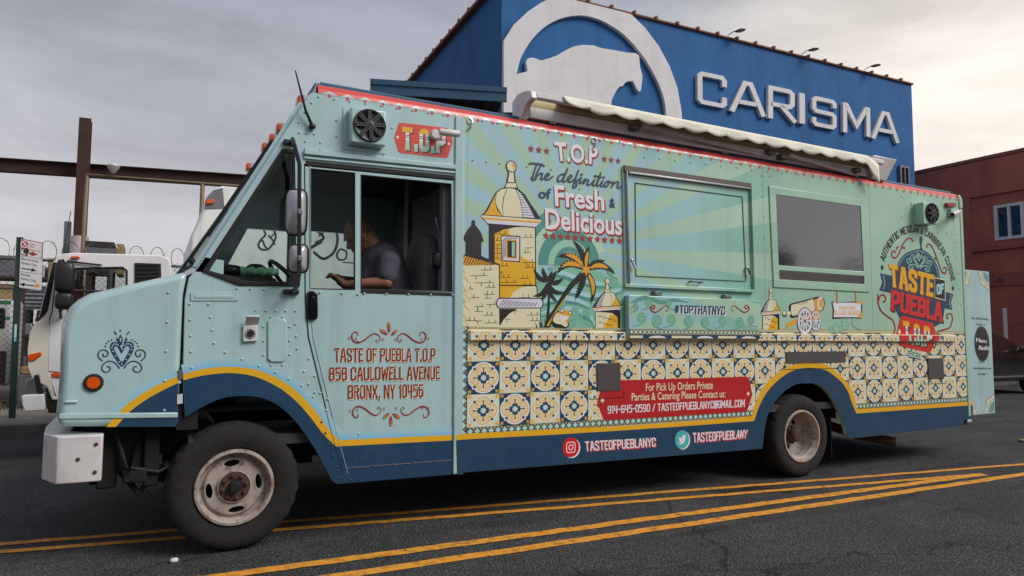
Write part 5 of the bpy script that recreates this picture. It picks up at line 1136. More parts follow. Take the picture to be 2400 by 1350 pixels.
# sea and swell
mu.poly([S(*p) for p in zM([(985, 720), (1100, 560), (1240, 470), (1420, 440), (1640, 470), (1850, 560), (1980, 640), (2150, 720), (2170, 1285), (985, 1275)])], 'seagreen', 2)
for pts in ([(1000, 640), (1150, 560), (1330, 560), (1550, 640), (1800, 700), (2050, 690)], [(1000, 830), (1200, 760), (1450, 790), (1700, 860), (1950, 820), (2150, 760)], [(1020, 960), (1250, 900), (1500, 910), (1700, 990)], [(1020, 1100), (1300, 1030), (1520, 1060), (1700, 1140), (1760, 1250)]):
    pp = crv([S(*p) for p in zM(pts)], 8); n = len(pp); mu.stroke(pp, [.010+.03*math.sin(math.pi*i/n) for i in range(n)], 'paleblue', 2.4); mu.stroke([(a, b-.03) for a, b in pp], [.006+.022*math.sin(math.pi*i/n) for i in range(n)], 'teal', 2.5)
def curl(pr, cx, cz, r, c_='seadark', lay=3, fl=1, wd=.0055, fill='seagreen', turns=1.6):
    n = 26; pts = []
    for i in range(n): t = i/(n-1); a = -.6+fl*0+t*turns*2*math.pi; rr = r*(1-.80*t); pts.append((cx+fl*rr*math.cos(a), cz+rr*math.sin(a)))
    pr.poly(circ(cx, cz, r*.98, n=20), fill, lay-.4)
    tail = [(cx-fl*r*1.9, cz-r*1.5), (cx-fl*r*.6, cz-r*1.25), (cx+fl*r*.45, cz-r*.9)]
    pr.stroke(crv(tail+pts[:2], 4), wd, c_, lay); pr.stroke(pts, wd, c_, lay)
for p, r_, f_ in (((1500, 1090), .045, 1), ((1640, 1140), .05, -1), ((1450, 1210), .04, 1), ((2010, 680), .04, 1), ((1980, 540), .035, -1), ((1330, 960), .035, 1), ((1230, 600), .02, 1), ((1180, 520), .02, 1), ((2180, 960), .04, 1), ((2160, 1150), .045, -1)):
    s_ = S(*zM([p])[0]); curl(mu, s_[0], s_[1], r_, fl=f_)
def bricks(pr, f, spots, wd=.005, c_='black', lay=8):
    for (x_, y_, L_, kind) in spots:
        pr.spx(f([(x_, y_), (x_+L_, y_-L_*.02)]), wd*.8, c_, lay)
        pr.spx(f([(x_+L_*.35, y_), (x_+L_*.35, y_+(46 if kind else -46))]), wd, c_, lay)
        if L_ > 110: pr.spx(f([(x_+L_*.8, y_), (x_+L_*.8, y_-46)]), wd, c_, lay)
# left wall and its tiled roof
mu.px(zM([(5, 465), (500, 452), (512, 1275), (5, 1265)]), 'cream', 6)
bricks(mu, zM, [(265, 525, 150, 0), (120, 600, 225, 1), (180, 692, 250, 1), (100, 775, 70, 0), (325, 752, 130, 0), (130, 888, 110, 0), (300, 845, 140, 0), (310, 895, 90, 0), (180, 1005, 120, 1), (335, 978, 140, 1), (300, 1120, 130, 0), (180, 1070, 110, 0), (60, 1190, 150, 0), (305, 1222, 180, 0), (190, 1195, 90, 1), (0, 800, 60, 0), (10, 940, 50, 0)])
for i in range(13): y0 = 470+i*62; mu.spx(zM([(2, y0), (60+(i % 3)*30, y0+100+(i % 2)*40)]), .005, 'orange', 7.5)
mu.px(zM([(0, 316), (95, 342), (300, 395), (500, 455), (0, 466)]), 'orange', 7); mu.spx(zM([(0, 316), (95, 342), (300, 395), (500, 455)]), .008, 'black', 8)
for i in range(13): x_ = 20+i*34; mu.spx(zM([(x_-28, 458), (x_+20, 340+i*8)]), .0065, 'black', 8)
mu.px(zM([(60, 330), (66, 150), (24, 118), (70, 18), (95, -20), (138, -72), (142, -120), (150, -135), (178, -135), (186, -115), (188, -70), (230, -20), (270, 40), (300, 142), (270, 158), (268, 335), (375, 385), (375, 425), (200, 372)]), 'black', 6.5)
# main tower
mu.px(zM([(370, -80), (455, -80), (450, 430), (370, 392)]), 'black', 6)
mu.px(zM([(445, -60), (978, -40), (985, 722), (508, 722), (500, 442), (445, 420)]), 'yellow', 7)
mu.px(zM([(640, -50), (976, -40), (976, 415), (900, 402), (830, 370), (790, 330), (740, 120), (630, 40)]), 'cream', 7.4)
mu.px(zM([(370, -90), (980, -70), (980, -52), (720, -40), (560, -10), (445, 45), (370, 60)]), 'black', 7.6)
mu.spx(zM([(980, -40), (985, 720)]), .009, 'black', 8); mu.spx(zM([(505, 440), (512, 1250)]), .008, 'black', 8)
mu.px(zM([(525, 62), (782, 72), (780, 418), (530, 405)]), 'black', 8.4); mu.px(zM([(535, 78), (768, 86), (766, 404), (540, 392)]), 'lilac', 8.8)
for i in range(8): mu.spx(zM([(538, 150+i*34), (595, 100+i*30)]), .0055, 'black', 9.2); 
for i in range(5): mu.spx(zM([(580+i*34, 118), (610+i*34, 88)]), .005, 'black', 9.2)
mu.px(zM([(594, 116), (738, 124), (738, 378), (598, 368)]), 'orange', 9.6); mu.px(zM([(612, 136), (722, 142), (722, 360), (612, 352)]), 'black', 10); mu.px(zM([(670, 152), (708, 154), (708, 348), (670, 344)]), 'mint', 10.4)
bricks(mu, zM, [(455, 50, 160, 0), (455, 135, 70, 0), (450, 190, 80, 1), (450, 245, 80, 0), (450, 305, 80, 0), (455, 370, 70, 0), (510, 470, 115, 0), (510, 550, 50, 1), (515, 622, 140, 0), (520, 688, 225, 0), (770, 635, 135, 0), (790, 720, 150, 0), (840, 490, 130, 0), (805, 425, 170, 1), (815, 295, 105, 0), (845, 230, 110, 1), (800, 95, 155, 0)])
mu.px(zM([(508, 724), (990, 728), (1004, 890), (508, 886)]), 'cream', 7.2); mu.px(zM([(508, 724), (890, 733), (760, 765), (690, 810), (650, 886), (508, 886)]), 'yellow', 7.5); mu.spx(zM([(505, 724), (995, 730)]), .009, 'black', 8.2); mu.spx(zM([(1000, 730), (1008, 890)]), .007, 'black', 8.2); bricks(mu, zM, [(760, 888, 160, 0)])
mu.px(zM([(508, 1030), (1048, 1030), (1052, 1280), (508, 1280)]), 'cream', 7.2); mu.px(zM([(508, 1035), (745, 1035), (640, 1095), (560, 1180), (512, 1262)]), 'black', 7.8); mu.spx(zM([(1048, 1030), (1050, 1280)]), .007, 'black', 8); bricks(mu, zM, [(580, 1172, 75, 1), (865, 1118, 175, 0), (905, 1190, 120, 0), (690, 1060, 60, 1)])
led = circ(500, 960, 38, 70, n=8, a0=math.pi/2, a1=3*math.pi/2)+circ(1050, 960, 38, 70, n=8, a0=-math.pi/2, a1=math.pi/2)
mu.px(zM(led), 'black', 9); led = circ(503, 960, 26, 57, n=8, a0=math.pi/2, a1=3*math.pi/2)+circ(1047, 960, 26, 57, n=8, a0=-math.pi/2, a1=math.pi/2); mu.px(zM(led), 'lilac', 9.4)
for i in range(14): x_ = 500+i*36; mu.spx(zM([(x_, 1005), (x_+70-i*3, 915+i*3)]), .0055, 'black', 9.8)
def tower_top(pr, f, lay=8):
    """dome drawn in region-4 coordinates"""
    pr.px(f([(172, 652), (200, 620), (240, 545), (258, 512), (290, 488), (312, 482), (388, 486), (432, 524), (470, 585), (500, 625), (530, 678)]), 'black', lay)
    pr.px(f([(186, 650), (212, 618), (246, 550), (262, 518), (252, 570), (268, 620), (300, 655)]), 'yellow', lay+.4)
    pr.px(f([(264, 516), (292, 494), (326, 487), (304, 540), (296, 600), (302, 655), (272, 610), (256, 572)]), 'cream', lay+.4)
    pr.px(f([(330, 487), (372, 492), (398, 545), (412, 600), (416, 664), (304, 656), (300, 600), (310, 535)]), 'cream', lay+.4)
    pr.px(f([(378, 494), (410, 520), (452, 590), (492, 669), (420, 664), (414, 598), (402, 545)]), 'lilac', lay+.4)
    for i in range(11): t = i/10; pr.spx(f([(392+t*28, 510+t*150), (402+t*88, 512+t*155)]), .004, 'black', lay+.8)
    pr.px(f([(174, 648), (530, 674), (527, 692), (176, 664)]), 'cream', lay+1); pr.px(f([(180, 662), (524, 686), (520, 697), (186, 674)]), 'orange', lay+1.2); pr.px(f([(188, 672), (518, 696), (494, 720), (212, 698)]), 'lilac', lay+1.1); pr.spx(f([(174, 646), (530, 673)]), .006, 'black', lay+1.4); pr.spx(f([(212, 700), (494, 721)]), .007, 'black', lay+1.4)
    a = S(*f([(352, 358)])[0], pr.y); b = S(*f([(384, 358)])[0], pr.y); R_ = b[0]-a[0]
    pr.px(f([(326, 376), (378, 376), (372, 400), (380, 455), (392, 490), (308, 486), (322, 455), (332, 400)]), 'black', lay); pr.px(f([(334, 380), (370, 380), (364, 400), (370, 452), (330, 452), (340, 400)]), 'cream', lay+.4); pr.px(f([(324, 458), (378, 458), (384, 484), (316, 482)]), 'cream', lay+.4)
    pr.poly(circ(a[0], a[1], R_*1.02, n=20), 'black', lay+.6); pr.poly(circ(a[0], a[1], R_*.84, n=20), 'cream', lay+.8); pr.poly(circ(a[0]+R_*.12, a[1]+R_*.1, R_*.66, n=16, a0=-1.2, a1=1.7), 'gold', lay+1)
tower_top(mu, zN, 11)
def mini(f0, x0, x1, y_eave, s_): # map tower_top box (174..530) to a small one
    k_ = (x1-x0)/356.0; return lambda pts: f0([(x1-(p[0]-174)*k_, y_eave+(p[1]-665)*k_*s_) for p in pts])
def small_tower(pr, f0, x0, x1, ye, yb, lay, sh=1.05):
    g_ = mini(f0, x0, x1, ye, sh); w_ = (x1-x0)
    xa, xb2 = x0+w_*.11, x1-w_*.09; yt = ye+w_*.12
    pr.px(f0([(xa, yt), (xb2, yt), (xb2, yb), (xa, yb)]), 'cream', lay); pr.px(f0([(xa+w_*.48, yt+w_*.12), (xb2, yt+w_*.2), (xb2, yb), (xa+w_*.25, yb), (xa+w_*.42, (yt+yb)/2)]), 'yellow', lay+.3)
    pr.px(f0([(xa, yt), (xb2+w_*.02, yt), (xb2+w_*.02, yb), (xb2-w_*.06, yb), (xb2-w_*.07, yt+w_*.22), (xb2-w_*.25, yt+w_*.08), (xa, yt+w_*.03)]), 'black', lay+.6)
    pr.spx(f0([(xa, yt), (xa, yb)]), .005, 'black', lay+.6)
    for i in range(7): bx, by = xa+w_*(.08+.1*(i % 4)*1.6), yt+w_*.2+i*(yb-yt-w_*.2)/7.5; pr.spx(f0([(bx, by), (bx+w_*.18, by)]), .004, 'black', lay+.7); pr.spx(f0([(bx+w_*.07, by), (bx+w_*.07, by-w_*.08)]), .004, 'black', lay+.7)
    tower_top(pr, g_, lay+1)
small_tower(mu, zM, 1728, 2128, 1010, 1285, 6, .98)
# palms
def frond(pr, f, c, tip, bend, w_, lay, colr='black', inner=None):
    a, b = Vector(S(*f([c])[0])), Vector(S(*f([tip])[0])); d = b-a; nv = Vector((-d.y, d.x)); n = 22; o1, o2 = [], []
    for i in range(n+1):
        t = i/n; p = a+d*t+nv*bend*math.sin(math.pi*t*.9); q = (d.normalized()+nv.normalized()*bend*math.pi*.9*math.cos(math.pi*t*.9)).normalized(); nn = Vector((-q.y, q.x))
        hw = w_*(math.sin(math.pi*min(1, t*1.02))**.55)*(1-.45*t)+.002
        e_ = 1.0 if i % 2 == 0 else .45
        o1.append(p+nn*hw*(.35+.25*e_)+q*(.0 if i % 2 else .006)); o2.append(p-nn*hw*e_+q*(0 if i % 2 else .02))
    for i in range(n): pr.poly([tuple(o1[i]), tuple(o1[i+1]), tuple(o2[i+1]), tuple(o2[i])], colr, lay)
    if inner:
        pp = [tuple(o1[i]*.45+o2[i]*.55) for i in range(3, n-5)]; pr.stroke(pp, [w_*.62*math.sin(math.pi*(.15+.8*i/len(pp)))*(1 if i % 2 else .75) for i in range(len(pp))], inner, lay+.3)
for tip, bnd, inn in (((970, 515), .18, None), ((1080, 508), .1, None), ((1235, 540), -.1, None), ((1335, 622), -.14, None), ((1340, 805), -.22, None), ((1268, 920), -.15, None), ((1062, 912), .12, None), ((952, 852), .25, None), ((1190, 560), 0, None)): frond(mu, zM, (1145, 680), tip, bnd, .030, 12)
mu.px(zM([(1132, 690), (1165, 690), (1172, 820), (1170, 1000), (1150, 1275), (1110, 1275), (1135, 1050), (1148, 860)]), 'black', 12)
tkl = crv([(1575, 550), (1440, 690), (1330, 850), (1230, 1020), (1150, 1140), (1090, 1278)], 5); tkr = crv([(1640, 600), (1500, 730), (1390, 870), (1290, 1040), (1220, 1160), (1175, 1278)], 5)
mu.px(zM(tkl+tkr[::-1]), 'black', 12.4); mu.spx(zM([(1400, 850), (1270, 1040), (1180, 1190), (1140, 1260)]), [.006, .016], 'yellow', 12.8, smooth=4)
for tip, bnd, inn in (((1470, 152), -.12, None), ((1682, 222), .08, 'gold'), ((1885, 405), .10, None), ((2015, 592), .24, 'gold'), ((1690, 955), .22, 'gold'), ((1505, 898), .06, None), ((1268, 612), -.26, 'gold'), ((1278, 372), -.2, 'gold')): frond(mu, zM, (1648, 520), tip, bnd, .046, 13, inner=inn)
mu.poly(star(*S(*zM([(1648, 520)])[0]), .05, 6, .5), 'gold', 14)
for x_ in (965, 1010, 1040, 1085, 1110): mu.px(zM([(x_-4+30, 1280), (x_+46, 1280), (x_+12, 1150+(x_ % 7)*8)]), 'black', 12)
# tree frog
mu.px(zM(crv([(1200, 1150), (1250, 1080), (1300, 1060), (1360, 1070), (1400, 1130), (1420, 1240), (1400, 1285), (1300, 1285), (1220, 1270), (1195, 1210)], 4, True)), 'black', 15); mu.px(zM(crv([(1215, 1160), (1258, 1092), (1310, 1080), (1350, 1100), (1385, 1150), (1405, 1240), (1380, 1275), (1320, 1240), (1260, 1230), (1215, 1200)], 4, True)), 'cream', 15.4)
mu.px(zM(crv([(1280, 1090), (1330, 1045), (1440, 1070), (1448, 1110), (1420, 1150), (1330, 1120)], 4, True)), 'gold', 15.8); mu.px(zM(crv([(1300, 1110), (1330, 1115), (1420, 1140), (1390, 1185), (1330, 1180)], 4, True)), 'white', 16); mu.px(zM(crv([(1380, 1180), (1410, 1170), (1412, 1210), (1385, 1225)], 4, True)), 'gold', 16)
for p in ((1328, 1060), (1436, 1088)): s_ = S(*zM([p])[0]); mu.poly(circ(*s_, .016, n=12), 'black', 16.2); mu.poly(circ(*s_, .011, n=12), 'white', 16.4)
# --- slogan ------------------------------------------------------------------------------------
zT = Zm(1220, 360, 6.1346)
def shadow_text(pr, body, q, bold=.02, layer=17, sh=.014, c_='white', s_='red'):
    L_ = bftext(body, bold)
    for j_, k_ in enumerate((1, .66, .33)): pr.quad(L_, q, s_, layer+j_*.3, dx=sh*k_, dz=-sh*.8*k_)
    pr.quad(L_, q, c_, layer+1.2)
shadow_text(mu, 'T.O.P', z4([(605, 213), (868, 247), (862, 343), (618, 318)]), .03, 17, .012)
shadow_text(mu, 'Fresh', zT([(478, 462), (1192, 540), (1200, 815), (490, 742)]), .024)
shadow_text(mu, 'Delicious', zT([(345, 795), (1450, 885), (1455, 1165), (352, 1075)]), .024)
mu.quad(bftext('of', .018), zT([(252, 508), (440, 508), (430, 650), (258, 635)]), 'navy', 18)
mu.quad(bftext('&', .02), zT([(1278, 640), (1360, 650), (1358, 780), (1278, 768)]), 'navy', 18)
SC = [[(115, 145), (180, 140), (250, 148), (310, 160), (345, 188)], [(235, 150), (215, 200), (190, 280), (172, 345), (175, 380), (150, 335)], [(288, 175), (250, 250), (222, 320), (210, 372), (240, 320), (285, 285), (312, 288), (300, 330), (292, 365), (315, 370), (345, 345), (385, 325), (410, 300), (395, 285), (360, 310), (350, 350), (375, 375), (420, 360), (468, 325)],
      [(640, 310), (600, 295), (555, 320), (530, 370), (550, 400), (590, 380), (630, 320), (675, 212), (640, 310), (608, 385), (620, 408), (660, 385), (705, 365), (735, 325), (718, 310), (685, 340), (680, 385), (715, 405), (765, 375), (800, 325), (830, 240), (810, 300), (780, 390), (755, 470), (770, 490), (800, 470), (800, 420), (775, 395), (820, 385), (870, 345), (850, 400), (850, 425), (885, 410), (930, 365), (905, 430), (930, 395), (965, 375), (975, 395), (955, 435), (975, 450), (1015, 430), (1060, 380), (1035, 440), (1045, 460), (1085, 440), (1110, 380), (1155, 275), (1120, 380), (1095, 445), (1108, 465), (1140, 445), (1180, 390), (1155, 455), (1165, 472), (1195, 455), (1225, 410), (1260, 395), (1265, 430), (1235, 475), (1205, 465), (1215, 425), (1255, 400), (1310, 415), (1335, 415), (1305, 485), (1335, 440), (1385, 405), (1405, 420), (1390, 470), (1410, 498), (1445, 470)], [(1080, 325), (1130, 330), (1165, 345)]]
for s_ in SC: mu.spx(zT(s_), .0125, 'slate', 18, smooth=4)
for p in ((878, 300), (1068, 322), (1195, 342)): s_ = S(*zT([p])[0]); mu.poly(circ(*s_, .010, n=10), 'slate', 18)
def stars(pr, f, a, b, n, r_, c_, lay=18):
    for i in range(n): t = i/(n-1); s_ = S(*f([(a[0]+(b[0]-a[0])*t, a[1]+(b[1]-a[1])*t)])[0]); pr.poly(star(*s_, r_), c_, lay)
stars(mu, z4, (470, 252), (563, 265), 3, .030, 'letterred'); stars(mu, z4, (908, 313), (990, 323), 3, .028, 'letterred'); stars(mu, z4, (558, 770), (998, 801), 11, .031, 'red')
# --- rear of the mural: small tower, cannon, hanging sign, swell ---------------------------------
small_tower(mu, z5, 1026, 1168, 1142, 1268, 6, 1.22)
def ringpx(pr, f, c, rx2, ry2, wd, c_, lay, spokes=0):
    pts = [S(*p) for p in f(circ(c[0], c[1], rx2, ry2, n=32))]; pr.stroke(pts, wd, c_, lay, True)
    for k_ in range(spokes): a = k_*2*math.pi/spokes; pr.spx(f([c, (c[0]+rx2*math.cos(a), c[1]+ry2*math.sin(a))]), wd*.55, c_, lay)
mu.px(z5([(1205, 1245), (1215, 1222), (1250, 1205), (1290, 1175), (1440, 1150), (1450, 1190), (1400, 1200), (1300, 1205), (1250, 1240), (1215, 1256)]), 'gold', 6)
mu.px(z5(crv([(1232, 1090), (1300, 1070), (1380, 1048), (1440, 1035), (1475, 1060), (1470, 1120), (1440, 1140), (1300, 1170), (1245, 1185), (1230, 1140)], 3, True)), 'black', 6.4); mu.px(z5([(1242, 1095), (1385, 1056), (1400, 1062), (1408, 1130), (1300, 1160), (1250, 1172), (1238, 1130)]), 'cream', 6.8); mu.px(z5([(1400, 1058), (1440, 1042), (1462, 1060), (1462, 1115), (1440, 1132), (1412, 1132)]), 'gold', 6.8)
pts = z5(circ(1448, 1084, 22, 48, n=18)); mu.px(pts, 'lilac', 7); mu.px(z5(circ(1452, 1084, 14, 36, n=18)), 'gold', 7.3)
mu.spx(z5([(1385, 1052), (1398, 1095), (1402, 1140)]), .02, 'lilac', 7); mu.spx(z5([(1240, 1150), (1200, 1160)]), .03, 'cream', 6.8); mu.poly(circ(*S(*z5([(1195, 1156)])[0]), .028, n=14), 'black', 6.9); mu.poly(circ(*S(*z5([(1193, 1152)])[0]), .02, n=14), 'cream', 7.1)
for i in range(8): mu.spx(z5([(1290+i*9, 1078-i*2), (1296+i*9, 1095-i*2)]), .005, 'black', 7.2)
ringpx(mu, z5, (1415, 1205), 30, 62, .030, 'black', 7.2); ringpx(mu, z5, (1415, 1205), 30, 62, .02, 'lilac', 7.4, 8)
ringpx(mu, z5, (1338, 1208), 44, 80, .045, 'black', 7.8); ringpx(mu, z5, (1338, 1208), 44, 80, .030, 'lilac', 8.2, 10); mu.poly(circ(*S(*z5([(1338, 1208)])[0]), .018, n=12), 'hub', 8.6); mu.px(z5([(1350, 1140), (1440, 1130), (1455, 1165), (1440, 1190), (1370, 1195)]), 'gold', 7.0)
mu.px(z5([(1525, 1070), (1560, 1075), (1735, 1068), (1742, 1115), (1738, 1190), (1640, 1186), (1532, 1192), (1536, 1130)]), 'black', 6); mu.px(z5([(1532, 1078), (1730, 1078), (1734, 1180), (1540, 1180), (1544, 1130)]), 'white', 6.4); mu.px(z5([(1700, 1070), (1738, 1068), (1738, 1090), (1710, 1085)]), 'gold', 6.6); mu.px(z5([(1715, 1160), (1738, 1150), (1738, 1188), (1712, 1184)]), 'gold', 6.6)
for x_ in (1562, 1692): mu.spx(z5([(x_, 945), (x_+6, 1085)]), .016, 'gold', 6.8); [mu.spx(z5([(x_-3+i*.3, 950+i*14), (x_+6+i*.3, 957+i*14)]), .005, 'black', 7) for i in range(10)]
mu.quad(letters('PUERTO RICO', 1.6, 1.6, .2), z5([(1578, 1105), (1692, 1105), (1692, 1130), (1578, 1130)]), 'gold', 7); mu.quad(letters('ISLA DEL ENCANTO', 1.6, 1.6, .2), z5([(1545, 1138), (1728, 1138), (1728, 1166), (1548, 1164)]), 'gold', 7)
for p, r_, f_ in (((1560, 1255), .05, 1), ((1620, 1225), .055, 1), ((1690, 1215), .05, -1), ((1520, 1270), .03, 1)): s_ = S(*z5([p])[0]); curl(mu, s_[0], s_[1], r_, fl=f_, lay=3, fill='mint', wd=.006)
mu.build('mural_print', T)
# shelf print
sp_ = Print(yS)
bw = .036; zs = S(*z5([(500, 1258)])[0], yS)[1]-.012
border(sp_, sx0+.004, sx1-.004, zs-.042, zs); sp_.poly([(sx0+.004, sz0+.004), (sx1-.004, sz0+.004), (sx1-.004, zs-.042), (sx0+.004, zs-.042)], 'navy', 0)
x_ = 6*TX-.375
k_ = 0
while x_ < sx1-.02:
    if x_+TX > sx0:
        a_, b_ = max(x_+.02, sx0+.01), min(x_+TX-.02, sx1-.01)
        if b_-a_ > .03:
            if k_ % 2 == 0: sp_.poly([(a_, sz0+.006), (b_, sz0+.006), (b_, zs-.05), (a_, zs-.05)], 'cream', 1)
            else: sp_.poly([(a_+(b_-a_)*(.5+.42*math.cos(t)), sz0+.006+(zs-.056-sz0)*math.sin(t)) for t in [math.pi*i/10 for i in range(11)]], 'white', 1); sp_.poly([(a_+(b_-a_)*(.5+.30*math.cos(t)), sz0+.006+(zs-.068-sz0)*math.sin(t)) for t in [math.pi*i/10 for i in range(11)]], 'cream', 1.5)
    x_ += TX; k_ += 1
L_ = letters('#TOPTHATNYC', 1.75, 1.5, .45); q = z5([(422, 1096), (780, 1104), (776, 1166), (422, 1150)]); sp_.quad(L_, q, 'white', 4, dx=.01, dz=-.009); sp_.quad(L_, q, 'navy', 5)
flourish(sp_, z5, [(262, 1100), (272, 1096), (284, 1104), (276, 1120), (256, 1108), (258, 1132), (290, 1146), (330, 1120), (360, 1098), (378, 1112), (370, 1138), (356, 1128)], 600, 'letterred', .010, 4)
for i, (p, r_, f_) in enumerate((((190, 1185), .05, 1), ((300, 1205), .055, -1), ((400, 1195), .05, 1), ((520, 1210), .055, 1), ((640, 1215), .05, -1), ((760, 1205), .05, 1), ((880, 1215), .05, 1), ((960, 1200), .045, -1), ((240, 1080), .04, 1), ((380, 1085), .035, -1), ((150, 1110), .03, 1))):
    s_ = S(*z5([p])[0], yS); curl(sp_, s_[0], s_[1], r_*.9, fl=f_, lay=2.5, wd=.006)
for pts in ([(110, 1130), (170, 1060), (250, 1050), (330, 1075), (420, 1060), (520, 1075)], [(110, 1080), (200, 1045), (300, 1060)]):
    pp = crv([S(*p, yS) for p in z5(pts)], 6); sp_.stroke(pp, [.004+.03*math.sin(math.pi*i/len(pp)) for i in range(len(pp))], 'seadark', 2)
sp_.build('shelf_print', SHO)

# --- rear logo -----------------------------------------------------------------------------
lg = Print(0, base=.0024, step=.0002); zL = Zm(2040, 520, 4.0909)
p3 = [np.array(S(*p)) for p in zL([(112, 368), (455, 72), (792, 570)])]
def circ3(a, b, c):
    A_ = np.array([b-a, c-a])*2; B_ = np.array([b@b-a@a, c@c-a@a]); return np.linalg.solve(A_, B_)
cc3 = circ3(*p3); R3 = np.linalg.norm(p3[0]-cc3); a0_ = math.atan2(*(p3[0]-cc3)[::-1]); a1_ = math.atan2(*(p3[2]-cc3)[::-1])
if a0_ < a1_: a0_ += 2*math.pi
txt = 'AUTHENTIC MEXICAN & CARIBBEAN CUISINE'; wid = {'I': .45, ' ': .55, 'M': 1.25, '&': 1.0}; tot = sum(wid.get(c_, 1) for c_ in txt); acc = 0; hgt = .078
for ch in txt:
    w_ = wid.get(ch, 1); t = (acc+w_/2)/tot; a = a0_+(a1_-a0_)*t; acc += w_
    if ch == ' ': continue
    rdv = np.array((math.cos(a), math.sin(a))); tg = np.array((math.sin(a), -math.cos(a))); hw = R3*abs(a1_-a0_)/tot*w_*.41; c0 = cc3+rdv*(R3-hgt*.5)
    pl_ = letters(ch, 1.4, 1, 0) if ch in G else bftext(ch, .015)
    lg.quad(pl_, None, 'black', 2, q3=[c0-tg*hw+rdv*hgt, c0+tg*hw+rdv*hgt, c0+tg*hw, c0-tg*hw])
for p in ((112, 437), (790, 637)): s_ = S(*zL([p])[0]); lg.poly([(s_[0], s_[1]+.032), (s_[0]+.024, s_[1]), (s_[0], s_[1]-.032), (s_[0]-.024, s_[1])], 'black', 2)
lg.px(zL(crv([(470, 262), (478, 240), (470, 180), (472, 150), (485, 138), (496, 155), (495, 185), (488, 235), (502, 268)], 3)), 'navy', 2)
dome = crv([(255, 420), (285, 355), (340, 300), (420, 268), (490, 265), (560, 305), (615, 375), (650, 460), (668, 560)], 4)
lg.px(zL(dome+[(690, 600), (720, 760), (690, 960), (610, 1010), (290, 940), (235, 830), (215, 640)]), 'navy', 2)
lg.px(zL([(92, 492), (220, 520), (690, 660), (795, 695), (770, 770), (785, 845), (690, 820), (230, 690), (86, 655), (115, 575)]), 'navy', 1.8)
dd = crv([(275, 412), (300, 362), (345, 318), (420, 288), (490, 284), (550, 318), (600, 380), (632, 450), (648, 520)], 5)
for p in dd: s_ = S(*zL([p])[0]); lg.poly(circ(*s_, .006, n=6), 'paleblue', 3)
for i in range(9): lg.poly(circ(*S(*zL([(126+(8 if 2 < i < 7 else 0), 520+i*15)])[0]), .006, n=6), 'white', 3); lg.poly(circ(*S(*zL([(768-(12 if 2 < i < 7 else 0), 705+i*15)])[0]), .006, n=6), 'white', 3)
hm = lambda pts: zL([(465+(x_-700)*.88, 375+(y_-800)*.78+(x_-700)*.10) for x_, y_ in pts]); heart(lg, hm, 'mint', 'navy', 3, .011)
def bigword(body, q, c_, sh, lay, t=2.05):
    L_ = letters(body, t, 1.35, .55); lg.quad(L_, q, sh, lay, dx=.018, dz=-.016); lg.quad(L_, q, c_, lay+1)
bigword('TASTE', zL([(170, 395), (610, 510), (600, 725), (185, 618)]), 'yellow', 'rust', 5); bigword('PUEBLA', zL([(198, 650), (690, 772), (688, 962), (192, 848)]), 'brightred', 'black', 5)
lg.px(zL([(612, 530), (716, 556), (718, 758), (614, 730)]), 'cream', 6.4); lg.px(zL([(616, 540), (710, 562), (712, 748), (618, 722)]), 'black', 6.8); lg.quad(letters('OF', 2.4, 1.3, .3), zL([(630, 598), (704, 590), (698, 690), (632, 700)]), 'paleblue', 7.2)
TB = zL([(300, 902), (320, 902), (590, 970), (602, 985), (635, 1110), (580, 1240), (560, 1252), (285, 1190), (270, 1175), (250, 1070), (285, 920)])
lg.px(TB, 'brightred', 7.6)
topword(lg, zL([(305, 945), (570, 1010), (565, 1200), (330, 1160)]), 8.2, so=.016)
for p in ((275, 1053), (614, 1115)): s_ = S(*zL([p])[0]); lg.poly([(s_[0], s_[1]+.03), (s_[0]+.026, s_[1]), (s_[0], s_[1]-.03), (s_[0]-.026, s_[1])], 'cream', 8.4)
lg.px(zL([(355, 1228), (482, 1262), (480, 1320), (358, 1290)]), 'palegreen', 7); lg.quad(letters('ESTD. 2019', 1.6, 1.6, .2), zL([(362, 1252), (476, 1280), (474, 1304), (364, 1280)]), 'black', 7.6); lg.spx(zL([(358, 1238), (480, 1270)]), .008, 'black', 7.6); lg.spx(zL([(362, 1294), (478, 1318)]), .008, 'black', 7.6)
for pts in ([(412, 188), (385, 158), (350, 165), (310, 215), (275, 300), (240, 345), (208, 330), (205, 290), (230, 280), (240, 300)], [(540, 250), (545, 218), (575, 220), (612, 285), (650, 390), (680, 470), (715, 495), (728, 455), (712, 435), (698, 450)], [(72, 690), (72, 770), (100, 850), (160, 905), (210, 940), (235, 1010), (220, 1075)], [(72, 770), (90, 715), (120, 698), (145, 730), (135, 765), (118, 765)], [(640, 1050), (700, 1035), (760, 1010), (785, 940), (775, 885), (740, 885), (730, 915), (748, 925)], [(640, 1055), (650, 1100), (680, 1125), (690, 1090)], [(300, 250), (322, 245), (325, 265)], [(250, 265), (258, 238), (268, 245)], [(625, 365), (618, 345), (632, 340)]): lg.spx(zL(pts), .017, 'letterred', 3, smooth=5)
lg.build('rear_logo_print', T)
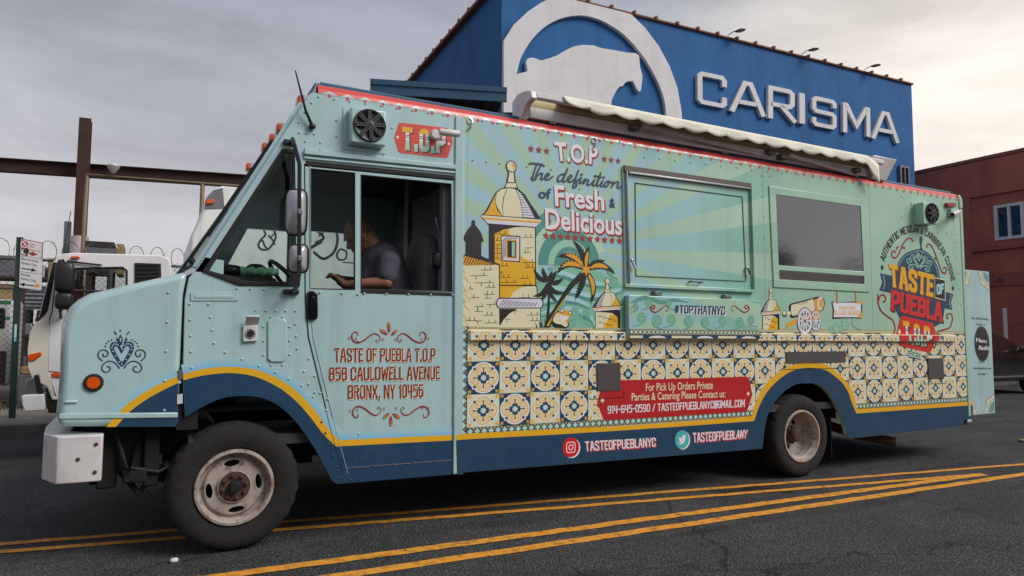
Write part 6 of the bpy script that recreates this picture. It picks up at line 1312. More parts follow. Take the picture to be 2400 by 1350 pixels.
# what of the logo falls on the rub rail is printed on the rail
lr = Print(yR, base=.0022); lr_src = lr
def on_rail(px_pts, c_, l_):
    q = clip_v([S(*p) for p in px_pts], rz0+.004, rz1-.0065)
    if q: lr.poly(q, c_, l_)
on_rail(TB, 'brightred', 0)
TLq = [np.array(S(*p)) for p in zL([(305, 945), (570, 1010), (565, 1200), (330, 1160)])]
for pl_ in letters('T.O.P', 2.3, 1.5, .55):
    for dx_, cset, l_ in ((.016, 'black', 1), (0, None, 2)):
        for lo, hi, bc in TOPB:
            qq = clip_v([tuple(p[:2]) for p in pl_], lo, hi)
            if not qq: continue
            g2 = [tuple((TLq[3]*(1-u)+TLq[2]*u)*(1-v)+(TLq[0]*(1-u)+TLq[1]*u)*v+np.array((dx_, -dx_))) for u, v in qq]; g2 = clip_v(g2, rz0+.004, rz1-.0065)
            if g2: lr.poly(g2, cset or bc, l_)
rl_.build('rail_print', T); lr.build('rail_logo_print', T)
# --- rear door print --------------------------------------------------------------------------
dp_ = Print(yB); dx0, dx1 = BODY_X1+.02, rdx1-.02; dw = dx1-dx0; zR = Zm(2040, 500, 2.8125)
for (cx, cz, sx, sz) in ((dx0, rdz1-.02, 1, -1), (dx1, rdz1-.02, -1, -1), (dx0, rdz0+.02, 1, 1), (dx1, rdz0+.02, -1, 1)):
    for r_, c_, l_ in ((.185, 'letterred', 0), (.178, 'cream', .5), (.145, 'letterred', 1), (.138, 'palegreen', 1.2), (.115, 'paleblue', 1.5)):
        n = 16; dp_.poly([(cx, cz)]+[(cx+sx*(r_*1.0+(.012*math.cos(8*t) if r_ > .16 else 0))*math.cos(t), cz+sz*(r_+(.012*math.cos(8*t) if r_ > .16 else 0))*math.sin(t)) for t in [math.pi/2*i/n for i in range(n+1)]], c_, l_)
    for k_ in range(6): a = math.pi/2*(k_+.5)/6; dp_.poly([(cx+sx*.03*math.cos(a-.1), cz+sz*.03*math.sin(a-.1)), (cx+sx*.11*math.cos(a-.07), cz+sz*.11*math.sin(a-.07)), (cx+sx*.11*math.cos(a+.07), cz+sz*.11*math.sin(a+.07)), (cx+sx*.03*math.cos(a+.1), cz+sz*.03*math.sin(a+.1))], 'navy', 2)
for body_, q in (('The official Dining', [(662, 682), (778, 690), (778, 704), (662, 697)]), ('Choice of', [(696, 722), (756, 727), (756, 741), (696, 736)]), ('"Go to', [(712, 972), (752, 974), (752, 988), (712, 986)]), ('Hamradioshow.com', [(678, 1012), (796, 1014), (796, 1029), (678, 1027)]), ('to Listen"', [(706, 1050), (765, 1050), (765, 1065), (706, 1065)])):
    dp_.quad(bftext(body_, .01), zR(q), 'greytext', 2)
s_ = S(*zR([(735, 860)])[0], yB); dp_.poly(circ(s_[0], s_[1], .15, .20, n=28), 'black', 1.6); dp_.poly(circ(s_[0], s_[1], .14, .19, n=28), 'greytext', 1.8); dp_.poly(circ(s_[0], s_[1], .13, .18, n=28), 'black', 2)
dp_.quad(bftext('Ham', .02, .3), zR([(690, 818), (765, 832), (768, 856), (694, 846)]), 'white', 3); dp_.quad(bftext('Radio', .02, .3), zR([(708, 872), (785, 872), (785, 902), (712, 898)]), 'white', 3)
dp_.build('door_print', rd)
# raised lap seams between the body sheets
for px_ in (1100, 1788, 2034):
    a_, b_ = S(px_, 330), S(px_+4, 780); MB().box(a_[0]-.012, a_[0]+.012, -.0016, .002, 1.36, z_roof-.01).build('lap_seam', 'wrap', T, smooth=0)
# ------------------------------------------------------------------ BLUE BUILDING
mat('stucco_blue', (28, 92, 150), rough=.85, var=.10, vscale=1.1, bump=.5, bscale=26, dirt=.35, dirtcol=(26, 70, 124), dscale=.8, streak=.30, sscale=2.2)
mat('sign_white', (212, 210, 212), rough=.8, var=.04, vscale=1.5, bump=.25, bscale=30, dirt=.30, dirtcol=(150, 146, 144), dscale=1.2, streak=.16, sscale=2.6)
mat('roof_tile', (118, 72, 52), rough=.85, var=.25, vscale=3, bump=.3)
mat('canopy_blue', (30, 72, 100), rough=.55, var=.1); mat('canopy_dark', (44, 40, 38), rough=.9, var=.2); mat('rust_beam', (58, 35, 31), rough=.85, var=.2, vscale=4, dirt=.4, dirtcol=(40, 28, 26))
def zdiff(b):
    d = np.array((math.cos(b), math.sin(b), 0)); n = np.array((-math.sin(b), math.cos(b), 0))
    def f(px, py):
        v = ray(px, py); t = ((P0-CAM)@n)/(v@n); return CAM+v*t
    return f
P0 = onY(1175, 100, 12.0)
best = min((abs(zdiff(b)(1480, 37)[2]-zdiff(b)(2136, 200)[2]), b) for b in [i*.0005-.06 for i in range(240)])[1]
FA = zdiff(best); du = np.array((math.cos(best), math.sin(best), 0)); dn = np.array((math.sin(best), -math.cos(best), 0))   # along facade, out of facade
ZT = float(FA(1800, 116)[2]); XE = float((FA(2136, 200)-P0)@du); BD = 14.0
def F2(px, py): p = FA(px, py)-P0; return (float(p@du), float(FA(px, py)[2]))
def F3(u, z, o=0.0): p = P0+du*u+dn*o; return (p[0], p[1], z)
BB = thing('blue_building', (float(P0[0]), float(P0[1]), 0), 'blue stucco building with white lettering and arch emblem on its wall', 'building')
def fpl(pts, o0, o1, holes=()):
    m = MB(); m.plate(pts, holes, lambda p, t: F3(p[0], p[1], o0 if t == 0 else o1), True); return m
fpl([(0, 0), (XE, 0), (XE, ZT), (0, ZT)], 0, -.3).build('front_wall', 'stucco_blue', BB)
for nm, ua, ub in (('side_wall', 0, .3), ('side_wall', XE-.3, XE)):
    a, b = F3(ua, 0, -.3), F3(ub, 0, -.3); c, d_ = F3(ub, 0, -BD), F3(ua, 0, -BD)
    MB().hexa([a, b, c, d_], [(p[0], p[1], ZT) for p in (a, b, c, d_)]).build(nm, 'stucco_blue', BB)
a, b, c, d_ = F3(.3, ZT-.3, -.3), F3(XE-.3, ZT-.3, -.3), F3(XE-.3, ZT-.3, -BD), F3(.3, ZT-.3, -BD); MB().hexa([a, b, c, d_], [(p[0], p[1], ZT-.1) for p in (a, b, c, d_)]).build('roof', 'canopy_dark', BB)
# seams in the render
for px_ in (1738, 1970, 1461):
    u = F2(px_, 240)[0]; fpl([(u-.012, 2), (u+.012, 2), (u+.012, ZT-.05), (u-.012, ZT-.05)], .004, 0).build('render_joint', 'canopy_blue', BB)
u0 = F2(2090, 400); fpl([(u0[0]-1.5, u0[1]), (XE, u0[1]), (XE, u0[1]-.03), (u0[0]-1.5, u0[1]-.03)], .004, 0).build('render_joint', 'canopy_blue', BB)
# tile coping
fpl([(-.06, ZT), (XE+.05, ZT), (XE+.05, ZT+.07), (-.06, ZT+.07)], .07, -.4).build('coping', 'roof_tile', BB, bevel=.02)
u = .3
while u < XE:
    MB().tube([F3(u, ZT+.09, .10), F3(u, ZT+.10, -.40)], .055, 8).build('ridge_tile', 'roof_tile', BB); u += .82
a, b = F3(-.05, ZT, 0), F3(-.05, ZT, -BD); MB().bar((a[0], a[1], ZT+.05), (b[0], b[1], ZT+.05), .3, .10).build('coping', 'roof_tile', BB)
v = .4
while v < BD: p = F3(-.02, 0, -v); MB().tube([(p[0]-.18, p[1], ZT+.11), (p[0]+.2, p[1], ZT+.12)], .075, 8).build('ridge_tile', 'roof_tile', BB); v += .82
# emblem
zE = Zm(840, 0, 3.0)
OUT = [(1005, 800), (1005, 295), (1080, 185), (1180, 92), (1270, 32), (1350, -8)]; 
zl = ZT-.02
outp = [F2(*p) for p in zE(OUT)]
outp = [p for p in outp if p[1] < zl]; topL = F2(*zE([(1352, -8)])[0])[0]
OUTR = [F2(*p) for p in zE([(1905, 112), (2000, 205), (2095, 330), (2175, 480), (2228, 625), (2258, 800)])]
INN = [F2(*p) for p in zE(crv([(2145, 800), (2130, 700), (2080, 570), (1980, 400), (1850, 255), (1700, 160), (1560, 122), (1420, 140), (1300, 200), (1200, 300), (1130, 420), (1100, 530)], 4))]
ub0 = outp[0][0]
arch = [(max(.02, p[0]), p[1]) for p in outp]+[(topL, zl), (OUTR[0][0]-.25, zl)]+OUTR+[(OUTR[-1][0], OUTR[-1][1]-.9), (INN[0][0], INN[0][1]-.9)]+INN+[F2(*zE([(1100, 800)])[0])]
fpl(arch, .12, .0).build('emblem_arch', 'sign_white', BB, bevel=.01, seg=1)
PAN = [(1095, 532), (1176, 511), (1168, 475), (1164, 442), (1180, 420), (1215, 416), (1275, 437), (1380, 402), (1440, 366), (1500, 337), (1570, 326), (1640, 330), (1700, 350), (1790, 364), (1870, 380), (1935, 384), (1958, 402), (1965, 480), (1981, 540), (1978, 585), (1970, 648), (1957, 656), (1936, 630), (1912, 580), (1880, 581), (1858, 594), (1846, 613), (1820, 620), (1790, 660), (1765, 715), (1762, 1000), (1095, 1000)]
fpl([F2(*p) for p in zE(PAN)], .124, .0).build('emblem_panther', 'sign_white', BB, bevel=.01, seg=1)
# letters
zC = Zm(1560, 0, 2.857)
def letter(ch, quad, t, strokes, gw):
    q = [np.array(F2(*p)) for p in zC(quad)]; TL, TR, BR, BL = q
    m = MB()
    polys = []
    for pl_ in strokes:
        k = (10-t)/10; pts = [(t/2+p[0]*(gw-t)/gw, t/2+p[1]*k) for p in pl_]
        polys += strip(pts, t, False) if pl_[0] != pl_[-1] else strip(pts[:-1], t, True)
    for pl_ in polys:
        P2 = []
        for x_, y_ in [tuple(p) for p in pl_]:
            uu, vv_ = x_/gw, y_/10; P2.append((BL*(1-uu)+BR*uu)*(1-vv_)+(TL*(1-uu)+TR*uu)*vv_)
        a_ = [F3(p[0], p[1], .11) for p in P2]; b_ = [F3(p[0], p[1], .0) for p in P2]; m.hexa(a_, b_)
    m.build('sign_letter', 'sign_white', BB, smooth=0)
LC = [[(8, 6.9), (8, 9), (7.2, 10), (.8, 10), (0, 9.2), (0, .8), (.8, 0), (7.2, 0), (8, .8), (8, 3.1)]]
LA = [[(-.6, -.9), (3.6, 10), (5.4, 10), (9.6, -.9)], [(1.8, 3.0), (7.2, 3.0)]]
LR = [[(0, -.8), (0, 10), (6.6, 10), (7.6, 9.2), (7.6, 5.4), (6.6, 4.4), (0, 4.4)], [(3.6, 4.4), (8.6, -.8)]]
LS = [[(8, 7.6), (8, 9.2), (7.2, 10), (.8, 10), (0, 9.2), (0, 6), (.8, 5.2), (7.2, 5.0), (8, 4.2), (8, .8), (7.2, 0), (.8, 0), (0, .8), (0, 2.6)]]
LM = [[(0, -.8), (0, 10), (.7, 10), (4.5, 2.6), (8.3, 10), (9, 10), (9, -.8)]]
for ch, q, st2, gw in (('C', [(198, 480), (395, 522), (395, 735), (200, 697)], LC, 8), ('A', [(425, 530), (645, 577), (645, 785), (425, 748)], LA, 9), ('R', [(672, 576), (855, 615), (857, 826), (672, 795)], LR, 8), ('I', [(876, 627), (918, 636), (920, 834), (878, 830)], [[(.75, -.8), (.75, 10.8)]], 1.5), ('S', [(965, 645), (1128, 680), (1128, 877), (965, 845)], LS, 8), ('M', [(1170, 690), (1352, 728), (1354, 922), (1172, 888)], LM, 9), ('A', [(1370, 734), (1540, 772), (1541, 960), (1370, 929)], LA, 9)): letter(ch, q, 1.3, st2, gw)
# floodlights on the parapet
for px_, py_ in ((1719, 91), (1890, 128), (2035, 165)):
    u = F2(px_, py_)[0]; m = MB(); m.tube([F3(u-.30, ZT+.10, .05), F3(u-.18, ZT+.20, .2), F3(u, ZT+.2, .25)], .014, 6); fo = m.build('floodlight_arm', 'black_plastic', BB)
    MB().hexa([F3(u-.10, ZT+.16, .40), F3(u+.12, ZT+.20, .40), F3(u+.12, ZT+.22, .2), F3(u-.10, ZT+.18, .2)], [F3(u-.11, ZT+.23, .42), F3(u+.13, ZT+.27, .42), F3(u+.13, ZT+.29, .18), F3(u-.11, ZT+.25, .18)]).build('floodlight', 'black_plastic', fo)
# small windows low on the wall
def wall_window(pxs, name='window', fr='sign_white'):
    q = [F2(*p) for p in pxs]; x0, x1 = q[0][0], q[1][0]; z0, z1 = q[2][1], q[0][1]; t = .08
    o = fpl([(x0, z0), (x1, z0), (x1, z1), (x0, z1)], .10, .0, [[(x0+t, z0+t), ((x0+x1)/2-t/3, z0+t), ((x0+x1)/2-t/3, z1-t), (x0+t, z1-t)], [((x0+x1)/2+t/3, z0+t), (x1-t, z0+t), (x1-t, z1-t), ((x0+x1)/2+t/3, z1-t)]]).build(name, fr, BB)
    fpl([(x0+t, z0+t), (x1-t, z0+t), (x1-t, z1-t), (x0+t, z1-t)], .03, .005).build('pane', 'dark_glass', o, smooth=0)
wall_window([(1296, 288), (1440, 310), (1440, 400), (1296, 400)]); wall_window([(2104, 388), (2126, 392), (2126, 470), (2104, 470)], 'window', 'steel_grey')
# ------------------------------------------------------------------ canopy beside it
pr_ = onY(1188, 207, 10.4); zc = float(pr_[2]); pl_c = onZ(868, 187, zc); dc = (pl_c-pr_); dc[2] = 0; Lc = np.linalg.norm(dc); dc = dc/Lc; bc_ = np.array((dc[1], -dc[0], 0)); bc_ = bc_ if bc_[1] > 0 else -bc_
CN = thing('canopy', (float(pr_[0]), float(pr_[1]), 0), 'flat steel canopy with dark blue fascia beside the blue building', 'canopy')
def C3(s_, b, z): p = pr_+dc*s_+bc_*b; return (float(p[0]), float(p[1]), zc+z)
hF = .34
MB().hexa([C3(0, 0, -hF), C3(Lc, 0, -hF), C3(Lc, .06, -hF), C3(0, .06, -hF)], [C3(0, 0, 0), C3(Lc, 0, 0), C3(Lc, .06, 0), C3(0, .06, 0)]).build('fascia', 'canopy_blue', CN)
MB().hexa([C3(0, -.03, -.11), C3(Lc, -.03, -.11), C3(Lc, .0, -.11), C3(0, .0, -.11)], [C3(0, -.03, .02), C3(Lc, -.03, .02), C3(Lc, .0, .02), C3(0, .0, .02)]).build('gutter', 'canopy_blue', CN)
MB().hexa([C3(0, .062, -.06), C3(Lc, .062, -.06), C3(Lc, 5, -.06), C3(0, 5, -.06)], [C3(0, .062, 0), C3(Lc, .062, 0), C3(Lc, 5, 0), C3(0, 5, 0)]).build('roof_deck', 'canopy_dark', CN)
MB().hexa([C3(Lc-.06, .062, -hF), C3(Lc, .062, -hF), C3(Lc, 5, -hF), C3(Lc-.06, 5, -hF)], [C3(Lc-.06, .062, -.062), C3(Lc, .062, -.062), C3(Lc, 5, -.062), C3(Lc-.06, 5, -.062)]).build('fascia', 'canopy_dark', CN)
for i in range(6): s_ = .4+i*(Lc-.8)/5; MB().bar(C3(s_, .07, -.15), C3(s_+.1, 4.95, -.15), .14, .17).build('rafter', 'rust_beam', CN)
for s_ in (.5, Lc-.5): MB().bar((*C3(s_, 2.6, 0)[:2], .03), (*C3(s_, 2.6, 0)[:2], zc-.062), .16, .16).build('post', 'rust_beam', CN)

# ------------------------------------------------------------------ RED BUILDING across the end of the street
mat('stucco_red', (172, 100, 82), rough=.9, var=.12, vscale=1.2, bump=.5, bscale=20, dirt=.3, dirtcol=(120, 68, 58), dscale=.7, streak=.28, sscale=2)
mat('red_trim', (148, 83, 69), rough=.85, var=.12)
XR = 26.0; zr = float(onX(2300, 377, XR)[2])
RB = thing('red_building', (XR, 8, 0), 'dark red rendered building with a white framed window', 'building')
def R2(px, py): p = onX(px, py, XR); return (float(p[1]), float(p[2]))
def rpl(pts, o0, o1, holes=()):
    m = MB(); m.plate(pts, holes, lambda p, t: (XR-(o0 if t == 0 else o1), p[0], p[1]), True); return m
wa, wb = R2(2331, 484), R2(2398, 472); wz0 = R2(2333, 563)[1]; wins = []
yw0, yw1 = wb[0], wa[0]
wy = [(yw0, yw1)]+[(yw0-3.4*k, yw1-3.4*k) for k in (1, 2, 3)]
zw0, zw1 = wz0, wa[1]
rpl([(-6, 0), (17, 0), (17, zr), (-6, zr)], 0, -.4, [[(a, zw0), (b, zw0), (b, zw1), (a, zw1)] for a, b in wy]).build('wall', 'stucco_red', RB)
MB().box(XR+.4, XR+9, -6, 17, 0, zr-.1).build('building_core', 'red_trim', RB)
rpl([(-6.05, zr), (17.05, zr), (17.05, zr+.14), (-6.05, zr+.14)], .12, -.45).build('parapet_cap', 'red_trim', RB, bevel=.02)
pz0 = R2(2340, 577)[1]; yp = R2(2276, 470)[0]; pz1 = R2(2276, 465)[1]
# pilaster and raised bands round the window bay
rpl([(yp, 0), (17, 0), (17, zr-.02), (yp, zr-.02)], .10, .0).build('pilaster', 'stucco_red', RB)
rpl([(-6, pz1), (yp-.002, pz1), (yp-.002, zr-.02), (-6, zr-.02)], .10, .0).build('frieze', 'stucco_red', RB)
rpl([(-6, pz0-.14), (yp-.002, pz0-.14), (yp-.002, pz0), (-6, pz0)], .12, .0).build('sill_band', 'red_trim', RB, bevel=.01)
zb_ = R2(2340, 640)[1]; rpl([(-6, zb_-.5), (yp-.002, zb_-.5), (yp-.002, zb_), (-6, zb_)], .06, .0).build('string_course', 'red_trim', RB, bevel=.01)
for a, b in wy:
    t = .09; o = rpl([(a-.02, zw0-.02), (b+.02, zw0-.02), (b+.02, zw1+.02), (a-.02, zw1+.02)], .05, -.1, [[(a+t, zw0+t), ((a+b)/2-t/2, zw0+t), ((a+b)/2-t/2, zw1-t), (a+t, zw1-t)], [((a+b)/2+t/2, zw0+t), (b-t, zw0+t), (b-t, zw1-t), ((a+b)/2+t/2, zw1-t)]]).build('window', 'sign_white', RB)
    for c0, c1 in ((a+t, (a+b)/2-t/2), ((a+b)/2+t/2, b-t)): rpl([(c0, zw0+t), (c1, zw0+t), (c1, zw1-t), (c0, zw1-t)], -.04, -.06).build('pane', 'dark_glass', o, smooth=0)
    rpl([(a+t, zw0+t), (a+t+.3, zw0+t), (a+t+.3, zw1-t), (a+t, zw1-t)], -.2, -.21).build('curtain', 'canopy_blue', o)
p = onX(2350, 655, XR); m = MB(); m.tube([(XR-.05, p[1], p[2]), (XR-.3, p[1], p[2])], .03, 8); m.box(XR-.45, XR-.2, p[1]-.06, p[1]+.06, p[2]-.05, p[2]+.05); m.build('wall_camera', 'steel_grey', RB)
p = onX(2356, 760, XR-1); m = MB(); m.tube([(XR-1, p[1], 0), (XR-1, p[1], float(onX(2352, 722, XR-1)[2]))], .07, 12); tag(m.build('bollard', 'sign_white'), 'slim white pipe bollard in front of red building', 'bollard')
p2 = onX(2364, 760, XR-.6); tag(MB().tube([(XR-.6, p2[1], p2[2]), (XR-.6, -4, p2[2]+.1)], .02, 6).build('handrail', 'red_trim'), 'thin brown rail running along the red wall', 'rail')

# ------------------------------------------------------------------ BLACK CAR
mat('car_black', (24, 24, 28), rough=.16, coat=1.0, var=.03)
g0 = onZ(2340, 928); cy0 = float(g0[1]); CX = 15.15; ns = CX+1.75
CAR = thing('parked_car', (CX-.3, cy0+.9, 0), 'glossy black sedan parked by the red building', 'car')
prof = [(-2.75, .42), (-2.78, .75), (-2.6, .92), (-1.9, .98), (-1.35, 1.30), (-.8, 1.43), (-.1, 1.42), (.45, 1.20), (.9, .98), (1.55, .88), (1.85, .72), (1.88, .40), (1.55, .30), (-2.5, .30)]
cs = 1.02
def carsec(y_, ins): return [(CX+x_*cs, y_, z_*cs) for x_, z_ in prof]
m = MB(); n = len(prof); ys_ = [(0, .0), (.08, .0), (.9, .02), (1.72, 0), (1.8, 0)]; vv = []
for y_, _ in ys_:
    for x_, z_ in prof: tum = max(0, z_-.9)*.42; yy = cy0+y_+(tum if y_ < .9 else -tum if y_ > .9 else 0)+(.05 if y_ == 0 and z_ < .5 else 0); vv.append((CX+x_*cs, yy, z_*cs))
ff = [(i*n+j, i*n+(j+1) % n, (i+1)*n+(j+1) % n, (i+1)*n+j) for i in range(4) for j in range(n)]
tri = geometry.tessellate_polygon([[Vector((x_, z_, 0)) for x_, z_ in prof]]); ff += [tuple(t) for t in tri]+[tuple(i+4*n for i in t) for t in tri]
m.add(vv, ff).build('body', 'car_black', CAR, bevel=.05, seg=3, smooth=50)
def sidey(z_): return cy0+max(0, z_-.9)*.42-.004
for pts in ([(-1.75, .97), (-1.28, 1.25), (-.78, 1.36), (-.5, 1.36), (-.5, .98)], [(-.42, .98), (-.42, 1.36), (-.12, 1.35), (.38, 1.17), (.66, 1.0)]):
    MB().plate(pts, [], lambda p, t: (CX+p[0]*cs, sidey(p[1])+t*.01, p[1]*cs), True).build('side_window', 'dark_glass', CAR)
MB().add([(CX+.50*cs, cy0+.2, 1.185*cs+.02), (CX+.50*cs, cy0+1.6, 1.185*cs+.02), (CX+.92*cs, cy0+1.7, .99*cs+.02), (CX+.92*cs, cy0+.1, .99*cs+.02)], [(0, 1, 2, 3)]).build('windscreen', 'dark_glass', CAR)
for x_ in (-1.75, 1.1):
    for yy in (cy0+.01, cy0+1.6):
        wh = part_empty('wheel', CAR); MB().lathe((CX+x_*cs, yy, .32), (0, 1, 0), [(.2, 0), (.31, -.005), (.32, .03), (.32, .17), (.3, .2), (.2, .2)], 36).build('tyre', 'tyre', wh); MB().lathe((CX+x_*cs, yy, .32), (0, 1, 0), [(0, .03), (.06, .02), (.19, .01), (.205, 0)], 24).build('rim', 'steel_grey', wh)
mr = MB(); rbox(mr, (CX+.42, cy0-.12, 1.03), (.07, .11, .07), .6).build('wing_mirror', 'car_black', CAR, smooth=60)
MB().box(CX+1.75, CX+1.86, cy0+.12, cy0+.5, .62, .76).build('headlight', 'chrome', CAR, bevel=.02)
MB().box(CX-2.4, CX+1.5, cy0-.008, cy0+.01, .40, .44).build('sill_trim', 'steel_grey', CAR)

# ------------------------------------------------------------------ WHITE BOX TRUCK
yw = 3.8; WT = thing('box_truck', (0, 4.9, 0), 'white cab-over box truck with graffiti on its side, parked behind the food truck', 'truck')
mat('truck_white', (222, 220, 220), rough=.4, coat=.3, var=.03, dirt=.3, dirtcol=(150, 142, 132), dscale=2)
mat('truck_cream', (212, 206, 192), rough=.4, coat=.3, var=.03); mat('box_white', (226, 228, 226), rough=.55, var=.05, streak=.25, dirt=.35, dirtcol=(130, 128, 126), dscale=1.2)
zW = Zm(0, 500, 2.454)
def wq(pts): return [S(*p, yw) for p in zW(pts)]
WC = [(205, 620), (222, 600), (300, 285), (330, 250), (360, 232), (420, 226), (920, 240), (975, 260), (985, 300), (1000, 700), (1010, 1080), (300, 1075), (265, 990), (190, 960), (160, 880), (158, 780), (170, 690)]
SIDEW = [(395, 350), (420, 318), (705, 312), (728, 330), (728, 600), (640, 640), (395, 640)]
cb2 = MB(); cb2.side(wq(WC), [wq(SIDEW)], yw, yw+.05); cabo = cb2.build('cab', 'truck_white', WT, bevel=.012, seg=2)
CWD = 2.0
m = MB(); prf = wq(WC); n = len(prf); vv = [(x_-(.05 if k_ == 1 else 0), y_, z_) for k_, y_ in enumerate((yw+.051, yw+1.0, yw+CWD)) for x_, z_ in prf]
m.add(vv, [(i*n+j, i*n+(j+1) % n, (i+1)*n+(j+1) % n, (i+1)*n+j) for i in range(2) for j in range(n) if j not in (1, 2)]).build('cab_shell', 'truck_white', cabo, smooth=40)
ws = wq([(222, 600), (300, 285)]); MB().add([(ws[0][0]-.004, yw+.05, ws[0][1]), (ws[0][0]-.05, yw+1.0, ws[0][1]), (ws[0][0]-.004, yw+CWD, ws[0][1]), (ws[1][0]-.004, yw+CWD, ws[1][1]), (ws[1][0]-.05, yw+1, ws[1][1]), (ws[1][0]-.004, yw+.05, ws[1][1])], [(0, 1, 4, 5), (1, 2, 3, 4)]).build('windscreen', 'clear_glass', WT, smooth=0)
MB().side(wq([(206, 618), (226, 596), (305, 282), (330, 282), (275, 560), (255, 590), (215, 625)]), [], yw-.006, yw+.02).build('windscreen_seal', 'black_rubber', WT, bevel=.004)
MB().side(wq([(238, 575), (308, 300), (318, 300), (258, 572)]), [], yw-.01, yw+.0).build('windscreen_edge', 'dark_glass', WT)
MB().side(wq(SIDEW), [], yw+.02, yw+.026).build('door_glass', 'clear_glass', WT, smooth=0)
gk = MB(); q = wq(SIDEW)
for i in range(len(q)): gk.tube([(q[i][0], yw, q[i][1]), (q[(i+1) % len(q)][0], yw, q[(i+1) % len(q)][1])], .012, 6)
gk.build('window_gasket', 'black_rubber', WT)
MB().side(wq([(207, 624), (284, 614), (277, 912), (318, 1048), (266, 990), (190, 960), (161, 880), (160, 780), (172, 690)]), [], yw-.006, yw+.01).build('corner_panel', 'truck_cream', WT, bevel=.004)
MB().box(-2.7, -1.95, yw+.3, yw+CWD-.1, .8, 1.55).build('cab_seat', 'interior_dark', WT, bevel=.05)
q = wq([(775, 285), (925, 290), (930, 420), (775, 430)]); MB().side(q, [], yw-.012, yw+.02).build('air_vent', 'black_plastic', WT)
sv = MB()
for i in range(6): t = i/6+.08; sv.bar((q[0][0]+.02, yw-.018, q[0][1]+(q[3][1]-q[0][1])*t), (q[1][0]-.02, yw-.018, q[1][1]+(q[2][1]-q[1][1])*t), .02, .012)
sv.build('vent_slats', 'black_plastic', WT)
for pts, mt_, nm, d_ in (([(160, 838), (165, 812), (240, 795), (242, 815), (200, 848), (168, 852)], 'amber', 'turn_signal', .02), ([(295, 918), (352, 914), (352, 944), (298, 942)], 'amber', 'side_lamp', .015), ([(408, 248), (458, 246), (462, 260), (410, 263)], 'amber', 'roof_lamp', .04), ([(150, 960), (190, 945), (225, 935), (225, 1035), (205, 1040), (148, 1045)], 'chrome', 'headlight', .012), ([(195, 930), (225, 925), (250, 1050), (215, 1045)], 'black_plastic', 'headlight_surround', .02), ([(128, 1045), (255, 1038), (265, 1130), (145, 1138), (132, 1100)], 'truck_white', 'bumper', .05), ([(260, 1000), (340, 1000), (340, 1150), (275, 1150)], 'under_black', 'bumper_bracket', -.02)):
    MB().side(wq(pts), [], yw-d_, yw+(.25 if nm == 'bumper' else .06)).build(nm, mt_, WT, bevel=.01)
MB().box(S(*zW([(140, 1080)])[0], yw)[0], S(*zW([(160, 1080)])[0], yw)[0], yw+.25, yw+CWD, S(*zW([(140, 1130)])[0], yw)[1], S(*zW([(140, 1045)])[0], yw)[1]).build('front_bumper', 'truck_white', WT, bevel=.02)
dl = MB(); 
for pts in ([(330, 290), (300, 560), (282, 620), (275, 920), (320, 1050)], [(282, 910), (350, 915), (352, 920)]): dl.tube([(S(*p, yw)[0], yw, S(*p, yw)[1]) for p in zW(pts)], .005, 5)
dl.build('door_gap', 'under_black', WT)
wm = MB(); yy = yw-.16
def wpt(p, y_): return tuple(onY(*zW([p])[0], y_))
wm.tube([wpt((335, 330), yw), wpt((340, 275), yy), wpt((360, 268), yy), wpt((378, 300), yy)], .014, 6); wm.tube([wpt((350, 600), yw), wpt((345, 560), yy), wpt((370, 540), yy)], .014, 6); wm.tube([wpt((385, 275), yw-.02), wpt((585, 298), yw-.02)], .010, 6); wm.build('mirror_arm', 'black_plastic', WT)
for c_, sx, sz in (((372, 368), .085, .155), ((368, 505), .075, .085)):
    c0 = onY(*zW([c_])[0], yy); rbox(MB(), tuple(c0), (sx, .07, sz), .5).build('mirror', 'black_plastic', WT, smooth=60)
for x_ in (-2.45, 1.6):
    for y_ in (yw+.06, yw+CWD-.28):
        wh = part_empty('wheel', WT); tyre_mesh(x_, y_, .38, .38, .22, .22, 30).build('tyre', 'tyre', wh); MB().lathe((x_, y_, .38), (0, 1, 0), [(0, .04), (.08, .02), (.2, .05), (.225, .01)], 30).build('rim', 'rim_white', wh)
MB().box(-2.95, 3.8, yw+.55, yw+1.45, .45, .62).build('chassis', 'under_black', WT)
# cargo box
bx0, bz1 = S(447, 580, yw)[0], 2.92; bx1 = 4.2
bxp = MB(); bp = [(bx0, .85), (bx1, .85), (bx1, bz1)]+[(S(*p, yw)[0], S(*p, yw)[1]) for p in ((520, 437), (500, 445), (484, 462), (472, 500), (447, 553))]
bxp.plate(bp, [], lambda p, t: (p[0], yw-.05 if t == 0 else yw+2.1, p[1]), True); bo = bxp.build('cargo_box', 'box_white', WT, bevel=.03, seg=3)
MB().plate([S(*p, yw-.05) for p in ((482, 466), (500, 446), (522, 440), (526, 488), (480, 490))], [], lambda p, t: (p[0], yw-.058+t*.006, p[1]), True).build('corner_patch', 'steel_grey', bo)
q = [S(*p, yw-.06) for p in ((483, 469), (502, 467), (502, 477), (483, 479))]; MB().side(q, [], yw-.085, yw-.05).build('marker_lamp', 'amber', bo, bevel=.006)
MB().box(bx0+.02, bx1, yw-.062, yw-.05, .86, .95).build('rub_strip', 'aluminium', bo)
